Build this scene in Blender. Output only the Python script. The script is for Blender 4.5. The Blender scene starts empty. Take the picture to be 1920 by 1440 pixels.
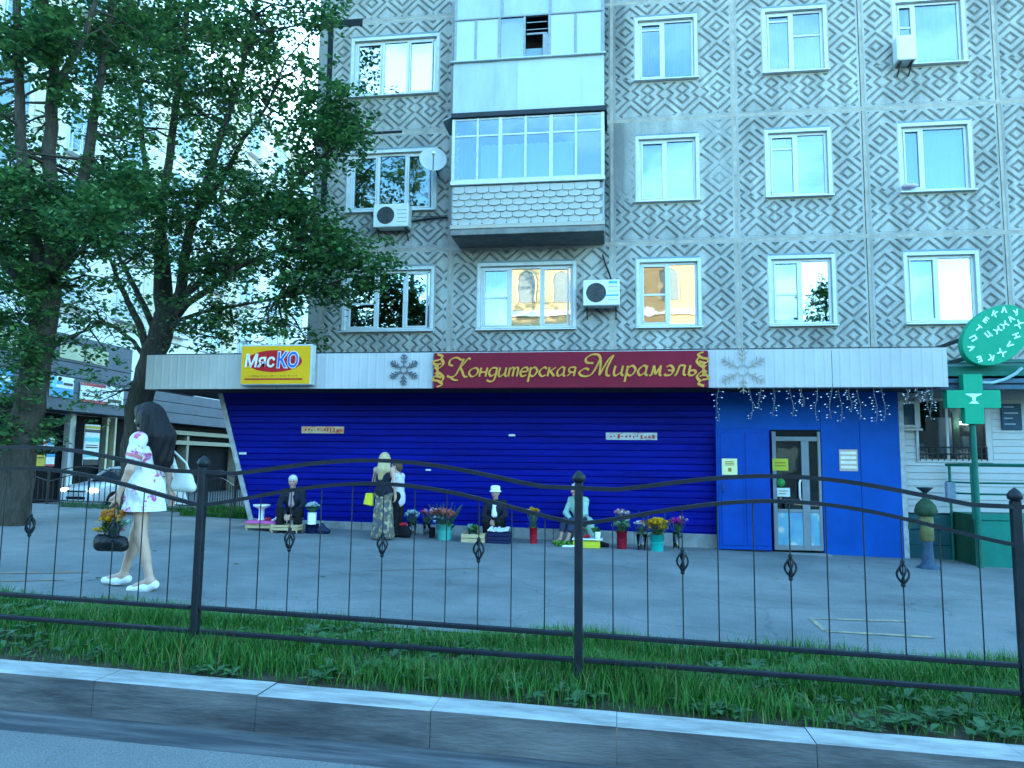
import bpy, bmesh, math, random
import numpy as np
from mathutils import Vector, Matrix, Euler

R = math.radians
rng = random.Random(7)
nrng = np.random.default_rng(7)
scene = bpy.context.scene
COL = scene.collection

# ------------------------------------------------------------------ camera
CAM_F, CAM_YAW, CAM_PITCH, CAM_ROLL, CAM_H = 1400.0, -0.138558, 0.107046, 0.011246, 1.34
_cy, _sy, _cp, _sp = math.cos(CAM_YAW), math.sin(CAM_YAW), math.cos(CAM_PITCH), math.sin(CAM_PITCH)
C_FWD = Vector((_sy * _cp, _cy * _cp, _sp))
_r0 = Vector((_cy, -_sy, 0.0))
_u0 = _r0.cross(C_FWD)
C_RGT = _r0 * math.cos(CAM_ROLL) + _u0 * math.sin(CAM_ROLL)
C_UP = _u0 * math.cos(CAM_ROLL) - _r0 * math.sin(CAM_ROLL)
C_POS = Vector((0, 0, CAM_H))
cam_d = bpy.data.cameras.new('camera')
cam = bpy.data.objects.new('camera', cam_d)
COL.objects.link(cam)
cam_d.sensor_width = 36.0
cam_d.lens = CAM_F / 1920.0 * 36.0
cam_d.clip_start = 0.1
cam_d.clip_end = 2000.0
cam.matrix_world = Matrix(((C_RGT.x, C_UP.x, -C_FWD.x, C_POS.x), (C_RGT.y, C_UP.y, -C_FWD.y, C_POS.y),
                           (C_RGT.z, C_UP.z, -C_FWD.z, C_POS.z), (0, 0, 0, 1)))
scene.camera = cam

# ------------------------------------------------------------------ world, sun, exposure
SUN_EL, SUN_AZ = R(9.5), R(-20.0)          # azimuth measured from +Y towards +X
world = bpy.data.worlds.new('World')
scene.world = world
world.use_nodes = True
wn, wl = world.node_tree.nodes, world.node_tree.links
wn.clear()
sky = wn.new('ShaderNodeTexSky')
sky.sky_type = 'NISHITA'
sky.sun_disc = False
sky.sun_elevation = SUN_EL
sky.sun_rotation = SUN_AZ
sky.air_density = 1.0
sky.dust_density = 0.6
sky.ozone_density = 2.0
w_tc = wn.new('ShaderNodeTexCoord')
w_map = wn.new('ShaderNodeMapping'); w_map.inputs['Scale'].default_value = (1.0, 1.0, 2.6)
w_no = wn.new('ShaderNodeTexNoise'); w_no.inputs['Scale'].default_value = 3.2; w_no.inputs['Detail'].default_value = 7.0
w_no.inputs['Roughness'].default_value = 0.6
w_ra = wn.new('ShaderNodeMapRange'); w_ra.inputs['From Min'].default_value = 0.46; w_ra.inputs['From Max'].default_value = 0.62
w_ra.inputs['To Min'].default_value = 0.0; w_ra.inputs['To Max'].default_value = 1.0
w_tint = wn.new('ShaderNodeMix'); w_tint.data_type = 'RGBA'; w_tint.blend_type = 'MULTIPLY'; w_tint.inputs['Factor'].default_value = 1.0
w_tint.inputs[7].default_value = (0.56, 0.98, 1.13, 1.0)
w_cl = wn.new('ShaderNodeMix'); w_cl.data_type = 'RGBA'; w_cl.blend_type = 'MIX'
w_br = wn.new('ShaderNodeMix'); w_br.data_type = 'RGBA'; w_br.blend_type = 'MULTIPLY'; w_br.inputs['Factor'].default_value = 1.0
w_br.inputs[7].default_value = (2.3, 1.75, 1.45, 1.0)
bg = wn.new('ShaderNodeBackground')
wo = wn.new('ShaderNodeOutputWorld')
wl.new(w_tc.outputs['Generated'], w_map.inputs['Vector'])
wl.new(w_map.outputs['Vector'], w_no.inputs['Vector'])
wl.new(w_no.outputs['Fac'], w_ra.inputs['Value'])
wl.new(sky.outputs['Color'], w_tint.inputs[6])
wl.new(w_tint.outputs[2], w_br.inputs[6])
wl.new(w_ra.outputs['Result'], w_cl.inputs['Factor'])
wl.new(w_tint.outputs[2], w_cl.inputs[6])
wl.new(w_br.outputs[2], w_cl.inputs[7])
wl.new(w_cl.outputs[2], bg.inputs['Color'])
bg.inputs['Strength'].default_value = 0.15
wl.new(bg.outputs['Background'], wo.inputs['Surface'])

sun_d = bpy.data.lights.new('sun', 'SUN')
sun_d.energy = 2.0
sun_d.angle = R(0.5)
sun_d.color = (1.0, 0.83, 0.60)
sun = bpy.data.objects.new('sun', sun_d)
COL.objects.link(sun)
sun_dir = Vector((math.sin(SUN_AZ) * math.cos(SUN_EL), math.cos(SUN_AZ) * math.cos(SUN_EL), math.sin(SUN_EL)))
sun.rotation_euler = sun_dir.to_track_quat('Z', 'Y').to_euler()
sun.location = (0, 0, 60)

scene.view_settings.view_transform = 'Standard'
scene.view_settings.look = 'None'
scene.view_settings.gamma = 1.0
scene.view_settings.exposure = 3.62
scene.view_settings.use_curve_mapping = False
scene.cycles.max_bounces = 8
scene.cycles.transparent_max_bounces = 12
scene.cycles.use_denoising = True
scene.cycles.caustics_reflective = False
scene.cycles.caustics_refractive = False

# ------------------------------------------------------------------ picture <-> place
def ray(u, v):
    return C_FWD * CAM_F + C_RGT * (u - 960.0) - C_UP * (v - 720.0)
def atY(u, v, Y):
    d = ray(u, v); return C_POS + d * (Y / d.y)
def atX(u, v, X):
    d = ray(u, v); return C_POS + d * (X / d.x)
def gz(x, y):
    """height of the pavement: the street falls gently to the right, the lot at the back left lies lower"""
    z = -0.027 * max(-16.0, min(16.0, x)) - 0.005 * max(-5.0, min(20.0, y))
    if y > 16.0 and x < -7.0:
        t = min(1.0, (y - 16.0) / 4.0) * min(1.0, (-7.0 - x) / 1.5)
        t = t * t * (3 - 2 * t)
        z = z * (1 - t) + (-0.25) * t
    return z
def gnd(u, v):
    """the point of the sloping pavement seen at u, v"""
    d = ray(u, v); lo, hi = 0.5, 80.0
    for _ in range(50):
        mid = (lo + hi) / 2
        p = C_POS + d * (mid / d.y)
        if p.z > gz(p.x, p.y): lo = mid
        else: hi = mid
    return C_POS + d * (lo / d.y)

# ------------------------------------------------------------------ materials
_mats = {}
def _new_mat(name):
    m = bpy.data.materials.new(name); m.use_nodes = True
    return m, m.node_tree.nodes, m.node_tree.links, m.node_tree.nodes['Principled BSDF']
def mat(name, col, rough=0.6, metal=0.0, noise=8.0, var=0.18, bump=0.0, bscale=60.0, spec=0.18, coat=0.0,
        stretch=(1, 1, 1), col2=None, thr=None, emit=None, trans=0.0):
    """a paint-like procedural material: base colour with soft noise, optional second colour as patches, optional grain"""
    if name in _mats: return _mats[name]
    m, n, l, b = _new_mat(name)
    tc = n.new('ShaderNodeTexCoord')
    mp = n.new('ShaderNodeMapping'); mp.inputs['Scale'].default_value = stretch
    l.new(tc.outputs['Object'], mp.inputs['Vector'])
    no = n.new('ShaderNodeTexNoise'); no.inputs['Scale'].default_value = noise; no.inputs['Detail'].default_value = 5.0
    no.inputs['Roughness'].default_value = 0.65
    l.new(mp.outputs['Vector'], no.inputs['Vector'])
    ra = n.new('ShaderNodeMapRange')
    ra.inputs['From Min'].default_value, ra.inputs['From Max'].default_value = (0.3, 0.7) if thr is None else thr
    l.new(no.outputs['Fac'], ra.inputs['Value'])
    mx = n.new('ShaderNodeMix'); mx.data_type = 'RGBA'
    a = tuple(max(0.0, c * (1 - var)) for c in col) if col2 is None else col
    z = tuple(min(1.0, c * (1 + var)) for c in col) if col2 is None else col2
    mx.inputs[6].default_value = (*a, 1); mx.inputs[7].default_value = (*z, 1)
    l.new(ra.outputs['Result'], mx.inputs['Factor'])
    l.new(mx.outputs[2], b.inputs['Base Color'])
    b.inputs['Roughness'].default_value = rough
    b.inputs['Metallic'].default_value = metal
    b.inputs['Specular IOR Level'].default_value = spec
    b.inputs['Coat Weight'].default_value = coat
    b.inputs['Transmission Weight'].default_value = trans
    if bump > 0:
        n2 = n.new('ShaderNodeTexNoise'); n2.inputs['Scale'].default_value = bscale; n2.inputs['Detail'].default_value = 4.0
        l.new(mp.outputs['Vector'], n2.inputs['Vector'])
        bp = n.new('ShaderNodeBump'); bp.inputs['Strength'].default_value = bump; bp.inputs['Distance'].default_value = 0.02
        l.new(n2.outputs['Fac'], bp.inputs['Height']); l.new(bp.outputs['Normal'], b.inputs['Normal'])
    if emit:
        b.inputs['Emission Color'].default_value = (*emit[0], 1); b.inputs['Emission Strength'].default_value = emit[1]
    _mats[name] = m
    return m

def glass_mat(name, tint=(0.75, 0.85, 0.88), refl=0.28, wob=0.005):
    """window pane: partly clear, partly mirror, a little wavy"""
    if name in _mats: return _mats[name]
    m, n, l, b = _new_mat(name)
    n.remove(b); out = [x for x in n if x.type == 'OUTPUT_MATERIAL'][0]
    tr = n.new('ShaderNodeBsdfTransparent'); tr.inputs['Color'].default_value = (*tint, 1)
    gl = n.new('ShaderNodeBsdfGlossy'); gl.inputs['Roughness'].default_value = 0.015
    gl.inputs['Color'].default_value = (0.95, 0.97, 0.97, 1)
    fr = n.new('ShaderNodeFresnel'); fr.inputs['IOR'].default_value = 1.5
    ad = n.new('ShaderNodeMath'); ad.operation = 'ADD'; ad.inputs[1].default_value = refl - 0.04; ad.use_clamp = True
    mx = n.new('ShaderNodeMixShader')
    tc = n.new('ShaderNodeTexCoord'); no = n.new('ShaderNodeTexNoise'); no.inputs['Scale'].default_value = 2.0
    bp = n.new('ShaderNodeBump'); bp.inputs['Strength'].default_value = 0.35; bp.inputs['Distance'].default_value = wob
    l.new(tc.outputs['Object'], no.inputs['Vector']); l.new(no.outputs['Fac'], bp.inputs['Height'])
    l.new(bp.outputs['Normal'], gl.inputs['Normal'])
    l.new(fr.outputs['Fac'], ad.inputs[0]); l.new(ad.outputs[0], mx.inputs['Fac'])
    l.new(tr.outputs[0], mx.inputs[1]); l.new(gl.outputs[0], mx.inputs[2]); l.new(mx.outputs[0], out.inputs['Surface'])
    _mats[name] = m
    return m

# ------------------------------------------------------------------ objects
def tag(o, label=None, cat=None, group=None, kind=None):
    if label: o['label'] = label
    if cat: o['category'] = cat
    if group: o['group'] = group
    if kind: o['kind'] = kind
    return o
def thing(name, label, cat, loc=(0, 0, 0), rz=0.0, group=None):
    o = bpy.data.objects.new(name, None)
    o.empty_display_size = 0.2
    COL.objects.link(o); o.location = loc; o.rotation_euler = (0, 0, rz)
    return tag(o, label, cat, group)
def link_mesh(name, me, parent=None, loc=None):
    o = bpy.data.objects.new(name, me); COL.objects.link(o)
    if parent is not None: o.parent = parent
    if loc is not None: o.location = loc
    return o
def copy_tree(o, parent=None):
    c = o.copy(); COL.objects.link(c); c.parent = parent
    for ch in list(o.children): copy_tree(ch, c)
    return c
def root_of(o):
    while o.parent is not None: o = o.parent
    return o

class MB:
    """collects shapes for ONE mesh object"""
    def __init__(s): s.v, s.f, s.mi, s.sm = [], [], [], []
    def add(s, vs, fs, mi=0, smooth=False):
        b = len(s.v); s.v += [tuple(p) for p in vs]
        for f in fs:
            s.f.append([b + i for i in f]); s.mi.append(mi); s.sm.append(smooth)
        return s
    def box(s, x0, x1, y0, y1, z0, z1, mi=0):
        v = [(x0, y0, z0), (x1, y0, z0), (x1, y1, z0), (x0, y1, z0), (x0, y0, z1), (x1, y0, z1), (x1, y1, z1), (x0, y1, z1)]
        return s.add(v, [(0, 3, 2, 1), (4, 5, 6, 7), (0, 1, 5, 4), (1, 2, 6, 5), (2, 3, 7, 6), (3, 0, 4, 7)], mi)
    def hexa(s, v, mi=0):
        """8 corners: bottom ring, then top ring, counter-clockwise seen from above"""
        return s.add(v, [(0, 3, 2, 1), (4, 5, 6, 7), (0, 1, 5, 4), (1, 2, 6, 5), (2, 3, 7, 6), (3, 0, 4, 7)], mi)
    def bar(s, p, q, w, h, mi=0, up=(0, 0, 1)):
        p, q, up = Vector(p), Vector(q), Vector(up)
        d = (q - p).normalized(); a = d.cross(up)
        if a.length < 1e-4: a = d.cross(Vector((0, 1, 0)))
        a.normalize(); b = a.cross(d)
        a, b = a * w / 2, b * h / 2
        v = [p - a - b, p + a - b, p + a + b, p - a + b, q - a - b, q + a - b, q + a + b, q - a + b]
        return s.add(v, [(0, 1, 2, 3), (4, 7, 6, 5), (0, 4, 5, 1), (1, 5, 6, 2), (2, 6, 7, 3), (3, 7, 4, 0)], mi)
    def tube(s, pts, r, n=8, mi=0, caps=True):
        pts = [Vector(p) for p in pts]
        rs = r if isinstance(r, (list, tuple)) else [r] * len(pts)
        vs, fs = [], []
        ref = None
        for i, p in enumerate(pts):
            d = (pts[min(i + 1, len(pts) - 1)] - pts[max(i - 1, 0)])
            d = d.normalized() if d.length > 1e-9 else Vector((0, 0, 1))
            if ref is None:
                ref = d.cross(Vector((0.3, 0.9, 0.2)))
                if ref.length < 1e-3: ref = d.cross(Vector((1, 0, 0)))
            a = (ref - d * ref.dot(d)); a.normalize(); ref = a
            b = d.cross(a)
            for k in range(n):
                t = 2 * math.pi * k / n
                vs.append(p + (a * math.cos(t) + b * math.sin(t)) * rs[i])
        for i in range(len(pts) - 1):
            for k in range(n):
                k2 = (k + 1) % n
                fs.append((i * n + k, i * n + k2, (i + 1) * n + k2, (i + 1) * n + k))
        s.add(vs, fs, mi, True)
        if caps:
            s.add(vs[:n], [tuple(range(n - 1, -1, -1))], mi)
            s.add(vs[-n:], [tuple(range(n))], mi)
        return s
    def cyl(s, p, q, r0, r1=None, n=12, mi=0, caps=True):
        return s.tube([p, q], [r0, r0 if r1 is None else r1], n, mi, caps)
    def lathe(s, c, prof, n=16, mi=0, caps=True, sx=1.0, sy=1.0):
        c = Vector(c); vs, fs = [], []
        for r, z in prof:
            for k in range(n):
                t = 2 * math.pi * k / n
                vs.append((c.x + r * math.cos(t) * sx, c.y + r * math.sin(t) * sy, c.z + z))
        for i in range(len(prof) - 1):
            for k in range(n):
                k2 = (k + 1) % n
                fs.append((i * n + k, i * n + k2, (i + 1) * n + k2, (i + 1) * n + k))
        s.add(vs, fs, mi, True)
        if caps:
            s.add(vs[:n], [tuple(range(n - 1, -1, -1))], mi); s.add(vs[-n:], [tuple(range(n))], mi)
        return s
    def ball(s, c, r, n=10, m=7, mi=0):
        rx, ry, rz = r if isinstance(r, (list, tuple)) else (r, r, r)
        c = Vector(c); vs, fs = [c + Vector((0, 0, -rz))], []
        for j in range(1, m):
            a = -math.pi / 2 + math.pi * j / m
            for k in range(n):
                t = 2 * math.pi * k / n
                vs.append(c + Vector((rx * math.cos(a) * math.cos(t), ry * math.cos(a) * math.sin(t), rz * math.sin(a))))
        vs.append(c + Vector((0, 0, rz))); top = len(vs) - 1
        for k in range(n):
            k2 = (k + 1) % n
            fs.append((0, 1 + k2, 1 + k)); fs.append((top, 1 + (m - 2) * n + k, 1 + (m - 2) * n + k2))
            for j in range(m - 2):
                fs.append((1 + j * n + k, 1 + j * n + k2, 1 + (j + 1) * n + k2, 1 + (j + 1) * n + k))
        return s.add(vs, fs, mi, True)
    def prism(s, poly, y0, y1, mi=0):
        """(x, z) polygon, counter-clockwise seen from -Y, extruded along Y"""
        n = len(poly)
        vs = [(x, y0, z) for x, z in poly] + [(x, y1, z) for x, z in poly]
        fs = [tuple(range(n)), tuple(range(2 * n - 1, n - 1, -1))]
        fs += [(i, n + i, n + (i + 1) % n, (i + 1) % n) for i in range(n)]
        return s.add(vs, fs, mi)
    def loft(s, rings, mi=0, caps=True, smooth=True):
        n = len(rings[0]); vs = [p for r in rings for p in r]; fs = []
        for i in range(len(rings) - 1):
            for k in range(n):
                k2 = (k + 1) % n
                fs.append((i * n + k, i * n + k2, (i + 1) * n + k2, (i + 1) * n + k))
        s.add(vs, fs, mi, smooth)
        if caps:
            s.add(rings[0], [tuple(range(n - 1, -1, -1))], mi); s.add(rings[-1], [tuple(range(n))], mi)
        return s
    def mesh(s, name, mats, off=(0, 0, 0), bevel=0.0, smooth=None):
        me = bpy.data.meshes.new(name)
        ox, oy, oz = off
        me.from_pydata([(x - ox, y - oy, z - oz) for x, y, z in s.v], [], s.f)
        for m_ in (mats if isinstance(mats, (list, tuple)) else [mats]): me.materials.append(m_)
        me.polygons.foreach_set('material_index', s.mi)
        me.polygons.foreach_set('use_smooth', [True] * len(s.f) if smooth else s.sm)
        if bevel > 0:
            bm = bmesh.new(); bm.from_mesh(me)
            bmesh.ops.remove_doubles(bm, verts=bm.verts, dist=1e-5)
            es = [e for e in bm.edges if len(e.link_faces) == 2 and e.calc_face_angle(0) > 0.6]
            if es: bmesh.ops.bevel(bm, geom=es, offset=bevel, segments=1, affect='EDGES', profile=0.5)
            bm.to_mesh(me); bm.free()
        me.update()
        return me
    def build(s, name, mats, parent=None, bevel=0.0, local=False, smooth=None):
        """world coordinates in, ONE linked object out (local=True: coordinates are the parent's own)"""
        off = (0, 0, 0)
        if parent is not None and not local: off = tuple(root_of(parent).location)
        return link_mesh(name, s.mesh(name, mats, off, bevel, smooth), parent)

def np_mesh(name, verts, faces, mats, smooth=False):
    """fast mesh from arrays; faces is (n, k)"""
    verts = np.asarray(verts, np.float32); faces = np.asarray(faces, np.int32)
    me = bpy.data.meshes.new(name); k = faces.shape[1]
    me.vertices.add(len(verts)); me.vertices.foreach_set('co', verts.ravel())
    me.loops.add(faces.size); me.loops.foreach_set('vertex_index', faces.ravel())
    me.polygons.add(len(faces)); me.polygons.foreach_set('loop_start', np.arange(0, faces.size, k, dtype=np.int32))
    me.polygons.foreach_set('use_smooth', np.full(len(faces), smooth))
    me.update(calc_edges=True); me.validate()
    for m_ in (mats if isinstance(mats, (list, tuple)) else [mats]): me.materials.append(m_)
    return me

def text_mesh(txt, size, depth=0.01, shear=0.0, bold=0.0, align='CENTER', sx=1.0):
    """flat lettering as a mesh in the X-Z plane, facing -Y, centred"""
    cu = bpy.data.curves.new('lettering', 'FONT')
    cu.body = txt; cu.size = size; cu.shear = shear; cu.extrude = depth; cu.offset = bold
    cu.align_x = align; cu.align_y = 'CENTER'; cu.resolution_u = 3
    ob = bpy.data.objects.new('lettering', cu); COL.objects.link(ob)
    dg = bpy.context.evaluated_depsgraph_get()
    me = bpy.data.meshes.new_from_object(ob.evaluated_get(dg))
    bpy.data.objects.remove(ob); bpy.data.curves.remove(cu)
    me.transform(Matrix.Diagonal((sx, 1, 1, 1)))
    me.transform(Matrix.Rotation(R(90), 4, 'X'))
    return me
def lettering(parent, txt, size, loc, material, depth=0.006, shear=0.0, bold=0.0, rot=0.0, sx=1.0, name='lettering'):
    me = text_mesh(txt, size, depth, shear, bold, sx=sx)
    me.materials.clear(); me.materials.append(material)
    me.transform(Matrix.Rotation(rot, 4, 'Y'))
    me.transform(Matrix.Translation(Vector(loc) - root_of(parent).location))
    return link_mesh(name, me, parent)

# ------------------------------------------------------------------ smooth bodies: blended capsules and ellipsoids -> one skin
def sdf_mesh(prims, h=0.01, k=0.03):
    P = []
    for p in prims:
        if p[0] == 'c':
            a, b, r1, r2 = np.array(p[1], float), np.array(p[2], float), p[3], p[4]
            kk = p[5] if len(p) > 5 else k
            lo, hi = np.minimum(a, b) - max(r1, r2), np.maximum(a, b) + max(r1, r2)
        else:
            a, b = np.array(p[1], float), np.array(p[2], float)
            kk = p[3] if len(p) > 3 and p[3] is not None else k
            m = max(b) if len(p) > 4 else b
            lo, hi = a - m, a + m
        P.append((p, lo, hi, kk))
    lo = np.min([q[1] for q in P], 0) - 3 * h; hi = np.max([q[2] for q in P], 0) + 3 * h
    n = np.ceil((hi - lo) / h).astype(int) + 1
    F = np.full(n, 1.0, np.float32)
    ax = [lo[i] + h * np.arange(n[i]) for i in range(3)]
    for p, l, u, kk in P:
        mg = kk + 2.5 * h
        i0 = np.maximum(((l - mg - lo) / h).astype(int), 0); i1 = np.minimum(((u + mg - lo) / h).astype(int) + 2, n)
        sl = tuple(slice(i0[i], i1[i]) for i in range(3))
        X, Y, Z = np.meshgrid(ax[0][sl[0]], ax[1][sl[1]], ax[2][sl[2]], indexing='ij')
        if p[0] == 'c':
            a, b, r1, r2 = np.array(p[1], float), np.array(p[2], float), p[3], p[4]
            ba = b - a; L = max(1e-9, ba @ ba)
            t = np.clip(((X - a[0]) * ba[0] + (Y - a[1]) * ba[1] + (Z - a[2]) * ba[2]) / L, 0, 1)
            d = np.sqrt((X - a[0] - t * ba[0]) ** 2 + (Y - a[1] - t * ba[1]) ** 2 + (Z - a[2] - t * ba[2]) ** 2) - (r1 + (r2 - r1) * t)
        else:
            c, r = np.array(p[1], float), np.array(p[2], float)
            Q = np.stack([X - c[0], Y - c[1], Z - c[2]], -1)
            if len(p) > 4:
                M = np.array(Euler(p[4]).to_matrix()); Q = Q @ M
            k0 = np.sqrt(((Q / r) ** 2).sum(-1)); k1 = np.sqrt(((Q / (r * r)) ** 2).sum(-1)) + 1e-9
            d = k0 * (k0 - 1.0) / k1
        f = F[sl]
        if kk > 0:
            hh = np.clip(0.5 + 0.5 * (f - d) / kk, 0, 1)
            F[sl] = f * (1 - hh) + d * hh - kk * hh * (1 - hh)
        else:
            F[sl] = np.minimum(f, d)
    S = F < 0
    c8 = np.zeros(np.array(F.shape) - 1, np.int8)
    offs = [(i, j, kz) for i in (0, 1) for j in (0, 1) for kz in (0, 1)]
    def sub(A, o): return A[o[0]:A.shape[0] - 1 + o[0], o[1]:A.shape[1] - 1 + o[1], o[2]:A.shape[2] - 1 + o[2]]
    for o in offs: c8 += sub(S, o)
    act = (c8 > 0) & (c8 < 8)
    ijk = np.argwhere(act)
    idx = np.full(act.shape, -1, np.int64); idx[act] = np.arange(len(ijk))
    acc = np.zeros((len(ijk), 3)); cnt = np.zeros(len(ijk))
    val = {o: sub(F, o)[act] for o in offs}
    for o in offs:
        for a in range(3):
            if o[a] == 0:
                o2 = list(o); o2[a] = 1; o2 = tuple(o2)
                fa, fb = val[o], val[o2]; m = (fa < 0) != (fb < 0)
                t = fa[m] / (fa[m] - fb[m])
                q = np.tile(np.array(o, float), (m.sum(), 1)); q[:, a] += t
                acc[m] += q; cnt[m] += 1
    V = lo + h * (ijk + acc / cnt[:, None])
    faces = []
    for a in range(3):
        b_, c_ = (a + 1) % 3, (a + 2) % 3
        s0 = [slice(1, -1)] * 3; s0[a] = slice(0, -1)
        s1 = [slice(1, -1)] * 3; s1[a] = slice(1, None)
        A, B = S[tuple(s0)], S[tuple(s1)]
        e = np.argwhere(A != B)
        if len(e) == 0: continue
        flip = A[A != B]
        base = e.copy(); base[:, b_] += 1; base[:, c_] += 1
        def cell(db, dc):
            q = base.copy(); q[:, b_] += db; q[:, c_] += dc
            return idx[q[:, 0], q[:, 1], q[:, 2]]
        q = np.stack([cell(-1, -1), cell(0, -1), cell(0, 0), cell(-1, 0)], 1)
        q[~flip] = q[~flip][:, ::-1]
        faces.append(q)
    Fq = np.concatenate(faces); Fq = Fq[(Fq >= 0).all(1)]
    return V, Fq
def sdf_obj(name, prims, material, parent, h=0.01, k=0.03, fn=None, folds=0.0):
    V, Fq = sdf_mesh(prims, h, k)
    if folds > 0:                         # soft creases of cloth
        x, y, z = V[:, 0], V[:, 1], V[:, 2]
        n = np.sin(x * 31 + 2.3 * np.sin(z * 17 + y * 9)) * np.sin(z * 37 + 2.1 * np.sin(x * 19 - y * 13)) + .6 * np.sin(y * 43 + z * 23 + 1.5 * np.sin(x * 27))
        c = V.mean(0); d = V - np.array([c[0], c[1], 0]); d[:, 2] = 0
        V = V + d / (np.linalg.norm(d, axis=1)[:, None] + 1e-6) * (folds * n)[:, None]
    if fn is not None: V = fn(V)
    return link_mesh(name, np_mesh(name, V, Fq, material, True), parent)
# ================================================================== the setting: ground, road, kerb, verge
def struct(name, me_or_mb, mats=None, **kw):
    if isinstance(me_or_mb, MB): o = me_or_mb.build(name, mats, **kw)
    else: o = link_mesh(name, me_or_mb)
    o['kind'] = 'structure'
    return o

def asphalt(name, a, b, crack=0.35):
    """worn asphalt: mottled tone, fine aggregate grain, lighter dusty patches"""
    m, n, l, bs = _new_mat(name)
    tc = n.new('ShaderNodeTexCoord')
    n1 = n.new('ShaderNodeTexNoise'); n1.inputs['Scale'].default_value = 0.55; n1.inputs['Detail'].default_value = 8; n1.inputs['Roughness'].default_value = 0.7
    n2 = n.new('ShaderNodeTexNoise'); n2.inputs['Scale'].default_value = 140; n2.inputs['Detail'].default_value = 3
    n3 = n.new('ShaderNodeTexVoronoi'); n3.feature = 'DISTANCE_TO_EDGE'; n3.inputs['Scale'].default_value = 0.55
    wp = n.new('ShaderNodeMix'); wp.data_type = 'RGBA'; wp.blend_type = 'ADD'; wp.inputs['Factor'].default_value = 0.35
    nw = n.new('ShaderNodeTexNoise'); nw.inputs['Scale'].default_value = 2.0; nw.inputs['Detail'].default_value = 6
    l.new(tc.outputs['Object'], nw.inputs['Vector']); l.new(tc.outputs['Object'], wp.inputs[6]); l.new(nw.outputs['Color'], wp.inputs[7])
    for x in (n1, n2): l.new(tc.outputs['Object'], x.inputs['Vector'])
    l.new(wp.outputs[2], n3.inputs['Vector'])
    r1 = n.new('ShaderNodeMapRange'); r1.inputs['From Min'].default_value = 0.3; r1.inputs['From Max'].default_value = 0.7
    l.new(n1.outputs['Fac'], r1.inputs['Value'])
    mx = n.new('ShaderNodeMix'); mx.data_type = 'RGBA'; mx.inputs[6].default_value = (*a, 1); mx.inputs[7].default_value = (*b, 1)
    l.new(r1.outputs['Result'], mx.inputs['Factor'])
    r2 = n.new('ShaderNodeMapRange'); r2.inputs['From Min'].default_value = 0.3; r2.inputs['From Max'].default_value = 0.7
    r2.inputs['To Min'].default_value = 0.60; r2.inputs['To Max'].default_value = 1.40
    l.new(n2.outputs['Fac'], r2.inputs['Value'])
    m2 = n.new('ShaderNodeMix'); m2.data_type = 'RGBA'; m2.blend_type = 'MULTIPLY'; m2.inputs['Factor'].default_value = 1.0
    l.new(mx.outputs[2], m2.inputs[6]); l.new(r2.outputs['Result'], m2.inputs[7])
    r3 = n.new('ShaderNodeMapRange'); r3.inputs['From Min'].default_value = 0.0; r3.inputs['From Max'].default_value = 0.012
    r3.inputs['To Min'].default_value = 1 - crack; r3.inputs['To Max'].default_value = 1.0
    l.new(n3.outputs['Distance'], r3.inputs['Value'])
    m3 = n.new('ShaderNodeMix'); m3.data_type = 'RGBA'; m3.blend_type = 'MULTIPLY'; m3.inputs['Factor'].default_value = 1.0
    l.new(m2.outputs[2], m3.inputs[6]); l.new(r3.outputs['Result'], m3.inputs[7])
    l.new(m3.outputs[2], bs.inputs['Base Color'])
    bs.inputs['Roughness'].default_value = 0.85; bs.inputs['Specular IOR Level'].default_value = 0.25
    bp = n.new('ShaderNodeBump'); bp.inputs['Strength'].default_value = 0.4; bp.inputs['Distance'].default_value = 0.006
    l.new(n2.outputs['Fac'], bp.inputs['Height']); l.new(bp.outputs['Normal'], bs.inputs['Normal'])
    return m
M_pave = asphalt('pavement_asphalt', (0.088, 0.100, 0.102), (0.205, 0.214, 0.212), 0.22)
M_road = asphalt('road_asphalt', (0.125, 0.128, 0.128), (0.175, 0.178, 0.175), 0.05)
M_lot = asphalt('lot_asphalt', (0.06, 0.062, 0.065), (0.10, 0.10, 0.10))
M_soil = mat('verge_soil', (0.045, 0.038, 0.026), 0.95, noise=5, var=0.5, bump=0.8, bscale=30)
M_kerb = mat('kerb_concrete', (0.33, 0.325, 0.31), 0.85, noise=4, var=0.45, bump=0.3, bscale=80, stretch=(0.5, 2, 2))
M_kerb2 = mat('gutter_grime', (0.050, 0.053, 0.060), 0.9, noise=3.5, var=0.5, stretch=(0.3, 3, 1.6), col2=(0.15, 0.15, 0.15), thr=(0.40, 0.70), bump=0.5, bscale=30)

def sheet(name, xs, ys, zf, m):
    xs, ys = np.asarray(xs, float), np.asarray(ys, float)
    V = [(x, y, zf(x, y)) for y in ys for x in xs]
    nx = len(xs)
    F = [(j * nx + i, j * nx + i + 1, (j + 1) * nx + i + 1, (j + 1) * nx + i) for j in range(len(ys) - 1) for i in range(nx - 1)]
    return struct(name, np_mesh(name, V, F, m, True))
KY0, KY1, GY1 = 4.10, 4.37, 6.02          # kerb front, kerb back, back of the grass verge
_xs = [-700, -300, -120, -60, -40, -30, -26, -24, -22, -20, -18, -16, -14, -12, -11, -10, -9, -8.5, -8, -7.5, -7, -5, -2, 0, 2, 4, 6, 8, 12, 16, 24, 40, 60, 120, 300, 700]
sheet('pavement', _xs, [GY1, 6.5, 8, 10, 12, 13, 14, 15, 15.5, 16, 16.5, 17, 17.5, 18, 18.5, 19, 19.5, 20], gz, M_pave)
sheet('back_lot', _xs, [20, 24, 30, 60, 120, 300, 800], gz, M_lot)
sheet('road', _xs, [-11.0, -5, 0, 2, 3.2, KY0 - 0.30], lambda x, y: gz(x, y) - 0.19, M_road)
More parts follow.
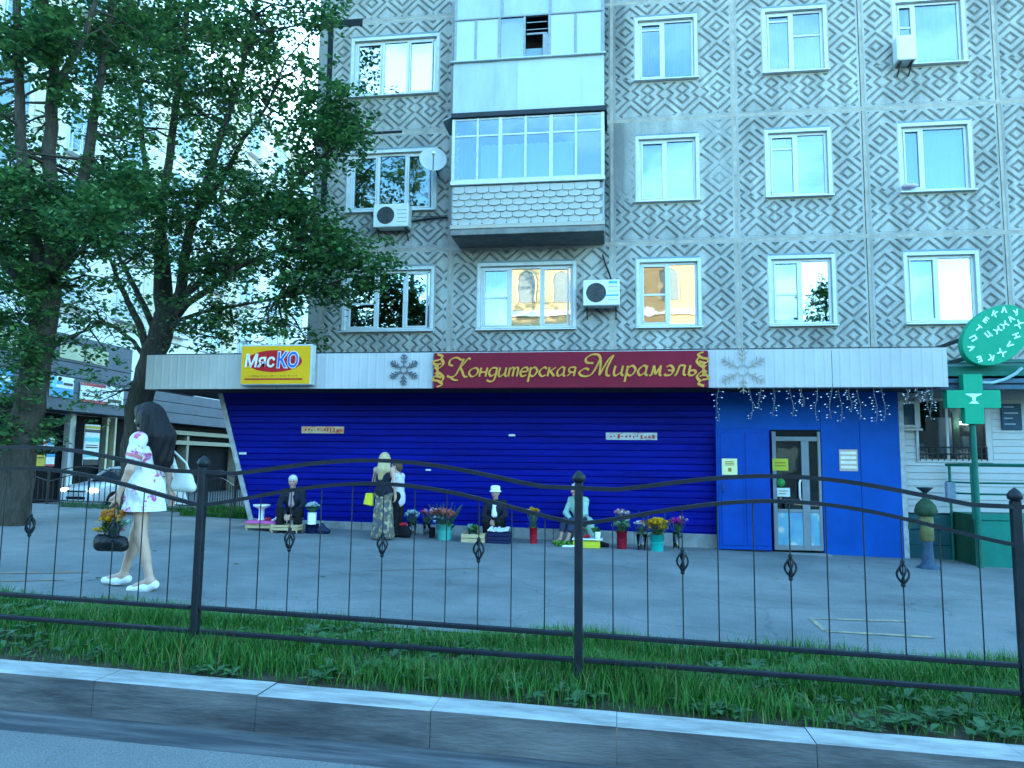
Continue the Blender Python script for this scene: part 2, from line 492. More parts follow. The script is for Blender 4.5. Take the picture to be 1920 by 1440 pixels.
sheet('gutter', [-60, -40, -20, -16, -10, -5, 0, 5, 10, 16, 30, 60], [KY0 - 0.30, KY0], lambda x, y: gz(x, y) - 0.19 + 0.0, M_kerb2)
sheet('verge_soil', [-60, -40, -20, -16, -10, -5, 0, 5, 10, 16, 30, 60], [KY0 + 0.06, 5.2, GY1 + 0.15], lambda x, y: gz(x, y) - 0.015, M_soil)
sheet('far_pavement', _xs, [-800, -300, -60, -30, -20, -15, -11.0], lambda x, y: gz(x, y) - 0.10, M_pave)

kerb = thing('kerb', None, None, (0, KY0, 0)); kerb['kind'] = 'structure'
_kx = -14.0
while _kx < 14.0:
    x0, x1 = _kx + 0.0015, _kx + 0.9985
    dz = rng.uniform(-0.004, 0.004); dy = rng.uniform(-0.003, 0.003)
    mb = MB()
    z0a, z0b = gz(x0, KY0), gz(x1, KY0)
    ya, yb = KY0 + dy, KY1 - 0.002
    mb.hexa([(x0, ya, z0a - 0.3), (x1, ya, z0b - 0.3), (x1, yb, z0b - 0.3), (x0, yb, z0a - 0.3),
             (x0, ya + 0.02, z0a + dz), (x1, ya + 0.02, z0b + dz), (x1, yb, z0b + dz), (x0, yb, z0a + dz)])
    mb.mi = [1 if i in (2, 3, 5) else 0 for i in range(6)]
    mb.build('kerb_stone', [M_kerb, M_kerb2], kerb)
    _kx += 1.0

# faded yellow outline on the paving, right, and a rusty streak at the left
M_yel = mat('worn_yellow_paint', (0.34, 0.28, 0.16), 0.9, noise=9, col2=(0.17, 0.165, 0.15), thr=(0.42, 0.58))
M_rust = mat('worn_orange_paint', (0.30, 0.16, 0.08), 0.9, noise=7, col2=(0.16, 0.155, 0.15), thr=(0.40, 0.55))
def flat_line(mb, pts, w):
    for p, q in zip(pts[:-1], pts[1:]):
        d = Vector((q.x - p.x, q.y - p.y, 0)); d.normalize(); s = Vector((-d.y, d.x, 0)) * w / 2
        vs = [Vector((a.x, a.y, gz(a.x, a.y) + 0.005)) for a in (p - s, q - s, q + s, p + s)]
        mb.add(vs, [(0, 1, 2, 3)])
mb = MB()
c4 = [gnd(*q) for q in ((1520, 1160), (1705, 1166), (1752, 1196), (1548, 1184))]
c4[1].y += 0.0
flat_line(mb, [c4[0], c4[1]], 0.075); flat_line(mb, [c4[3], c4[2]], 0.075); flat_line(mb, [c4[0], c4[3]], 0.05)
struct('painted_marking', mb, M_yel)
mb = MB(); flat_line(mb, [gnd(-60, 1076), gnd(165, 1073)], 0.10); flat_line(mb, [gnd(-20, 1090), gnd(120, 1088)], 0.07)
flat_line(mb, [gnd(690, 1070), gnd(905, 1066)], 0.03)
struct('faded_marking', mb, M_rust)

# ---- grass: single blades, denser and longer in tufts, with flat weed rosettes among them
def leaf_mat(name, a, b, rough=0.55, tr=0.25):
    m, n, l, bs = _new_mat(name)
    oi = n.new('ShaderNodeNewGeometry')
    mx = n.new('ShaderNodeMix'); mx.data_type = 'RGBA'; mx.inputs[6].default_value = (*a, 1); mx.inputs[7].default_value = (*b, 1)
    l.new(oi.outputs['Random Per Island'], mx.inputs['Factor']); l.new(mx.outputs[2], bs.inputs['Base Color'])
    bs.inputs['Roughness'].default_value = rough; bs.inputs['Specular IOR Level'].default_value = 0.35
    t = n.new('ShaderNodeBsdfTranslucent'); l.new(mx.outputs[2], t.inputs['Color'])
    ms = n.new('ShaderNodeMixShader'); ms.inputs['Fac'].default_value = tr
    out = [x for x in n if x.type == 'OUTPUT_MATERIAL'][0]
    l.new(bs.outputs[0], ms.inputs[1]); l.new(t.outputs[0], ms.inputs[2]); l.new(ms.outputs[0], out.inputs['Surface'])
    return m
M_grass = leaf_mat('grass_blades', (0.014, 0.095, 0.010), (0.060, 0.205, 0.028))
M_weed = leaf_mat('weed_leaves', (0.03, 0.09, 0.035), (0.06, 0.15, 0.055))
def blades(n, xr, yr, zf, hmin, hmax, w, clump=2.2):
    x = nrng.uniform(*xr, n); y = nrng.uniform(*yr, n)
    f = 0.5 + 0.5 * np.sin(x * clump + 1.7 * np.sin(y * clump * 1.3)) * np.sin(y * clump * 1.9 + 1.1 * np.sin(x * 1.4))
    keep = nrng.random(n) < (0.18 + 0.85 * f) * (np.clip((y - yr[0]) / 0.45, 0.12, 1) if yr[0] < 5 else 1)
    x, y, f = x[keep], y[keep], f[keep]; n = len(x)
    z = np.array([zf(a, b) for a, b in zip(x, y)])
    hgt = (hmin + (hmax - hmin) * nrng.random(n) ** 1.5) * (0.40 + 0.95 * f)
    az = nrng.uniform(0, 2 * np.pi, n); lean = nrng.uniform(0.1, 0.8, n) * hgt
    dx, dy = np.cos(az), np.sin(az); px, py = -dy * w / 2, dx * w / 2
    wid = nrng.uniform(0.7, 1.5, n); px, py = px * wid, py * wid
    P0 = np.stack([x - px, y - py, z], 1); P1 = np.stack([x + px, y + py, z], 1)
    mx_, my_ = x + dx * lean * 0.35, y + dy * lean * 0.35; mz = z + hgt * 0.6
    P2 = np.stack([mx_ + px * 0.8, my_ + py * 0.8, mz], 1); P3 = np.stack([mx_ - px * 0.8, my_ - py * 0.8, mz], 1)
    T = np.stack([x + dx * lean, y + dy * lean, z + hgt], 1)
    V = np.stack([P0, P1, P2, P3, T], 1).reshape(-1, 3)
    b = np.arange(n) * 5
    F = np.concatenate([np.stack([b, b + 1, b + 2], 1), np.stack([b, b + 2, b + 3], 1), np.stack([b + 3, b + 2, b + 4], 1)])
    return V, F
V, F = blades(210000, (-9.0, 7.0), (KY1 + 0.01, GY1), lambda x, y: gz(x, y) - 0.02, 0.05, 0.17, 0.0065)
tag(link_mesh('grass', np_mesh('grass', V, F, M_grass)), 'strip of short lush grass between the kerb and the pavement', 'grass', kind='stuff')
def rosettes(n, xr, yr, zf):
    Vs, Fs = [], []
    for _ in range(n):
        cx, cy_ = rng.uniform(*xr), rng.uniform(*yr); cz = zf(cx, cy_); k = rng.randint(6, 11); L = rng.uniform(0.05, 0.13)
        for i in range(k):
            a = rng.uniform(0, 6.28); l_ = L * rng.uniform(0.7, 1.2); w = l_ * 0.2; up = rng.uniform(0.15, 0.8)
            d = Vector((math.cos(a), math.sin(a), up)); s = Vector((-math.sin(a), math.cos(a), 0)) * w
            p = Vector((cx, cy_, cz)); b = len(Vs)
            Vs += [p, p + d * l_ * 0.5 + s, p + d * l_ * 0.5 - s, p + Vector((d.x, d.y, up * 0.5)) * l_]
            Fs += [(b, b + 2, b + 1), (b + 1, b + 2, b + 3)]
    return [tuple(v) for v in Vs], Fs
V, F = rosettes(900, (-8.5, 6.5), (KY1 + 0.03, GY1 - 0.05), lambda x, y: gz(x, y) + 0.01)
tag(link_mesh('weeds', np_mesh('weeds', V, F, M_weed)), 'broad leaved weeds scattered through the roadside grass', 'weeds', kind='stuff')
V, F = blades(9000, (-9.0, 7.0), (KY1 + 0.01, GY1), lambda x, y: gz(x, y) - 0.02, 0.06, 0.20, 0.005)
tag(link_mesh('dry_grass', np_mesh('dry_grass', V, F, leaf_mat('dry_blades', (0.16, 0.15, 0.05), (0.26, 0.24, 0.10)))), 'dry straw coloured blades among the green roadside grass', 'grass', kind='stuff')
V, F = [], []
for _ in range(28):
    x = rng.uniform(-10.5, -3); y = GY1 + .1 + 6.8 * rng.random() ** 1.6; a = rng.uniform(0, 6.28); L_ = rng.uniform(.02, .045); c_, s_ = math.cos(a) * L_, math.sin(a) * L_
    z = gz(x, y) + .006; b_ = len(V)
    V += [(x - c_, y - s_, z), (x + s_ * .5, y - c_ * .5, z + .012), (x + c_, y + s_, z + .004), (x - s_ * .5, y + c_ * .5, z + .010)]; F.append((b_, b_ + 1, b_ + 2, b_ + 3))
tag(link_mesh('fallen_leaves', np_mesh('fallen_leaves', V, F, leaf_mat('fallen_leaf', (0.05, 0.055, 0.02), (0.20, 0.17, 0.07)))), 'a few small fallen leaves scattered over the pavement', 'leaves', kind='stuff')
# far patch of grass left of the shop
_g0, _g1 = gnd(318, 972), gnd(472, 968)
V, F = blades(16000, (_g0.x - 0.3, -7.35), (15.0, 16.6), gz, 0.08, 0.25, 0.012)
tag(link_mesh('grass_patch', np_mesh('grass_patch', V, F, M_grass)), 'far patch of bright grass left of the blue shop wall', 'grass', kind='stuff')
V, F = blades(5000, (-12.6, -9.2), (15.6, 16.6), gz, 0.04, 0.14, 0.012)
tag(link_mesh('thin_grass', np_mesh('thin_grass', V, F, M_weed)), 'thin worn grass at the foot of the two trees', 'grass', kind='stuff')
# ================================================================== the panel building
WY = 16.172                                   # face of the wall
FLOOR_H = 2.80
ROWZ = [3.39, 6.19, 8.99, 11.79]              # bottoms of the panel rows
JX = [-6.72, -3.69, -0.06, 2.60, 5.28, 7.96, 10.64, 13.32]

def relief_mat():
    """precast panel: paler tone on the ribs, darker tone in the bed, rain streaks and dust"""
    m, n, l, bs = _new_mat('panel_relief')
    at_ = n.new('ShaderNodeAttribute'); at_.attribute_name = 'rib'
    tc = n.new('ShaderNodeTexCoord'); geo = n.new('ShaderNodeNewGeometry')
    n1 = n.new('ShaderNodeTexNoise'); n1.inputs['Scale'].default_value = 1.1; n1.inputs['Detail'].default_value = 7
    mp = n.new('ShaderNodeMapping'); mp.inputs['Scale'].default_value = (3.0, 1.0, 0.35)
    n2 = n.new('ShaderNodeTexNoise'); n2.inputs['Scale'].default_value = 1.6; n2.inputs['Detail'].default_value = 6
    n3 = n.new('ShaderNodeTexNoise'); n3.inputs['Scale'].default_value = 55; n3.inputs['Detail'].default_value = 2
    l.new(geo.outputs['Position'], n1.inputs['Vector']); l.new(geo.outputs['Position'], mp.inputs['Vector'])
    l.new(mp.outputs['Vector'], n2.inputs['Vector']); l.new(geo.outputs['Position'], n3.inputs['Vector'])
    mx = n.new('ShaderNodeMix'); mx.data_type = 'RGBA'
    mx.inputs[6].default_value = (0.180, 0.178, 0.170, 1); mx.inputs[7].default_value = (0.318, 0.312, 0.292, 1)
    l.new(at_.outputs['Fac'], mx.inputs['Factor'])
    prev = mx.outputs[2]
    for nd, lo, hi in ((n1, 0.78, 1.16), (n2, 0.80, 1.15), (n3, 0.82, 1.18)):
        r = n.new('ShaderNodeMapRange'); r.inputs['From Min'].default_value = 0.32; r.inputs['From Max'].default_value = 0.68
        r.inputs['To Min'].default_value = lo; r.inputs['To Max'].default_value = hi
        l.new(nd.outputs['Fac'], r.inputs['Value'])
        k = n.new('ShaderNodeMix'); k.data_type = 'RGBA'; k.blend_type = 'MULTIPLY'; k.inputs['Factor'].default_value = 1.0
        l.new(prev, k.inputs[6]); l.new(r.outputs['Result'], k.inputs[7]); prev = k.outputs[2]
    a_st = n.new('ShaderNodeAttribute'); a_st.attribute_name = 'stain'
    ms_ = n.new('ShaderNodeMath'); ms_.operation = 'MULTIPLY'; l.new(a_st.outputs['Fac'], ms_.inputs[0])
    rs_ = n.new('ShaderNodeMapRange'); rs_.inputs['From Min'].default_value = 0.35; rs_.inputs['From Max'].default_value = 0.6; l.new(n2.outputs['Fac'], rs_.inputs['Value']); l.new(rs_.outputs['Result'], ms_.inputs[1])
    ks = n.new('ShaderNodeMix'); ks.data_type = 'RGBA'; ks.inputs[7].default_value = (0.05, 0.055, 0.06, 1)
    l.new(ms_.outputs[0], ks.inputs['Factor']); l.new(prev, ks.inputs[6]); prev = ks.outputs[2]
    l.new(prev, bs.inputs['Base Color']); bs.inputs['Roughness'].default_value = 0.8; bs.inputs['Specular IOR Level'].default_value = 0.3
    bp = n.new('ShaderNodeBump'); bp.inputs['Strength'].default_value = 0.5; bp.inputs['Distance'].default_value = 0.006
    l.new(n3.outputs['Fac'], bp.inputs['Height']); l.new(bp.outputs['Normal'], bs.inputs['Normal'])
    return m
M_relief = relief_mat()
M_seam = mat('joint_mortar', (0.33, 0.29, 0.25), 0.9, noise=4, var=0.25, bump=0.3)
M_plain = mat('plain_concrete', (0.25, 0.25, 0.245), 0.9, noise=1.5, var=0.2, bump=0.3, bscale=40)
M_tar = mat('tar_seal', (0.012, 0.013, 0.016), 0.7, noise=9, var=0.3)
M_pvc = mat('white_plastic', (0.54, 0.55, 0.56), 0.35, noise=3, var=0.05)
M_oldwhite = mat('old_white_paint', (0.52, 0.53, 0.52), 0.6, noise=6, var=0.14)
M_surround = mat('white_reveal_plaster', (0.50, 0.51, 0.51), 0.8, noise=7, var=0.12)
M_bluehead = mat('blue_grey_flashing', (0.16, 0.23, 0.27), 0.5, noise=5, var=0.2)
M_room = mat('dark_room', (0.05, 0.05, 0.055), 0.9, noise=2, var=0.3)
M_pane = glass_mat('window_glass', (0.60, 0.70, 0.76), 0.11)
M_mirror = glass_mat('coated_window_glass', (0.40, 0.47, 0.52), 0.40, 0.0015)
M_curtain = mat('pale_curtain', (0.50, 0.52, 0.54), 0.9, noise=2, var=0.1, stretch=(9, 1, 0.3))
M_bluecurt = mat('blue_curtain', (0.09, 0.17, 0.26), 0.9, noise=2, var=0.2, stretch=(9, 1, 0.3))
M_yelcurt = mat('ochre_printed_curtain', (0.24, 0.22, 0.06), 0.9, noise=11, col2=(0.06, 0.07, 0.03), thr=(0.60, 0.66))
M_blind = mat('pale_blind', (0.46, 0.49, 0.51), 0.8, noise=3, var=0.1, stretch=(1, 1, 12))
M_cream = mat('cream_wall_paint', (0.80, 0.80, 0.78), 0.8, noise=3, var=0.06)

def tri(t): return np.abs(t - np.round(t)) * 2
def relief_field(U, Z, W):
    pz, px = 0.70, 0.76
    zc = 0.545
    Zf = np.where(Z > zc, Z, 2 * zc - Z)                       # the mirror line under the sill
    d = (tri((U - 0.98) / px) + tri((Zf - 0.655) / pz)) / 2
    strip = (U < -W / 2 + 0.62) & (Z > 0.93) & (Z < 2.42)
    d2 = (tri((U + W / 2 - 0.27) / px) + tri((Zf - 0.655) / pz)) / 2
    d = np.where(strip, d2, d)
    return np.interp(d, [0, .115, .145, .20, .23, .38, .41, .46, .49, .64, .67, .72, .75, 1],
                     [1, 1, 0, 0, 1, 1, 0, 0, 1, 1, 0, 0, 1, 1])
def panel_mesh(W, H, hole=None, worn=None, g=0.019, seed=0, stain=None):
    """one storey-high relief panel, local: x 0..W, z 0..H, face towards -Y; hole = (x0, x1, z0, z1)"""
    def axis(L, cuts):
        a = np.linspace(0, L, int(L / g) + 1)
        for c in cuts: a[np.argmin(abs(a - c))] = c
        return a
    xs = axis(W, hole[:2] if hole else []); zs = axis(H, hole[2:] if hole else [])
    X, Z = np.meshgrid(xs, zs)
    r = relief_field(X - W / 2, Z, W)
    edge = np.minimum(np.minimum(X, W - X), np.minimum(Z, H - Z))
    r = np.where(edge < 0.045, 0.85, r)
    if hole:
        ddx = np.maximum(np.maximum(hole[0] - X, X - hole[1]), np.maximum(hole[2] - Z, Z - hole[3]))
        r = np.where(ddx < 0.10, 1.0, r)
    rs = np.random.default_rng(seed)
    wob = rs.normal(0, 0.03, r.shape)
    if worn is not None:
        m = worn(X, Z); r = r * (1 - m) + (0.78 + 0.0 * r) * m
    r = np.clip(r + wob * 0.5, 0, 1)
    Yc = -0.030 * r
    nx, nz = len(xs), len(zs)
    V = np.stack([X, Yc, Z], -1).reshape(-1, 3)
    ii, jj = np.meshgrid(np.arange(nx - 1), np.arange(nz - 1))
    F = np.stack([jj * nx + ii, jj * nx + ii + 1, (jj + 1) * nx + ii + 1, (jj + 1) * nx + ii], -1).reshape(-1, 4)
    if hole:
        xm = (xs[ii] + xs[ii + 1]).ravel() / 2; zm = (zs[jj] + zs[jj + 1]).ravel() / 2
        F = F[~((xm > hole[0]) & (xm < hole[1]) & (zm > hole[2]) & (zm < hole[3]))]
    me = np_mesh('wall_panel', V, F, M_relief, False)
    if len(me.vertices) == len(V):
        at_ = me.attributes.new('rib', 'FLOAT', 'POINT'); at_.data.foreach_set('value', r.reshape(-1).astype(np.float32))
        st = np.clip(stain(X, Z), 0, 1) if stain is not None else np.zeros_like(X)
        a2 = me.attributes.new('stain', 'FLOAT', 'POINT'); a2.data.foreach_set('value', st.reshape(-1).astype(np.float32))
    return me

bld = thing('panel_building', 'panel block of flats with diamond relief walls above the blue shop', 'apartment block', (0, WY, 0))
def bpart(name, mb, m, parent=None, **kw): return mb.build(name, m, parent or bld, **kw)

# core, side wall and the plain storey above the picture
bpart('body', MB().box(-6.99, 16, WY + 1.05, 28, -0.6, 17.6), M_plain)
bpart('side_wall', MB().box(-7.03, -6.72, WY - 0.012, 28, -0.6, 17.6), M_plain)
bpart('ground_floor_wall', MB().box(-6.72, 16, WY, WY + 0.3, -0.6, 3.35), M_plain)
bpart('upper_wall', MB().box(-6.72, 16, WY, WY + 0.3, 14.60, 17.9), M_plain)

# windows: (x0, x1, z0, z1) of the openings per column
OPEN_L = (-6.13, -4.13, 0.95, 2.33); OPEN_B = (-2.99, -0.93, 0.95, 2.36)
OPEN_S = [(0.53, 1.76), (3.30, 4.52), (6.02, 7.33), (8.85, 10.05), (11.5, 12.7)]
gap = 0.035
def place_panel(me, x, z):
    o = link_mesh('wall_panel', me, bld, (x, 0, z)); return o
W_L = JX[1] - JX[0] - 2 * gap; W_B = JX[2] - JX[1] - 2 * gap; W_S = JX[3] - JX[2] - 2 * gap
HP = FLOOR_H - 2 * gap
def hole_of(o, jx): return (o[0] - jx - gap, o[1] - jx - gap, o[2] - gap, o[3] - gap)
meL = panel_mesh(W_L, HP, hole_of(OPEN_L, JX[0]), seed=1)
meB = panel_mesh(W_B, HP, hole_of(OPEN_B, JX[1]), seed=2)
meBB = panel_mesh(W_B, HP, None, seed=3, stain=lambda X, Z: np.clip((X - W_B + .30) / .12, 0, .9))
st_left = lambda X, Z: np.clip((.42 - X) / .35, 0, .60) * np.clip(Z / .8, .2, 1)
def worn_patch(X, Z):
    m = (Z > 2.28).astype(float) * (1 - np.clip((X - 1.6) / 0.9, 0, 1) * 0.6) + np.clip((0.62 - X) / 0.3, 0, 1) * np.clip((Z - 0.7) / 0.5, 0, 1)
    m += np.clip(1 - np.hypot(X - 2.35, (Z - 1.55) * 0.8) / 0.55, 0, 1) * 0.8
    return np.clip(m, 0, 0.95)
meS, meW = {}, None
for r in range(4):
    place_panel(meL, JX[0] + gap, ROWZ[r] + gap)
    place_panel(meB if r == 0 else meBB, JX[1] + gap, ROWZ[r] + gap)
    for c in range(5):
        o = (*OPEN_S[c], 0.95, 2.36); h = hole_of(o, JX[2 + c])
        if r == 1 and c == 0: me = panel_mesh(W_S, HP, h, worn=worn_patch, seed=9, stain=st_left)
        elif r == 2 and c == 0: me = panel_mesh(W_S, HP, h, seed=10, stain=st_left)
        else:
            if c not in meS: meS[c] = panel_mesh(W_S, HP, h, seed=20 + c)
            me = meS[c]
        place_panel(me, JX[2 + c] + gap, ROWZ[r] + gap)
# mortar seams between the panels
for z in ROWZ[1:] + [14.59]:
    for a, b in ((JX[0] - 0.3, JX[2] - 0.05), (JX[2] - 0.05, 13.3)):
        bpart('joint_seam', MB().box(a, b, WY - 0.022, WY + 0.05, z - 0.042, z + 0.050), M_seam)
for i, x in enumerate(JX[:-1]):
    for z in ROWZ:
        bpart('joint_seam', MB().box(x - 0.036, x + 0.036, WY - 0.018, WY + 0.05, z + 0.052, z + FLOOR_H - 0.044), M_seam)
# tarred joints at the corner
mb = MB(); mb.box(-6.80, -6.66, WY - 0.030, WY + 0.02, 8.1, 11.70); mb.box(-6.99, -5.95, WY - 0.034, WY + 0.02, 11.70, 11.90); bpart('tar_seal', mb, M_tar, bevel=0.01)
mb = MB(); mb.box(-6.70, -4.9, WY - 0.030, WY + 0.02, 8.985, 9.045); bpart('tar_seal', mb, M_tar)
mb = MB(); mb.box(-6.82, -6.68, WY - 0.031, WY + 0.02, 7.3, 8.1); bpart('tar_seal', mb, M_tar)

def make_window(x0, x1, z0, z1, sashes, curt, frame=M_pvc, sillc=M_pvc, panes=None, trans=None, surround=True):
    """opening; sashes: relative widths; curt: material of what hangs behind each sash (None = dark room)"""
    y = WY + 0.05
    mb = MB()
    fw = 0.055
    def ring(a, b, c, d, w, ya, yb):
        mb.box(a, b, ya, yb, c, c + w); mb.box(a, b, ya, yb, d - w, d); mb.box(a, a + w, ya, yb, c + w, d - w); mb.box(b - w, b, ya, yb, c + w, d - w)
    ring(x0, x1, z0, z1, fw, y, y + 0.07)
    tot = sum(sashes); xs = [x0 + fw]
    for s in sashes: xs.append(xs[-1] + (x1 - x0 - 2 * fw) * s / tot)
    for i in range(len(sashes)):
        a, b = xs[i], xs[i + 1]
        if i > 0: mb.box(a - 0.035, a + 0.035, y - 0.004, y + 0.066, z0 + fw, z1 - fw)
        if trans and trans[i]:
            t = z0 + (z1 - z0) * trans[i]; mb.box(a, b, y + 0.01, y + 0.06, t - 0.022, t + 0.022)
        if i % 2 == 0 and len(sashes) > 1:     # the sash that opens has its own thicker rim
            ring(a + (0.035 if i else 0), b - 0.035, z0 + fw, z1 - fw, 0.035, y - 0.014, y + 0.05)
    w = bpart('window', mb, frame, bevel=0.006)
    if surround:
        s = MB(); t = 0.075
        for q in ((x0 - t, x1 + t, z1, z1 + t), (x0 - t, x0, z0, z1), (x1, x1 + t, z0, z1)):
            s.box(q[0], q[1], WY - 0.034, WY + 0.05, q[2], q[3])
        s.build('reveal', M_surround, w, bevel=0.006)
    MB().box(x0 - 0.06, x1 + 0.05, WY - 0.036, WY - 0.0345, z1 + 0.078, z1 + 0.115).add([], []).build('drip_cap', M_bluehead, w)
    sl = MB(); sl.hexa([(x0 - 0.09, WY - 0.13, z0 - 0.06), (x1 + 0.09, WY - 0.13, z0 - 0.06), (x1 + 0.09, WY + 0.06, z0 - 0.06), (x0 - 0.09, WY + 0.06, z0 - 0.06),
                        (x0 - 0.09, WY - 0.13, z0 - 0.035), (x1 + 0.09, WY - 0.13, z0 - 0.035), (x1 + 0.09, WY + 0.06, z0 + 0.004), (x0 - 0.09, WY + 0.06, z0 + 0.004)])
    sl.build('sill', sillc, w, bevel=0.004)
    for i in range(len(sashes)):
        a, b = xs[i], xs[i + 1]
        pm = (panes[i] if panes else M_pane)
        if pm is not None:
            MB().box(a, b, y + 0.026, y + 0.034, z0 + fw, z1 - fw).build('pane', pm, w)
        cm = curt[i]
        if cm is not None:
            V, Fc = [], []; N = 26
            fold = 0.0 if cm in (M_blind, M_cream) else 0.022
            for k in range(N + 1):
                x = a - 0.02 + (b - a + 0.04) * k / N
                yy = y + 0.16 + fold * math.sin(k * 1.9) + fold * 0.6 * math.sin(k * 0.83 + i)
                V += [(x, yy, z0 - 0.02), (x, yy, z1 + 0.02)]
                if k: Fc.append((2 * k - 2, 2 * k, 2 * k + 1, 2 * k - 1))
            MB().add(V, Fc, 0, True).build('blind' if cm in (M_blind, M_cream) else 'curtain', cm, w)
    rm = MB(); ya, yb = WY + 0.12, WY + 1.0
    a, b, c, d = x0 - 0.05, x1 + 0.05, z0 - 0.05, z1 + 0.05
    rm.add([(a, ya, c), (b, ya, c), (b, yb, c), (a, yb, c), (a, ya, d), (b, ya, d), (b, yb, d), (a, yb, d)],
           [(0, 1, 2, 3), (4, 7, 6, 5), (0, 3, 7, 4), (1, 5, 6, 2), (3, 2, 6, 7)])
    rm.build('room', M_room, w)
    return w
Z0, Z1 = 0.95, 2.33
def zrow(r): return ROWZ[r] + Z0, ROWZ[r] + (2.36 if True else Z1)
# left column, three wide lights
make_window(OPEN_L[0], OPEN_L[1], ROWZ[0] + .95, ROWZ[0] + 2.33, [1.05, 1, 0.9], [None, None, None], panes=[M_mirror] * 3, trans=[0.45, 0, 0])
make_window(OPEN_L[0], OPEN_L[1], ROWZ[1] + .95, ROWZ[1] + 2.33, [1, 1.1, 1], [M_yelcurt] * 3)
make_window(OPEN_L[0], OPEN_L[1], ROWZ[2] + .95, ROWZ[2] + 2.33, [1, 0.95, 1], [None, None, None], panes=[M_mirror] * 3)
# below the balcony
make_window(OPEN_B[0], OPEN_B[1], ROWZ[0] + .95, ROWZ[0] + 2.36, [0.95, 1.1, 1], [M_bluecurt, None, None], panes=[M_pane, M_mirror, M_mirror], trans=[0.5, 0, 0])
# the three right-hand columns
spec = {
    (0, 0): ([1, 1], [None, None], [M_pane, M_mirror], [0.5, 0]),
    (0, 1): ([1, 1.05], [M_bluecurt, None], [M_pane, M_mirror], [0.46, 0]),
    (0, 2): ([1, 1.25], [M_curtain, M_cream], [M_pane, M_mirror], [0, 0]),
    (1, 0): ([1, 1.15], [M_blind, M_blind], None, [0, 0]),
    (1, 1): ([1, 1.1], [M_blind, M_blind], None, [0.76, 0]),
    (1, 2): ([0.5, 1.15], [M_bluecurt, M_curtain], None, [0, 0]),
    (2, 0): ([1, 1.25], [M_bluecurt, M_curtain], None, [0.86, 0]),
    (2, 1): ([0.95, 1.1], [M_bluecurt, M_bluecurt], None, [0.86, 0.60]),
    (2, 2): ([0.45, 1.2], [M_bluecurt, M_bluecurt], None, [0.62, 0]),
}
for (r, c), (sw, cu, pn, tr) in spec.items():
    x0, x1 = OPEN_S[c]
    make_window(x0, x1, ROWZ[r] + .95, ROWZ[r] + 2.36, sw, cu, panes=pn, trans=tr, sillc=M_pvc if (r, c) != (2, 2) else M_oldwhite)
for r in range(3):
    for c in (3, 4):
        x0, x1 = OPEN_S[c]
        make_window(x0, x1, ROWZ[r] + .95, ROWZ[r] + 2.36, [1, 1.1], [M_curtain, M_curtain])
for x0, x1 in [OPEN_L[:2]] + OPEN_S:
    make_window(x0, x1, ROWZ[3] + .95, ROWZ[3] + 2.33, [1, 1.1], [M_curtain, M_curtain])

# ---------------------------------------------------------------- balconies
BY = 15.17
bx0, bx1 = atY(845, 400, BY).x, atY(1133, 400, BY).x
def bz(v, u=990): return atY(u, v, BY).z
M_slab = mat('balcony_concrete', (0.17, 0.17, 0.165), 0.9, noise=3, var=0.3, bump=0.4, bscale=30)
M_tile = mat('scalloped_cement_tile', (0.34, 0.33, 0.31), 0.75, noise=5, var=0.16)
M_sheet = mat('white_metal_sheet', (0.31, 0.36, 0.39), 0.45, noise=1.6, var=0.12, stretch=(2, 1, 0.6))
M_sheet2 = mat('pale_milk_sheet', (0.37, 0.42, 0.45), 0.4, noise=1.2, var=0.06)
M_darkmetal = mat('dark_painted_metal', (0.018, 0.022, 0.03), 0.5, noise=8, var=0.3)
M_woodframe = mat('white_wood_frame', (0.46, 0.47, 0.47), 0.6, noise=9, var=0.12)
M_greyframe = mat('grey_frame', (0.22, 0.24, 0.26), 0.55, noise=9, var=0.15)
M_rustedge = mat('stained_cement_edge', (0.36, 0.34, 0.30), 0.9, noise=2.5, col2=(0.42, 0.25, 0.14), thr=(0.55, 0.75), stretch=(1, 1, 3))
lower = MB()
zs0, zs1 = bz(437), bz(424)
lower.box(bx0, bx1, BY, WY - 0.035, zs0, zs1)
bal = lower.build('balcony', M_slab, bld, bevel=0.012)
MB().box(bx0 - 0.01, bx1 + 0.01, BY - 0.025, BY + 0.02, zs1 - 0.02, zs1 + 0.075).build('slab_edge', M_rustedge, bal, bevel=0.006)
MB().box(bx0 + 0.02, bx1 - 0.02, BY - 0.01, BY + 0.02, zs1 + 0.077, zs1 + 0.10).build('bottom_rail', M_darkmetal, bal)
ztb, ztt = bz(419), bz(347)
MB().box(bx0 + 0.03, bx1 - 0.03, BY + 0.012, BY + 0.05, ztb - 0.02, ztt).build('parapet', M_slab, bal)
rows = 6; th = (ztt - ztb) / rows; tw = 0.262
tile_me = {}
def tile_mesh(w, h):
    key = (round(w, 3))
    if key not in tile_me:
        t = MB(); pts = [(0, h * 1.18), (0, h * .32), (w * .10, h * .10), (w * .3, 0), (w * .7, 0), (w * .9, h * .10), (w, h * .32), (w, h * 1.18)]
        n = len(pts)
        yo = [-0.004, -0.022, -0.030, -0.032, -0.032, -0.030, -0.022, -0.004]
        vs = [(x, yo[i] - 0.012 * math.sin(math.pi * x / w), z) for i, (x, z) in enumerate(pts)] + [(x, 0.0, z) for x, z in pts]
        t.add(vs, [tuple(range(n)), tuple(range(2 * n - 1, n - 1, -1))] + [(i, n + i, n + (i + 1) % n, (i + 1) % n) for i in range(n)])
        tile_me[key] = t.mesh('tile', M_tile)
    return tile_me[key]
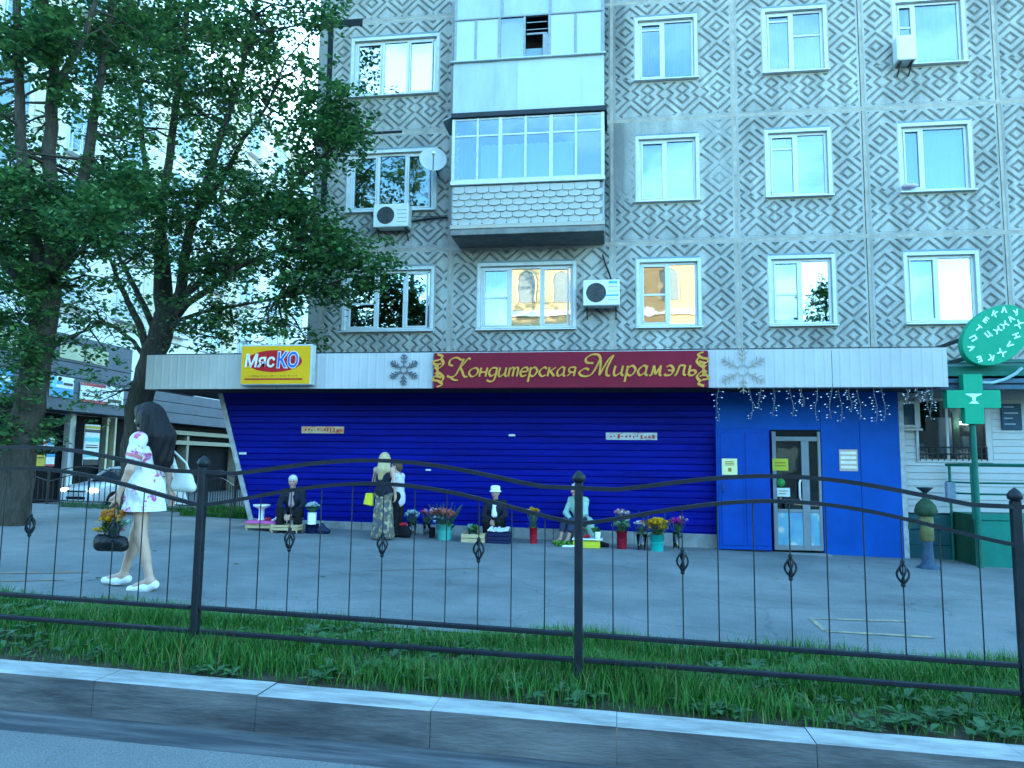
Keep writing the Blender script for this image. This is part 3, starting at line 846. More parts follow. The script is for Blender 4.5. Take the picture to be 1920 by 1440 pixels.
for rr in range(rows):
    x = bx0 + 0.03 + (0 if rr % 2 else -tw / 2)
    while x < bx1 - 0.05:
        a, b = max(x, bx0 + 0.03), min(x + tw, bx1 - 0.03)
        if b - a > 0.06:
            link_mesh('tile', tile_mesh(b - a - 0.008, th), bal, (a + 0.004, BY + 0.012 - WY + rng.uniform(-0.004, 0.003), ztb + rr * th + rng.uniform(-0.004, 0.004)))
        x += tw
# right end of the parapet and glazing, plain sheets back to the wall
MB().box(bx1 - 0.03, bx1 - 0.005, BY + 0.05, WY - 0.04, zs1 + 0.02, bz(340)).build('end_panel', M_sheet, bal)
MB().box(bx0 + 0.005, bx0 + 0.03, BY + 0.05, WY - 0.04, zs1 + 0.02, bz(340)).build('end_panel', M_sheet, bal)
MB().box(bx0 - 0.02, bx1 + 0.02, BY - 0.05, BY + 0.05, bz(343), bz(336)).build('rail', M_oldwhite, bal, bevel=0.008)
zg0, zg1 = bz(335), bz(217)
fr = MB()
posts = [(0, .07), (.165, .05), (.32, .085), (.49, .055), (.66, .085), (.825, .05), (1, .07)]
L = bx1 - bx0 - 0.06
ztr = zg0 + (zg1 - zg0) * 0.72
for f, w in posts:
    cx = bx0 + 0.03 + L * f; fr.box(cx - w / 2, cx + w / 2, BY - 0.012 if w > .04 else BY, BY + 0.04, zg0, zg1)
for i in range(6):
    a = bx0 + 0.03 + L * posts[i][0] + posts[i][1] / 2; b = bx0 + 0.03 + L * posts[i + 1][0] - posts[i + 1][1] / 2
    fr.box(a, b, BY + 0.002, BY + 0.036, zg0, zg0 + 0.04); fr.box(a, b, BY + 0.002, BY + 0.036, zg1 - 0.04, zg1); fr.box(a, b, BY + 0.002, BY + 0.036, ztr - 0.022, ztr + 0.022)
fr.box(bx1 - 0.05, bx1, BY + 0.06, WY - 0.05, zg0, zg0 + 0.05); fr.box(bx1 - 0.05, bx1, BY + 0.06, WY - 0.05, zg1 - 0.05, zg1); fr.box(bx1 - 0.05, bx1, BY + 0.5, BY + 0.55, zg0 + .05, zg1 - .05)
fr.build('glazing_frame', M_woodframe, bal, bevel=0.005)
for i in range(6):
    a = bx0 + 0.03 + L * posts[i][0]; b = bx0 + 0.03 + L * posts[i + 1][0]
    for q in ((zg0 + .03, ztr - .01), (ztr + .01, zg1 - .03)):
        MB().box(a, b, BY + 0.014, BY + 0.020, q[0], q[1]).build('pane', M_pane, bal)
MB().box(bx1 - 0.028, bx1 - 0.022, BY + 0.05, WY - 0.05, zg0, zg1).build('pane', M_pane, bal)
V, Fc = [], []
for k in range(61):
    x = bx0 + L * (0.19 + 0.62 * k / 60); yy = BY + 0.14 + 0.02 * math.sin(k * 1.3)
    V += [(x, yy, zg0 - 0.1), (x, yy, zg0 + (zg1 - zg0) * 0.60)]
    if k: Fc.append((2 * k - 2, 2 * k, 2 * k + 1, 2 * k - 1))
MB().add(V, Fc, 0, True).build('curtain', mat('white_net_curtain', (0.66, 0.68, 0.68), 0.9, noise=2, var=0.08, stretch=(9, 1, 0.3)), bal)
V, Fc = [], []
for k in range(21):
    x = bx0 + L * (0.02 + 0.15 * k / 20); yy = BY + 0.45 + 0.03 * math.sin(k * 1.5)
    V += [(x, yy, zg0 - 0.1), (x, yy, zg1)]
    if k: Fc.append((2 * k - 2, 2 * k, 2 * k + 1, 2 * k - 1))
MB().add(V, Fc, 0, True).build('curtain', M_bluecurt, bal)

ub = MB(); zf0, zf1 = bz(216), bz(207)
ub.box(bx0 - 0.02, bx1 + 0.06, BY - 0.06, WY - 0.035, zf0, zf1)
ubal = ub.build('upper_balcony', M_darkmetal, bld, bevel=0.006)
MB().hexa([(bx0 - 0.22, BY - 0.02, zf0 - 0.05), (bx0 - 0.022, BY - 0.05, zf0 + 0.03), (bx0 - 0.022, WY - 0.3, zf0 + 0.03), (bx0 - 0.22, WY - 0.3, zf0 - 0.05),
           (bx0 - 0.22, BY - 0.02, zf0 - 0.03), (bx0 - 0.022, BY - 0.05, zf0 + 0.05), (bx0 - 0.022, WY - 0.3, zf0 + 0.05), (bx0 - 0.22, WY - 0.3, zf0 - 0.03)]).build('drip_flap', M_sheet, ubal)
zp0, zp1 = zf1, bz(112)
nsh = 7
for i in range(nsh):
    a = bx0 + (bx1 - bx0) * i / nsh; b = bx0 + (bx1 - bx0) * (i + 1) / nsh
    yo = BY - 0.020 + (0.007 if i % 2 else 0.0)
    MB().box(a + 0.002, b + (0.02 if i < nsh - 1 else 0), yo, yo + 0.006, zp0 + rng.uniform(0, 0.02), zp1).build('cladding_sheet', M_sheet if i < 3 else M_sheet2, ubal)
MB().box(bx1 - 0.012, bx1 - 0.004, BY + 0.0, WY - 0.04, zp0, zp1).build('end_sheet', M_sheet, ubal)
MB().box(bx0 - 0.06, bx1 + 0.05, BY - 0.09, BY + 0.06, zp1, zp1 + 0.035).build('ledge', M_sheet2, ubal, bevel=0.008)
zq0, zq1 = zp1 + 0.036, bz(30)
fr = MB()
ups = [(0, .05), (.142, .05), (.305, .06), (.475, .05), (.645, .06), (.82, .05), (1, .06)]
L2 = bx1 - bx0 - 0.05
def ux(f): return bx0 + 0.025 + L2 * f
for f, w in ups: fr.box(ux(f) - w / 2, ux(f) + w / 2, BY, BY + 0.05, zq0, zq1)
fr.box(bx0, bx1, BY - 0.01, BY + 0.055, zq1, zq1 + 0.035)
fr.box(bx0, bx1, BY - 0.01, BY + 0.055, zq1 + 0.95, zq1 + 1.0)
for f in (0.0, 0.32, 0.65, 1.0): fr.box(ux(f) - .03, ux(f) + .03, BY, BY + 0.05, zq1 + 0.035, zq1 + 0.95)
hb = zq1 - zq0
for zz in (0.68, 0.85): fr.box(ux(.49), ux(.63), BY + 0.01, BY + 0.03, zq0 + hb * zz - .01, zq0 + hb * zz + .01)
fr.box(ux(.49), ux(.63), BY + 0.01, BY + 0.04, zq0 + hb * .58 - .02, zq0 + hb * .58 + .02); fr.box(ux(.60), ux(.64), BY + 0.01, BY + 0.04, zq0, zq0 + hb * .56)
fr.build('glazing_frame', M_greyframe, ubal, bevel=0.004)
for i in (0, 1, 4, 5):
    MB().box(ux(ups[i][0]), ux(ups[i + 1][0]), BY + 0.02, BY + 0.026, zq0, zq1).build('milk_pane', M_sheet2, ubal)
for a, b in ((0, .32), (.32, .65), (.65, 1)):
    MB().box(ux(a), ux(b), BY + 0.02, BY + 0.026, zq1 + 0.03, zq1 + 0.96).build('milk_pane', M_sheet, ubal)
MB().box(ux(.305), ux(.475), BY + 0.022, BY + 0.028, zq0, zq1).build('pane', M_pane, ubal)
MB().box(ux(.31), ux(.47), BY + 0.25, BY + 0.26, zq0 - .1, zq1).build('curtain', M_bluecurt, ubal)
MB().box(ux(.48), ux(.60), BY + 0.05, BY + 0.06, zq0, zq0 + hb * .25).build('inner_board', M_bluehead, ubal)
MB().box(bx0 - 0.02, bx1 + 0.02, BY - 0.02, WY - 0.035, zq1 + 1.0, zq1 + 1.15).build('roof_slab', M_slab, ubal)
MB().box(bx0 + .04, bx1 - .04, WY - 0.12, WY - 0.06, zf1, zq1 + 1.0).build('back_wall', M_room, ubal)
MB().box(bx0 + .04, bx1 - .04, WY - 0.12, WY - 0.06, zs1, zf0).build('back_wall', M_room, bal)
MB().box(bx0, bx0 + .03, BY + .05, WY - .05, zq0, zq1 + 1).build('end_sheet', M_sheet, ubal); MB().box(bx1 - .03, bx1, BY + .05, WY - .05, zq0, zq1 + 1).build('end_sheet', M_sheet, ubal)

# ---------------------------------------------------------------- air conditioners, dish, cables
M_ac = mat('ac_casing', (0.60, 0.61, 0.59), 0.45, noise=4, var=0.08)
M_acd = mat('ac_fan_grille', (0.06, 0.065, 0.07), 0.6, noise=6, var=0.2)
M_acblue = mat('ac_badge', (0.05, 0.35, 0.62), 0.4)
M_bracket = mat('steel_bracket', (0.05, 0.05, 0.055), 0.6, metal=0.4)
def ac_unit(label, p0, p1, Y, depth, fan=0.36, badge=False, turned=False):
    x0, x1, z0, z1 = p0.x, p1.x, p1.z, p0.z
    t = thing('air_conditioner', label, 'air conditioner', ((x0 + x1) / 2, Y + depth, z0), group='air conditioners on the wall')
    MB().box(x0, x1, Y, Y + depth, z0, z1).build('casing', M_ac, t, bevel=0.018)
    r = (z1 - z0) * 0.38; cx = x0 + (x1 - x0) * fan; cz = (z0 + z1) / 2
    if not turned:
        g = MB(); V = [(cx + r * math.cos(a), Y - 0.004, cz + r * math.sin(a)) for a in np.linspace(0, 2 * math.pi, 25)[:-1]]
        g.add(V, [tuple(range(24))])
        for q in (0.3, 0.5, 0.7, 0.9):
            g.tube([(cx + r * q * math.cos(a), Y - 0.012, cz + r * q * math.sin(a)) for a in np.linspace(0, 2 * math.pi, 25)], 0.004, 5, caps=False)
        for a in np.linspace(0, 2 * math.pi, 9)[:-1]:
            g.cyl((cx, Y - 0.012, cz), (cx + r * math.cos(a), Y - 0.012, cz + r * math.sin(a)), 0.005, n=5)
        g.build('fan_grille', M_acd, t)
        s = MB(); xa = x0 + (x1 - x0) * 0.68
        for k in range(4): s.box(xa, x1 - 0.04, Y - 0.003, Y + 0.01, z0 + (z1 - z0) * (0.2 + .17 * k), z0 + (z1 - z0) * (0.215 + .17 * k))
        s.build('side_vent', M_acd, t)
    if badge:
        MB().box(x0 + (x1 - x0) * .70, x1 - .05, Y - 0.004, Y + .01, z1 - .09, z1 - .035).build('badge', M_acblue, t)
        MB().box(x0 + (x1 - x0) * .58, x1 - .02, Y - 0.004, Y + .01, z0 + .20, z0 + .235).build('stripe', M_acblue, t)
    for x in (x0 + 0.08, x1 - 0.08):
        b = MB(); b.bar((x, Y + 0.02, z0 - 0.02), (x, WY - 0.03, z0 - 0.02), 0.03, 0.035); b.bar((x, Y + 0.08, z0 - 0.03), (x, WY - 0.03, z0 - 0.22), 0.025, 0.025)
        b.build('bracket', M_bracket, t)
    return t
ac_unit('white air conditioner below the ochre curtained window with the dish beside it', atY(700, 383, 15.78), atY(765, 424, 15.78), 15.78, 0.30)
ac_unit('white air conditioner with blue stripe right of the window under the balcony', atY(1093, 525, 15.74), atY(1162, 572, 15.74), 15.74, 0.32, badge=True)
ac_unit('plain pale air conditioner standing on the sill of the upper right window', atY(1681, 66, 15.85), atY(1720, 110, 15.85), 15.85, 0.26, turned=True)
mb = MB(); pA, pB = atY(1672, 121, 15.82), atY(1722, 112, 15.82)
mb.box(pA.x, pB.x, 15.80, WY - 0.05, pA.z, pA.z + 0.06)
d = atY(812, 303, 15.62)
dish = thing('satellite_dish', 'grey satellite dish fixed between the ochre window and the balcony', 'satellite dish', (d.x, WY, d.z - 0.3))
mb = MB(); ax = Vector((0.25, -0.9, 0.35)).normalized(); q = ax.to_track_quat('Z', 'Y')
rings = []
for r_, h_ in ((0.01, 0.0), (0.12, 0.01), (0.22, 0.035), (0.30, 0.07), (0.335, 0.085), (0.335, 0.075), (0.30, 0.058), (0.2, 0.02), (0.01, -0.012)):
    rings.append([Vector((d.x, d.y, d.z)) + q @ Vector((r_ * math.cos(a) * 0.92, r_ * math.sin(a), h_)) for a in np.linspace(0, 2 * math.pi, 29)[:-1]])
mb.loft(rings); mb.build('reflector', mat('dish_grey', (0.42, 0.43, 0.43), 0.5, noise=3, var=0.08), dish)
c = Vector((d.x, d.y, d.z)); e = c + ax * 0.33 + Vector((0, 0, -0.08))
MB().cyl(c + q @ Vector((0, -0.30, 0.07)), e, 0.012, n=6).build('feed_arm', M_bracket, dish)
MB().cyl(e - ax * 0.03, e + ax * 0.07, 0.03, n=10).build('receiver', M_ac, dish)
MB().cyl(c - ax * 0.01, (d.x, WY - 0.03, d.z - 0.12), 0.02, n=8).build('bracket', M_bracket, dish)
M_cable = mat('black_cable', (0.012, 0.013, 0.015), 0.6)
def cable(label, pts, r=0.012):
    o = MB().tube(pts, r, 6).build('cable', M_cable)
    return tag(o, label, 'cable')
cable('black cable bundle running from the left air conditioner to the balcony', [atY(762, 417, 16.05), atY(785, 413, 16.1), atY(805, 410, 16.1), atY(838, 407, 16.05)], 0.022)
cable('thin sagging cable above the bundle beside the balcony', [atY(764, 405, 16.05), atY(800, 407, 16.08), atY(838, 404, 16.05)], 0.008)
cable('black hose dropping from the wall to the air conditioner under the balcony', [atY(1130, 478, 16.08), atY(1136, 498, 16.08), atY(1142, 512, 16.06), atY(1147, 528, 15.9)], 0.02)
p = atY(1708, 347, 16.0)
bag = MB(); bag.ball((p.x, 16.06, p.z), (0.17, 0.10, 0.055), 14, 8)
tag(bag.build('cushion', mat('lilac_cloth', (0.45, 0.36, 0.46), 0.9)), 'small lilac cushion lying on the sill of the second floor right window', 'cushion')
# ================================================================== the shop with the blue shutter wall
SY, FY = 14.0, 12.92
M_shut = mat('ultramarine_steel', (0.0006, 0.0050, 0.165), 0.5, noise=2.2, var=0.38, stretch=(0.25, 1, 3), spec=0.06)
M_bluep = mat('bright_blue_paint', (0.0006, 0.058, 0.29), 0.5, noise=1.3, var=0.18, spec=0.10)
M_blued = mat('door_blue_paint', (0.0006, 0.042, 0.25), 0.5, noise=1.6, var=0.2, spec=0.10)
M_plinth = mat('grey_plinth', (0.20, 0.21, 0.21), 0.85, noise=4, var=0.25, bump=0.3, bscale=25)
M_fascia = mat('white_fascia_sheet', (0.385, 0.375, 0.38), 0.5, noise=1.2, var=0.10, stretch=(1, 1, 0.5))
M_fascial = mat('cream_fascia_sheet', (0.37, 0.345, 0.31), 0.55, noise=1.2, var=0.10, stretch=(1, 1, 0.5))
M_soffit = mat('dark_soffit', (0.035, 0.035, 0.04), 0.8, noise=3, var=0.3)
M_trim = mat('grey_corner_trim', (0.30, 0.31, 0.32), 0.7, noise=9, var=0.3)
M_alu = mat('grey_door_frame', (0.16, 0.18, 0.20), 0.45, noise=4, var=0.12)
M_doorglass = glass_mat('door_glass', (0.55, 0.62, 0.66), 0.06)
M_black = mat('black_interior', (0.006, 0.007, 0.008), 0.8)
M_roofing = mat('roofing_felt', (0.06, 0.06, 0.06), 0.9)

fz0, fz1 = atY(1000, 727.5, FY).z, atY(1000, 659, FY).z
fxl, fxr = atY(277, 690, FY).x, atY(1773, 690, FY).x
shop = thing('shop', 'low shop with dark blue slatted shutter wall under a white canopy', 'shop', (0, SY, 0))
def spart(name, mb, m, **kw): return mb.build(name, m, shop, **kw)
pT, pB = atY(416, 728, SY), atY(474, 968, SY)
def xl(z): return pB.x + (pT.x - pB.x) * (z - pB.z) / (pT.z - pB.z)
xdoor = atY(1343, 900, SY).x
xend = atY(1689, 900, SY).x
def zplinth(x): # top of the plinth, follows the street a little
    a, b = atY(597, 976, SY), atY(1314, 1001, SY)
    return a.z + (b.z - a.z) * (x - a.x) / (b.x - a.x)
zt = fz0 + 0.05
# backing wall (leans out at the left end) and roof
mb = MB()
yb = WY - 0.002
zb = -0.7
mb.hexa([(xl(zb) + .04, SY + .03, zb), (xend, SY + .03, zb), (xend, yb, zb), (xl(zb) + .04, yb, zb),
         (xl(zt) + .04, SY + .03, zt), (xend, SY + .03, zt), (xend, yb, zt), (xl(zt) + .04, yb, zt)])
spart('wall', mb, M_shut)
# slats of the shutter wall
pitch = 0.122; z = zt
while z > zplinth(0) - 0.35:
    a, b = z - pitch, z - 0.002
    y0 = SY + rng.uniform(-0.003, 0.003)
    if a < zplinth(-6) + 0.02: xa = max(xl(a), -7.4)
    s = MB()
    prof = [(0.022, b + .002), (-0.004, b - 0.015), (-0.005, b - 0.04), (-0.006, b - 0.08), (-0.006, a + 0.008), (-0.001, a + 0.001), (0.022, a)]
    n = len(prof)
    vs = [(xl(zz), y0 + yy, zz) for yy, zz in prof] + [(xdoor, y0 + yy, zz) for yy, zz in prof]
    s.add(vs, [tuple(range(n)), tuple(range(2 * n - 1, n - 1, -1))] + [(i, (i + 1) % n, n + (i + 1) % n, n + i) for i in range(n)])
    spart('slat', s, M_shut)
    z -= pitch
# plinth
mb = MB(); xa = xl(zplinth(-7)) + 0.02; n = 12
for i in range(n):
    x0 = xa + (xdoor - xa) * i / n; x1 = xa + (xdoor - xa) * (i + 1) / n - 0.006
    mb = MB(); mb.hexa([(x0, SY - 0.05, -0.8), (x1, SY - 0.05, -0.8), (x1, SY + .02, -0.8), (x0, SY + .02, -0.8),
             (x0, SY - 0.05, zplinth(x0)), (x1, SY - 0.05, zplinth(x1)), (x1, SY + .02, zplinth(x1)), (x0, SY + .02, zplinth(x0))])
    spart('plinth_panel', mb, M_plinth, bevel=0.006)
# leaning white corner trim
mb = MB(); tw_ = 0.10
mb.hexa([(xl(-.3) - tw_, SY - .03, -.3), (xl(-.3), SY - .03, -.3), (xl(-.3), SY + .06, -.3), (xl(-.3) - tw_, SY + .06, -.3),
         (xl(zt) - tw_, SY - .03, zt), (xl(zt), SY - .03, zt), (xl(zt), SY + .06, zt), (xl(zt) - tw_, SY + .06, zt)])
spart('corner_trim', mb, M_trim, bevel=0.006)
# canopy: soffit, roof, fascia sheets
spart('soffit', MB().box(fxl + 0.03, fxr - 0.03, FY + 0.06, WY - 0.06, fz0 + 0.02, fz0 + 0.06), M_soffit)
spart('roof', MB().box(fxl + 0.02, fxr - 0.02, FY + 0.05, WY - 0.055, fz1 - 0.10, fz1 - 0.03), M_roofing)
def corr_sheet(x0, x1, m, y=FY, pitch=0.16, d=0.005):
    s = MB(); V = []; F = []; x = x0; k = 0; pts = []
    while x < x1:
        for f, yy in ((0, 0), (.68, 0), (.76, -d), (.92, -d)):
            if x + f * pitch < x1: pts.append((x + f * pitch, y + yy))
        x += pitch
    pts.append((x1, y))
    s.add([(px, py, z) for z in (fz0, fz1) for px, py in pts] , [(i, i + 1, len(pts) + i + 1, len(pts) + i) for i in range(len(pts) - 1)])
    s.add([(x0, y + .001, fz0), (x1, y + .001, fz0), (x1, y + .045, fz0), (x0, y + .045, fz0)], [(0, 1, 2, 3)])
    s.add([(x0, y + .001, fz1), (x1, y + .001, fz1), (x1, y + .045, fz1), (x0, y + .045, fz1)], [(3, 2, 1, 0)])
    spart('fascia_panel', s, m)
xs_ = [fxl, atY(520, 690, FY).x, atY(812, 690, FY).x, atY(1060, 690, FY).x, atY(1328, 690, FY).x, atY(1560, 690, FY).x, fxr]
for i in range(len(xs_) - 1): corr_sheet(xs_[i] + .004, xs_[i + 1] - .004, M_fascial if i == 0 else M_fascia)
spart('fascia_end', MB().box(fxr - .003, fxr + .03, FY, FY + 1.1, fz0, fz1), M_fascia)
spart('fascia_end', MB().box(fxl - .03, fxl + .003, FY, FY + 1.6, fz0, fz1), M_fascial)
spart('canopy_edge', MB().box(fxl, fxr, FY + 0.002, FY + 0.05, fz1 + .002, fz1 + .02), M_soffit)

# entrance: blue lintel, open metal leaf, glazed door, blue wall to the right
zl = atY(1440, 806, SY).z                        # underside of the lintel
x1_, x2_ = atY(1447, 900, SY).x, atY(1541, 900, SY).x
spart('lintel_panel', MB().box(xdoor + .004, x2_, SY - .012, SY + .025, zl, zt), M_bluep, bevel=.004)
gR = lambda x: gz(x, SY)
mid = (x2_ + xend) / 2
spart('wall_panel', MB().box(x2_ + .004, mid - .004, SY - .016, SY + .025, -.55, zt), M_bluep, bevel=.004)
spart('wall_panel', MB().box(mid + .002, xend, SY - .018, SY + .025, -.55, zt), M_bluep, bevel=.004)
spart('corner_trim', MB().box(xend + .002, xend + .09, SY - .02, SY + .05, -.6, zt), M_trim, bevel=.006)
spart('doorway', MB().box(x1_ + .004, x2_ - .004, SY + .018, SY + .0285, -.5, zl - .002), M_black)
# the open outer leaf, standing against the shutters, two pressed fields
yl = SY - 0.26
zb_ = atY(1400, 1031, yl).z; ztp = atY(1400, 804, yl).z
xa, xb = atY(1347, 900, yl).x, atY(1444, 900, yl).x
leaf = spart('door_leaf', MB().box(xa, xb, yl, yl + .045, zb_, ztp), M_blued, bevel=.006)
for q0, q1 in ((.05, .47), (.53, .95)):
    MB().box(xa + (xb - xa) * q0, xa + (xb - xa) * q1, yl - .012, yl + .002, zb_ + .07, ztp - .07).build('pressed_field', M_blued, leaf, bevel=.008)
MB().box(xa - .03, xa - .002, yl - .004, yl + .06, zb_ - .02, ztp + .04).build('edge_strip', M_blued, leaf)
MB().tube([(xa + .08, yl - .01, zb_ + 1.0), (xa + .08, yl - .06, zb_ + 1.0), (xa + .08, yl - .06, zb_ + 1.14), (xa + .08, yl - .01, zb_ + 1.14)], .012, 6).build('handle', M_bracket, leaf)
# glazed inner door
yd = SY - .03
gd0 = atY(1500, 1032, yd).z; gdt = zl - .03
dr = MB()
xA, xB = x1_ + .012, x2_ - .012
wA = xB - xA
dr.box(xA, xA + .07, yd, yd + .04, gd0, gdt); dr.box(xB - .05, xB, yd, yd + .04, gd0, gdt)
dr.box(xA + .07, xB - .05, yd, yd + .04, gdt - .17, gdt - .09); dr.box(xA + wA * .60, xA + wA * .60 + .13, yd - .006, yd + .044, gd0, gdt - .17)
zk = atY(1490, 958, yd).z
dr.box(xA + .07, xA + wA * .60, yd, yd + .04, zk - .03, zk + .03); dr.box(xA + wA * .60 + .13, xB - .05, yd, yd + .04, zk - .03, zk + .03)
dr.box(xA + .07, xA + wA * .60, yd, yd + .04, gd0, gd0 + .09); dr.box(xA + wA * .60 + .13, xB - .05, yd, yd + .04, gd0, gd0 + .09)
door = spart('glazed_door', dr, M_alu, bevel=.006)
for a, b in ((xA + .07, xA + wA * .60), (xA + wA * .60 + .13, xB - .05)):
    MB().box(a, b, yd + .016, yd + .022, zk + .03, gdt - .17).build('pane', M_doorglass, door)
m_, n_, l_, b_ = _new_mat('confectionery_print')       # a flat print: soft blue ground with pink, cream and red rounds
tc_ = n_.new('ShaderNodeTexCoord'); vo_ = n_.new('ShaderNodeTexVoronoi'); vo_.inputs['Scale'].default_value = 4.5
cr_ = n_.new('ShaderNodeValToRGB'); cr_.color_ramp.interpolation = 'EASE'
for p_, c_ in ((0.0, (0.55, 0.30, 0.28, 1)), (0.22, (0.48, 0.42, 0.40, 1)), (0.42, (0.10, 0.28, 0.36, 1))):
    e_ = cr_.color_ramp.elements.new(p_); e_.color = c_
cr_.color_ramp.elements[0].color = (0.45, 0.15, 0.16, 1); cr_.color_ramp.elements[-1].color = (0.07, 0.20, 0.34, 1)
l_.new(tc_.outputs['Object'], vo_.inputs['Vector']); l_.new(vo_.outputs['Distance'], cr_.inputs['Fac']); l_.new(cr_.outputs['Color'], b_.inputs['Base Color'])
b_.inputs['Roughness'].default_value = .45
for a, b in ((xA + .07, xA + wA * .60), (xA + wA * .60 + .13, xB - .05)):
    MB().box(a, b, yd + .012, yd + .024, gd0 + .09, zk - .03).build('printed_panel', m_, door)
MB().tube([(xA + wA * .57, yd - .002, zk + .20), (xA + wA * .53, yd - .06, zk + .24), (xA + wA * .53, yd - .06, zk + .5), (xA + wA * .57, yd - .002, zk + .54)], .018, 8).build('handle', M_pvc, door)
spart('threshold', MB().box(x1_ - .05, x2_ + .05, SY - .34, SY - .05, gd0 - .25, gd0 - .035), M_plinth, bevel=.01)

# ---------------------------------------------------------------- signs on the canopy
M_sy = mat('sign_yellow', (0.64, 0.32, 0.001), 0.5, noise=2, var=0.06)
M_sred = mat('sign_red', (0.40, 0.004, 0.008), 0.45, noise=3, var=0.06)
M_sdred = mat('sign_dark_red', (0.35, 0.03, 0.01), 0.4)
M_swhite = mat('sign_white', (0.62, 0.60, 0.62), 0.35)
M_sblue = mat('sign_blue', (0.01, 0.10, 0.55), 0.35)
M_sbrown = mat('sign_brown', (0.25, 0.16, 0.02), 0.5)
M_burg = mat('burgundy_sign_board', (0.165, 0.0035, 0.018), 0.6, noise=1.0, var=0.14)
M_gold = mat('gold_lettering', (0.52, 0.235, 0.035), 0.5, metal=0.0, noise=4, var=0.12)
M_sbox = mat('sign_box_grey', (0.42, 0.42, 0.42), 0.5)
ys = FY - 0.20
a, b = atY(449, 722, ys), atY(586, 645, ys)
sg = thing('shop_sign', 'yellow light box sign with a red oval at the left end of the canopy', 'sign', ((a.x + b.x) / 2, FY - .02, a.z))
MB().box(a.x, b.x, ys, FY - .012, a.z, b.z).build('sign_box', M_sbox, sg, bevel=.012)
MB().box(a.x + .02, b.x - .03, ys - .006, ys + .004, a.z + .02, b.z - .03).build('face', M_sy, sg)
W_, H_ = b.x - a.x, b.z - a.z; cx, cz = a.x + W_ * .475, a.z + H_ * .585
V = [(cx + W_ * .39 * math.cos(t), ys - .010, cz + H_ * .27 * math.sin(t)) for t in np.linspace(0, 2 * math.pi, 49)[:-1]]
MB().add(V + [(x, ys - .004, z) for x, _, z in V], [tuple(range(48))] + [(i, 48 + i, 48 + (i + 1) % 48, (i + 1) % 48) for i in range(48)]).build('oval', M_sred, sg)
MB().box(a.x + W_ * .07, a.x + W_ * .88, ys - .010, ys - .004, a.z + H_ * .12, a.z + H_ * .165).build('underline', M_sdred, sg)
s = MB(); x = a.x + W_ * .13
while x < a.x + W_ * .80:
    w_ = rng.uniform(.012, .03); s.box(x, x + w_, ys - .009, ys - .004, a.z + H_ * .205, a.z + H_ * rng.choice([.228, .235, .24])); x += w_ + rng.choice([.008, .008, .03])
s.build('small_print', M_sbrown, sg)['kind'] = 'stuff'
lettering(sg, 'Мяс', H_ * .44, (cx - W_ * .205, ys - .016, cz - H_ * .01), M_swhite, .004, .12, .006, sx=.90)
lettering(sg, 'КО', H_ * .50, (cx + W_ * .19, ys - .014, cz - H_ * .0), M_swhite, .002, .06, .022, sx=.80)
lettering(sg, 'КО', H_ * .50, (cx + W_ * .19, ys - .019, cz - H_ * .0), M_sblue, .002, .06, .006, sx=.80)

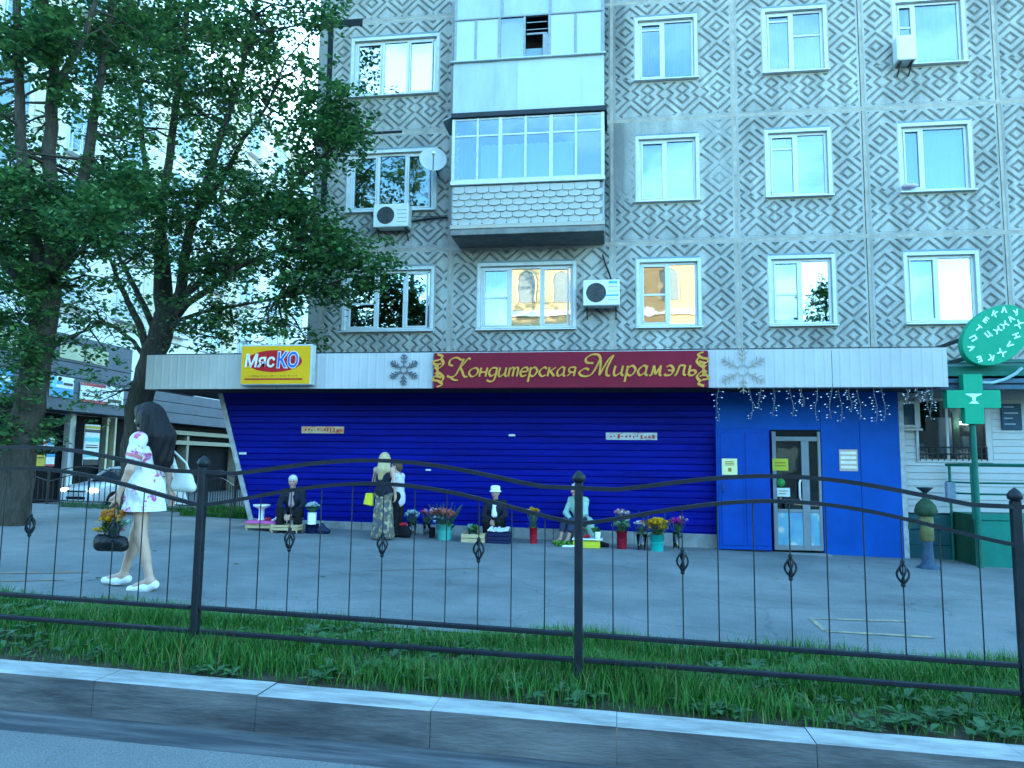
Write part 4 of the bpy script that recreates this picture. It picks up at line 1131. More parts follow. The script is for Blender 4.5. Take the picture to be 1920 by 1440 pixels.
ys = FY - 0.07
a, b = atY(812, 728, ys), atY(1327, 657, ys)
bs_ = thing('confectioner_sign', 'long burgundy sign board with gold script lettering in the middle of the canopy', 'sign', ((a.x + b.x) / 2, FY - .02, a.z))
MB().box(a.x, b.x, ys, FY - .012, a.z, b.z).build('sign_board', M_burg, bs_, bevel=.008)
GL = {
 'о': ([[(.5, 1), (.14, .78), (.05, .35), (.35, 0), (.7, .25), (.75, .7), (.5, 1)]], .86),
 'н': ([[(.1, 1), (.1, 0)], [(.62, 1), (.62, 0)], [(.1, .5), (.62, .5)]], .80),
 'д': ([[(.62, .95), (.25, .95), (.05, .5), (.25, .05), (.6, .3)], [(.65, 1), (.62, -.3), (.32, -.55), (.0, -.40)]], .80),
 'и': ([[(.1, 1), (.08, .3), (.25, 0), (.6, .4)], [(.62, 1), (.62, .2), (.8, 0)]], .86),
 'т': ([[(.05, 1), (.05, 0)], [(.05, .7), (.25, 1), (.4, .8), (.4, 0)], [(.4, .7), (.6, 1), (.76, .8), (.76, 0)]], .94),
 'е': ([[(.1, .5), (.6, .6), (.5, .98), (.2, .9), (.06, .45), (.25, .02), (.6, .15)]], .74),
 'р': ([[(.1, 1), (.1, -.62)], [(.1, .7), (.4, 1), (.68, .6), (.45, .02), (.1, .2)]], .82),
 'с': ([[(.6, .8), (.4, 1), (.1, .65), (.1, .3), (.35, 0), (.62, .15)]], .70),
 'к': ([[(.1, 1), (.1, 0)], [(.62, .98), (.15, .5)], [(.25, .55), (.65, 0)]], .76),
 'а': ([[(.6, .85), (.35, 1), (.06, .5), (.25, .02), (.58, .35)], [(.62, 1), (.6, .2), (.78, 0)]], .88),
 'я': ([[(.6, 1), (.6, 0)], [(.6, .98), (.2, .95), (.1, .7), (.25, .45), (.6, .45)], [(.35, .45), (.05, 0)]], .78),
 'м': ([[(0, .02), (.15, .1), (.2, 1)], [(.2, 1), (.42, .1)], [(.42, .1), (.68, 1)], [(.68, 1), (.7, .15), (.85, 0)]], .98),
 'э': ([[(.1, .85), (.35, 1), (.62, .6), (.5, .1), (.2, 0), (.05, .15)], [(.25, .5), (.6, .5)]], .74),
 'л': ([[(0, .03), (.12, .1), (.25, 1)], [(.25, 1), (.58, 1)], [(.6, 1), (.6, .2), (.78, 0)]], .84),
 'ь': ([[(.12, 1), (.12, 0)], [(.12, .45), (.45, .5), (.58, .25), (.4, .0), (.12, .02)]], .68),
 'К': ([[(.75, 2.0), (.55, 1.0), (.35, .2), (.0, -.05), (-.35, .1)], [(-.05, 1.25), (-.4, 1.4), (-.35, 1.95), (.1, 2.15), (.55, 1.9), (.8, 1.95)],
        [(1.3, 1.95), (1.1, 2.05), (.85, 1.5), (.6, 1.05)], [(.6, 1.05), (.85, .6), (1.1, .05), (1.4, 0)], [(0, -.1), (.3, -.35), (.65, -.4)]], 1.42),
 'М': ([[(-.1, 1.3), (-.55, 1.35), (-.7, 1.75), (-.35, 2.15), (.15, 2.1), (.4, 1.4), (.5, .05)], [(.35, 1.9), (.1, .6), (-.2, .02), (-.7, .0), (-.95, .35), (-.6, .75), (-.3, .6)],
        [(.5, .05), (.9, 1.6), (1.2, 2.1)], [(1.2, 2.1), (.95, .8), (1.0, .1), (1.25, 0)]], 1.40),
}
def catmull(p, n=7):
    if len(p) < 3: return [Vector(p[0]).lerp(Vector(p[1]), t / n) for t in range(n + 1)]
    q = [Vector(p[0])] + [Vector(x) for x in p] + [Vector(p[-1])]; out = []
    for i in range(1, len(q) - 2):
        for k in range(n):
            t = k / n; a_, b_, c_, d_ = q[i - 1], q[i], q[i + 1], q[i + 2]
            out.append(0.5 * ((2 * b_) + (c_ - a_) * t + (2 * a_ - 5 * b_ + 4 * c_ - d_) * t * t + (3 * b_ - a_ - 3 * c_ + d_) * t ** 3))
    out.append(q[-2]); return out
_dy = [0]
def pen(mb, pts, ox, oz, s, y, wmin=.10, wmax=.26, slant=.22):
    P = [Vector((p[0] + slant * p[1], p[1])) for p in catmull(pts)]
    nib = R(35); A, B = [], []
    for i, p in enumerate(P):
        d = P[min(i + 1, len(P) - 1)] - P[max(i - 1, 0)]
        if d.length < 1e-6: d = Vector((1, 0))
        d.normalize(); n = Vector((-d.y, d.x))
        w = wmin + (wmax - wmin) * abs(math.sin(math.atan2(d.y, d.x) - nib))
        A.append(p + n * w / 2); B.append(p - n * w / 2)
    _dy[0] = (_dy[0] + 1) % 7; yy = y - _dy[0] * .0012
    n = len(P)
    vs = [(ox + q.x * s, yy, oz + q.y * s) for q in A] + [(ox + q.x * s, yy, oz + q.y * s) for q in B]
    vs += [(x, yy + .012, z) for x, _, z in vs]
    fs = []
    for i in range(n - 1):
        fs += [(n + i, n + i + 1, i + 1, i), (i, i + 1, 2 * n + i + 1, 2 * n + i), (n + i, 3 * n + i, 3 * n + i + 1, n + i + 1)]
    fs += [(0, 2 * n, 3 * n, n), (n - 1, 2 * n - 1, 4 * n - 1, 3 * n - 1)]
    mb.add(vs, fs)
def script_line(word, x0, x1, zb, xh):
    adv = sum(GL[ch][1] for ch in word)
    sx_ = (x1 - x0) / (adv * xh)
    x = 0.0
    for ch in word:
        mb = MB()
        for st in GL[ch][0]: pen(mb, [(p[0] * sx_, p[1]) for p in st], x0 + x * sx_ * xh, zb, xh, ys - .012)
        mb.build('letter', M_gold, bs_)
        x += GL[ch][1]
zb_l = atY(950, 706, ys).z
xh_ = .158
script_line('Кондитерская', atY(846, 700, ys).x, atY(1080, 700, ys).x, zb_l, xh_)
script_line('Мирамэль', atY(1110, 700, ys).x, atY(1306, 700, ys).x, zb_l + .004, xh_ * 1.08)
for k, xx in ((1, a.x + .07), (-1, b.x - .07)):
    mb = MB()
    for z0_, sg_ in ((0, 1), (1, -1)):
        for q in ([(0.0, .04), (.30, .10), (.1, .2), (-.25, .24), (-.1, .34), (.25, .30)], [(.2, .16), (.38, .3), (.05, .45), (-.15, .40)], [(0.02, .30), (.02, .5)]):
            pen(mb, [(p[0] * .30 * k, (p[1] if sg_ == 1 else 1 - p[1]) * (b.z - a.z)) for p in q], xx, a.z, 1.0, ys - .012, .015, .05, 0)
    mb.build('scroll', M_gold, bs_)

# small printed strips and notices
def plate(name, label, cat, u, v, w, h, Y, m, mark=None, group=None, tilt=0.0):
    a_, b_ = atY(u - w / 2, v + h / 2, Y), atY(u + w / 2, v - h / 2, Y)
    t = thing(name, label, cat, ((a_.x + b_.x) / 2, Y + .006, a_.z), group=group)
    MB().box(a_.x, b_.x, Y, Y + .006, a_.z, b_.z).build('sheet', m, t)
    if mark:
        mb = MB(); W, H = b_.x - a_.x, b_.z - a_.z
        for q in mark: mb.box(a_.x + W * q[0], a_.x + W * q[1], Y - .003, Y + .002, a_.z + H * q[2], a_.z + H * q[3])
        mb.build('print', M_sdred if cat == 'sticker' else M_sbrown, t)
    return t
M_strip = mat('worn_orange_sticker', (0.46, 0.40, 0.26), 0.6, noise=5, col2=(0.50, 0.16, 0.07), thr=(0.44, 0.60), stretch=(1, 1, 2))
M_strip2 = mat('worn_pale_sticker', (0.42, 0.45, 0.44), 0.6, noise=5, col2=(0.34, 0.26, 0.28), thr=(0.46, 0.62), stretch=(1, 1, 2))
M_note = mat('pale_yellow_paper', (0.60, 0.58, 0.30), 0.8, noise=4, var=0.08)
M_note2 = mat('olive_yellow_paper', (0.38, 0.40, 0.04), 0.7, noise=4, var=0.1)
M_note3 = mat('pale_paper', (0.45, 0.52, 0.52), 0.8)
M_note4 = mat('tan_notice', (0.42, 0.32, 0.26), 0.7)
scr = lambda: [(q, q + rng.uniform(.02, .05), rng.uniform(.15, .45), rng.uniform(.5, .85)) for q in np.arange(.08, .92, .075)]
plate('sticker_strip', 'narrow orange and cream sticker on the left half of the shutters', 'sticker', 605, 806, 80, 12.5, SY - .022, M_strip, scr())
plate('sticker_strip', 'narrow pale grey sticker on the right half of the shutters', 'sticker', 1184, 818, 96, 13, SY - .022, M_strip2, scr())
plate('door_notice', 'pale yellow paper notice on the open blue metal door leaf', 'notice', 1368, 875, 28, 30, yl - .020, M_note, [(.2, .8, .78, .83), (.2, .8, .68, .73), (.2, .8, .58, .63), (.4, .62, .2, .42)])
plate('door_notice', 'olive yellow notice stuck on the glass of the shop door', 'notice', 1463, 871, 29, 22, yd - .012, M_note2, [(.15, .85, .6, .7), (.15, .85, .35, .45)])
plate('door_notice', 'small white notice low on the glass of the shop door', 'notice', 1469, 923, 24, 16, yd - .012, M_note3, [(.15, .85, .6, .7), (.15, .7, .3, .4)])
plate('wall_notice', 'tan notice with pale lines on the blue wall right of the door', 'notice', 1591, 863, 33, 40, SY - .026, M_note4)
nt = [o for o in bpy.data.objects if o.get('label', '').startswith('tan notice')][0]
a_, b_ = atY(1591 - 14, 863 + 20, SY - .03), atY(1591 + 14, 863 - 20, SY - .03)
mb = MB()
for k in range(4): mb.box(a_.x, b_.x, SY - .030, SY - .024, a_.z + (b_.z - a_.z) * (.12 + .22 * k), a_.z + (b_.z - a_.z) * (.24 + .22 * k))
mb.build('print_lines', M_swhite, nt)
c_ = atY(1464, 905, yd - .012); mb = MB(); mb.lathe((0, 0, 0), [(.001, 0), (.075, 0), (.075, .004), (.001, .004)], 20)
mb.v = [(c_.x + x, yd - .012 + z, c_.z + y) for x, y, z in mb.v]
tag(mb.build('round_sticker', mat('green_sticker', (0.03, 0.20, 0.05), .5)), 'round green sticker on the glass of the shop door', 'sticker')
for (u, v, w, h), lb in (((455, 850, 14, 4), 'tiny white paper scrap on the shutters near the leaning corner'), ((960, 816, 12, 4), 'tiny pale paper scrap at the centre of the shutters'), ((803, 881, 10, 3), 'tiny pale paper scrap right of the standing women')):
    a_, b_ = atY(u - w / 2, v + h / 2, SY - .02), atY(u + w / 2, v - h / 2, SY - .02)
    tag(MB().box(a_.x, b_.x, SY - .022, SY - .018, a_.z, b_.z).build('paper_scrap', M_note3), lb, 'paper scrap')

# ---------------------------------------------------------------- winter lights left up: snowflakes and icicles
M_wire = mat('dark_wire', (0.10, 0.10, 0.11), 0.6)
M_bronzew = mat('bronze_wire', (0.30, 0.24, 0.18), 0.6)
M_bulb = mat('clear_bulb', (0.75, 0.80, 0.85), 0.15)
def snowflake(label, u, v, ru, m, Y, r=.012):
    c_ = atY(u, v, Y); RR = abs(atY(u + ru, v, Y).x - c_.x)
    t = thing('snowflake_light', label, 'light decoration', (c_.x, FY - .02, c_.z - RR), group='snowflake decorations on the canopy')
    for k in range(6):
        th = R(90 + 60 * k); d_ = Vector((math.cos(th), 0, math.sin(th))); mb = MB()
        o = Vector((c_.x, Y, c_.z))
        mb.cyl(o + d_ * RR * .22, o + d_ * RR, r, n=6)
        for q, l_ in ((.42, .22), (.62, .28), (.82, .18)):
            for sgn in (-1, 1):
                e = Vector((math.cos(th + sgn * R(50)), 0, math.sin(th + sgn * R(50))))
                mb.cyl(o + d_ * RR * q, o + d_ * RR * q + e * RR * l_, r, n=6)
        mb.build('arm', m, t)
    mb = MB(); P = [Vector((c_.x, Y, c_.z)) + Vector((math.cos(R(60 * k)), 0, math.sin(R(60 * k)))) * RR * .24 for k in range(7)]
    mb.tube(P, r, 6); mb.build('hub', m, t)
snowflake('dark snowflake light hung left of the burgundy sign', 757, 693, 29, M_wire, FY - .035)
snowflake('faint bronze snowflake light right of the burgundy sign', 1393, 694, 46, M_bronzew, FY - .035, .0065)
ici = thing('icicle_lights', 'string of white icicle lights hanging under the right end of the canopy', 'string lights', (atY(1540, 735, FY + .03).x, FY + .03, fz0))
iz = fz0 - .01
MB().cyl((atY(1335, 735, FY + .03).x, FY + .03, iz), (atY(1750, 735, FY + .03).x, FY + .03, iz), .008, n=6).build('carrier_wire', M_wire, ici)
for u, Lv in ((1346, 62), (1408, 58), (1424, 40), (1450, 52), (1484, 52), (1505, 34), (1530, 60), (1557, 56), (1575, 62), (1594, 44), (1610, 58), (1641, 62), (1656, 60), (1700, 30), (1722, 26), (1738, 44), (1745, 58)):
    x = atY(u, 735, FY + .03).x; L_ = Lv / 109.0; mb = MB(); wob = rng.uniform(0, 6)
    pts = [(x + .025 * math.sin(wob + q * 5), FY + .03 + .02 * math.cos(wob + q * 4), iz - L_ * q) for q in np.linspace(0, 1, 9)]
    mb.tube(pts, .005, 5, 0)
    for q in np.arange(.1, 1.01, .085):
        i = min(7, int(q * 8)); f = q * 8 - i; p = Vector(pts[i]).lerp(Vector(pts[i + 1]), min(1, f))
        dx = rng.uniform(-.075, .075)
        mb.cyl(p, p + Vector((dx, rng.uniform(-.03, .03), rng.uniform(-.02, .005))), .004, n=4)
        mb.cyl(p + Vector((dx, 0, -.004)), p + Vector((dx * 1.35, 0, -.010)), .0075, .005, n=6, mi=1)
    mb.build('strand', [M_wire, M_bulb], ici)

# ================================================================== the pharmacy at the right edge
PY = 14.22
M_side = mat('white_siding', (0.38, 0.385, 0.385), 0.5, noise=1.2, var=0.08)
M_teal = mat('teal_panel', (0.003, 0.14, 0.105), 0.55, noise=2, var=0.2)
M_dkteal = mat('dark_teal_panel', (0.015, 0.075, 0.085), 0.55, noise=2, var=0.2)
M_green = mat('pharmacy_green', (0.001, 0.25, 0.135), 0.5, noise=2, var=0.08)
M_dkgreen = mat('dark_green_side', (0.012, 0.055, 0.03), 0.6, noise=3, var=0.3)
M_awn = mat('green_roof_sheet', (0.002, 0.10, 0.07), 0.5, noise=4, var=0.2)
ph = thing('pharmacy', 'white sided pharmacy front with a dark window and green roof edge', 'pharmacy', (atY(1800, 900, PY).x, PY, 0))
def ppart(name, mb, m, parent=None, **kw): return mb.build(name, m, parent or ph, **kw)
px0 = xend + .10; px1 = px0 + 5.0
zs_b, zs_t = atY(1780, 962, PY).z, atY(1780, 742, PY).z
wx0, wx1 = atY(1721, 800, PY).x, atY(1846, 800, PY).x
wz0, wz1 = atY(1780, 862, PY).z, atY(1780, 752, PY).z
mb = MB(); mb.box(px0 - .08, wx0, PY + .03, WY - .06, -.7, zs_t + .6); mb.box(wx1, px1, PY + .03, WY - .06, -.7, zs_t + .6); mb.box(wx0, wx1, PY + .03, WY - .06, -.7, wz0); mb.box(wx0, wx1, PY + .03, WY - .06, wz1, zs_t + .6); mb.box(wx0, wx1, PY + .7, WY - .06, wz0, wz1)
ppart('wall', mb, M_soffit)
z = zs_b; k = 0
while z < zs_t + .2:
    a, b = z, z + .116
    segs = [(px0, px1)] if (b <= wz0 + .01 or a >= wz1 - .01) else [(px0, wx0), (wx1, px1)]
    for q0, q1 in segs:
        s = MB(); s.hexa([(q0, PY - .012, a), (q1, PY - .012, a), (q1, PY + .028, a), (q0, PY + .028, a), (q0, PY + .008, b), (q1, PY + .008, b), (q1, PY + .028, b), (q0, PY + .028, b)])
        ppart('siding_board', s, M_side)
    z += .118
fr = MB(); fwp = .06
fr.box(wx0 - .05, wx1 + .10, PY - .03, PY + .02, wz0 - .05, wz0); fr.box(wx0 - .05, wx0, PY - .03, PY + .02, wz0, wz1); fr.box(wx1, wx1 + .10, PY - .03, PY + .02, wz0 - .0, wz1); fr.box(wx0 - .05, wx1 + .10, PY - .03, PY + .02, wz1, wz1 + .05)
fr.box(wx0 + (wx1 - wx0) * .42, wx0 + (wx1 - wx0) * .46, PY - .01, PY + .02, wz0, wz1)
pw = ppart('window', fr, M_side, bevel=.005)
MB().box(wx0, wx1, PY + .022, PY + .027, wz0, wz1).build('pane', M_doorglass, pw)
g = MB()
for zz in (.10, .22): g.cyl((wx0, PY - .045, wz0 + zz), (wx1, PY - .045, wz0 + zz), .012, n=6)
for q in np.linspace(0, 1, 12): g.cyl((wx0 + (wx1 - wx0) * q, PY - .045, wz0 - .02), (wx0 + (wx1 - wx0) * q, PY - .045, wz0 + .23), .008, n=6)
g.build('window_guard', M_darkmetal, pw)
s = MB()
for q, w_, h_, m__ in ((.02, .18, .16, 0), (.44, .20, .62, 1), (.66, .10, .75, 2), (.80, .10, .30, 0), (.25, .12, .1, 2)):
    s.box(wx0 + (wx1 - wx0) * q, wx0 + (wx1 - wx0) * (q + w_), PY + .35, PY + .42, wz0 + .12, wz0 + .12 + (wz1 - wz0) * h_, m__)
s.build('display', [mat('pale_blue_display', (0.22, 0.36, 0.42), .6), mat('white_display', (0.40, 0.50, 0.54), .6), mat('dark_green_display', (0.03, 0.09, 0.05), .6)], pw)
lp = atY(1808, 793, PY + .25); MB().box(lp.x - .06, lp.x + .06, PY + .24, PY + .28, lp.z - .028, lp.z + .028).build('lamp', mat('lit_lamp', (0.9, 0.9, 0.85), .5, emit=((1, 0.96, 0.86), 6.0)), pw)
# little white framed hatch window at the left
h0, h1 = atY(1688, 802, PY - .03), atY(1723, 752, PY - .03)
fr = MB(); fr.box(h0.x, h1.x, PY - .05, PY - .014, h0.z, h0.z + .05); fr.box(h0.x, h1.x, PY - .05, PY - .014, h1.z - .05, h1.z); fr.box(h0.x, h0.x + .05, PY - .05, PY - .014, h0.z + .05, h1.z - .05); fr.box(h1.x - .09, h1.x, PY - .05, PY - .014, h0.z + .05, h1.z - .05)
hw = ppart('small_window', fr, M_side, bevel=.004); MB().box(h0.x + .04, h1.x - .08, PY - .03, PY - .022, h0.z + .04, h1.z - .04).build('pane', mat('dark_glass', (0.03, 0.06, 0.09), .1, spec=.6), hw)
MB().box(h0.x - .02, h1.x + .02, PY - .09, PY - .052, h0.z - .05, h0.z - .015).build('sill', M_side, hw)
# base boards
for k in range(4):
    zz0 = -.75 + .0; a = zs_b - .02 - .27 * (k + 1); b = a + .262
    ppart('base_panel', MB().box(px0, px1, PY - .03, PY + .02, a, b), M_dkteal, bevel=.006)
ppart('base_cap', MB().box(px0, px1, PY - .045, PY + .02, zs_b - .018, zs_b - .002), M_darkmetal)
# roof edge
ra, rb = atY(1778, 698, 13.3), atY(1778, 668, 13.3)
mb = MB(); rx0 = fxr + .06
mb.hexa([(rx0, 13.3, ra.z), (px1, 13.3, ra.z), (px1, WY - .06, ra.z + .5), (rx0, WY - .06, ra.z + .5), (rx0, 13.3, ra.z + .10), (px1, 13.3, ra.z + .10), (px1, WY - .06, ra.z + .6), (rx0, WY - .06, ra.z + .6)])
ppart('roof', mb, M_awn, bevel=.01)
for q in (0.0, .115, .215):
    ppart('roof_trim', MB().box(rx0, px1, 13.24 + q * .25, 13.29 + q * .25, ra.z - q - .075, ra.z - q + .005), M_awn if q < .1 else mat('blue_grey_sheet', (0.05, 0.10, 0.15), .5), bevel=.006)
ppart('soffit', MB().box(rx0, px1, 13.36, PY - .02, zs_t + .12, zs_t + .16), M_soffit)
nb0, nb1 = atY(1879, 806, PY - .03), atY(1914, 757, PY - .03)
t = thing('notice_board', 'dark notice board on the white siding right of the green cross', 'notice board', ((nb0.x + nb1.x) / 2, PY - .015, nb0.z))
MB().box(nb0.x, nb1.x, PY - .04, PY - .013, nb0.z, nb1.z).build('board', mat('dark_blue_board', (0.02, 0.05, 0.09), .5), t, bevel=.004)
mb = MB()
for q in (.2, .42, .62, .85): mb.box(nb0.x + .04, nb1.x - rng.uniform(.05, .15), PY - .044, PY - .038, nb0.z + (nb1.z - nb0.z) * q, nb0.z + (nb1.z - nb0.z) * q + .02)
mb.build('print_lines', mat('grey_print', (0.25, 0.33, 0.38), .6), t)
# oval sign and cross
oy = 13.05
c_ = atY(1869, 628, oy)
om = thing('oval_sign', 'tilted green oval pharmacy sign ringed with white letters above the cross', 'sign', (c_.x, 13.2, c_.z - .5))
ra_, rb_, tl = .60, .43, R(40)
def oval(k, y): return [(c_.x + k * (ra_ * math.cos(t) * math.cos(tl) - rb_ * math.sin(t) * math.sin(tl)), y, c_.z + k * (ra_ * math.cos(t) * math.sin(tl) + rb_ * math.sin(t) * math.cos(tl))) for t in np.linspace(0, 2 * math.pi, 57)[:-1]]
mb = MB(); mb.loft([oval(.985, oy), oval(1, oy + .02), oval(1, oy + .15), oval(.98, oy + .16)], smooth=False); mb.build('box', M_green, om)
M_lt = mat('mint_letters', (0.55, 0.80, 0.74), .4)
def osgn(ch, zx, zy, size, rot=0.0):
    p = atY(1795 + zx / 11.08, 560 + zy / 11.08, oy - .006); lettering(om, ch, size, (p.x, oy - .006, p.z), M_lt, .004, 0, .006, rot, name='letter')
for ch, zx, zy, rt in (('А', 285, 1025, 70), ('П', 325, 825, 60), ('Т', 430, 620, 45), ('Е', 585, 450, 35), ('К', 770, 320, 20), ('А', 970, 240, 0), ('У', 1230, 295, -20), ('Ж', 1290, 535, -60), ('Н', 1235, 765, -110), ('А', 1090, 950, -130), ('Ж', 925, 1110, -150), ('К', 710, 1220, -165), ('Е', 460, 1245, 165)):
    osgn(ch, zx, zy, .125, R(rt))
for ch, zx, zy in (('Ц', 640, 745), ('Ж', 845, 660), ('Ж', 985, 550), ('А', 1120, 425)): osgn(ch, zx, zy, .12, R(-37))
MB().bar((c_.x, 13.18, c_.z - .2), (c_.x, WY - .05, c_.z - .25), .06, .06).build('bracket', M_bracket, om)
MB().bar((c_.x + .3, 13.18, c_.z + .25), (c_.x + .3, WY - .05, c_.z + .25), .06, .06).build('bracket', M_bracket, om)
cy_ = 13.0
cc = atY(1826, 748, cy_)
cr = thing('pharmacy_cross', 'green cross sign with a white bowl emblem on a tall green pole', 'sign', (cc.x, cy_ + .1, gz(cc.x, cy_)))
arm, hw_ = .405, .145
poly = [(-hw_, -arm), (hw_, -arm), (hw_, -hw_), (arm, -hw_), (arm, hw_), (hw_, hw_), (hw_, arm), (-hw_, arm), (-hw_, hw_), (-arm, hw_), (-arm, -hw_), (-hw_, -hw_)]
mb = MB()
for q in ((-hw_, hw_, -arm, arm), (-arm, -hw_, -hw_, hw_), (hw_, arm, -hw_, hw_)): mb.box(cc.x + q[0], cc.x + q[1], cy_, cy_ + .16, cc.z + q[2], cc.z + q[3])
mb.build('cross', M_green, cr)
mb = MB(); mb.prism([(cc.x + x, cc.z + z) for x, z in ((-.13, .085), (-.11, .07), (-.03, .03), (-.02, -.03), (-.08, -.075), (.08, -.075), (.02, -.03), (.03, .03), (.11, .07), (.13, .085))], cy_ - .006, cy_ + .002)
mb.build('emblem', M_lt, cr)
MB().cyl((cc.x, cy_ + .09, gz(cc.x, cy_) - .1), (cc.x, cy_ + .09, cc.z - arm), .045, n=12).build('pole', M_awn, cr)
hz = MB().tube([atY(1838, 717, 13.1), atY(1860, 718, 13.12), atY(1885, 711, 13.15), atY(1905, 700, 13.18), atY(1916, 690, 13.2)], .028, 8)
tag(hz.build('pale_pipe', mat('pale_teal_pipe', (0.22, 0.34, 0.36), .5)), 'pale curved pipe rising right of the green cross', 'pipe')
# ramp box with railing
ry = 13.32
gA, gB = atY(1826, 965, ry), atY(1826, 1064, ry)
gC = atY(1786, 960, PY - .04)
rmp = thing('ramp', 'green boxed entrance ramp in front of the white pharmacy wall', 'ramp', (gA.x + 1, ry, gz(gA.x, ry)))
mb = MB(); xr_ = gA.x + 4
zb2 = -.8
mb.add([(gA.x, ry, zb2), (xr_, ry, zb2), (xr_, ry, gA.z), (gA.x, ry, gA.z)], [(0, 1, 2, 3)], 0)
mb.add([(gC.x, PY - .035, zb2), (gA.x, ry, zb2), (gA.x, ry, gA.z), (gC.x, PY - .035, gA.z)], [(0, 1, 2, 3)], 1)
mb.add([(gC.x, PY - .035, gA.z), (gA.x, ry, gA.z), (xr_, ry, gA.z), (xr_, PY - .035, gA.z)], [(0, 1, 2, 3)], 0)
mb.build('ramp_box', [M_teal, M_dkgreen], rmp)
for k in range(3): MB().box(gA.x + k * 1.2 + .02, gA.x + k * 1.2 + 1.18, ry - .018, ry - .002, gA.z - 1.0, gA.z - .10).build('side_panel', M_teal, rmp, bevel=.006)
MB().box(gA.x - .02, xr_, ry - .03, ry + .02, gA.z - .085, gA.z + .012).build('edge_beam', M_teal, rmp, bevel=.006)
rl = thing('ramp_railing', 'thin green metal railing along the pharmacy ramp', 'railing', (gA.x + 1, ry + .05, gA.z))
zz = [atY(1860, v, ry + .05).z for v in (872, 906, 927)]
for i, v in enumerate((872, 906, 927)):
    q = atY(1826, v, ry + .05); q2 = atY(1774, v + (9 if i == 0 else 4), PY - .1)
    MB().tube([(q2.x, PY - .12, zz[i]), (q.x, ry + .05, zz[i]), (xr_, ry + .05, zz[i])], .028 if i == 0 else .016, 8).build('rail', M_awn, rl)
for x, y in ((gA.x + .02, ry + .05), (gC.x - .05, PY - .12), (gA.x + 1.4, ry + .05), (gA.x + 2.8, ry + .05)):
    MB().cyl((x, y, gA.z - (.9 if y > 13.8 else 0)), (x, y, zz[0]), .024, n=8).build('post', M_awn, rl)
# grey meter box on the railing end
q = atY(1782, 922, ry + .35)
tag(MB().box(q.x - .07, q.x + .07, q.y - .05, q.y + .05, q.z - .16, q.z + .16).build('meter_box', mat('grey_box', (0.14, 0.20, 0.26), .5), bevel=.01), 'narrow grey box fixed at the left end of the green railing', 'box')
# standpipe
g_ = gnd(1741, 1066)
sp = thing('standpipe', 'worn yellow green street standpipe with a dark cup on top beside the ramp', 'standpipe', (g_.x, g_.y, gz(g_.x, g_.y)))
o = Vector((0, 0, 0))
M_spy = mat('worn_yellow_green', (0.115, 0.108, 0.045), .7, noise=8, var=.4); M_spg = mat('worn_dark_green', (0.02, 0.048, 0.026), .7, noise=8, var=.4)
MB().lathe(o, [(.17, -.05), (.17, .03), (.12, .05), (.09, .1), (.075, .3), (.075, .42)], 16).build('base', mat('standpipe_base', (0.03, 0.06, 0.10), .7, noise=8, var=.3), sp, local=True)
MB().lathe(o, [(.085, .42), (.10, .44), (.10, .78), (.085, .80)], 16).build('column', M_spy, sp, local=True)
MB().lathe(o, [(.10, .80), (.15, .83), (.165, .88), (.14, .97), (.09, 1.03), (.04, 1.08), (.03, 1.16)], 18).build('hood', M_spg, sp, local=True)
MB().lathe(o, [(.03, 1.16), (.05, 1.18), (.125, 1.24), (.12, 1.245), (.01, 1.20)], 16).build('cup', M_darkmetal, sp, local=True)
MB().tube([(-.08, 0, .70), (-.20, -.02, .72), (-.25, -.02, .66), (-.255, -.02, .60)], .025, 8).build('spout', M_spg, sp, local=True)
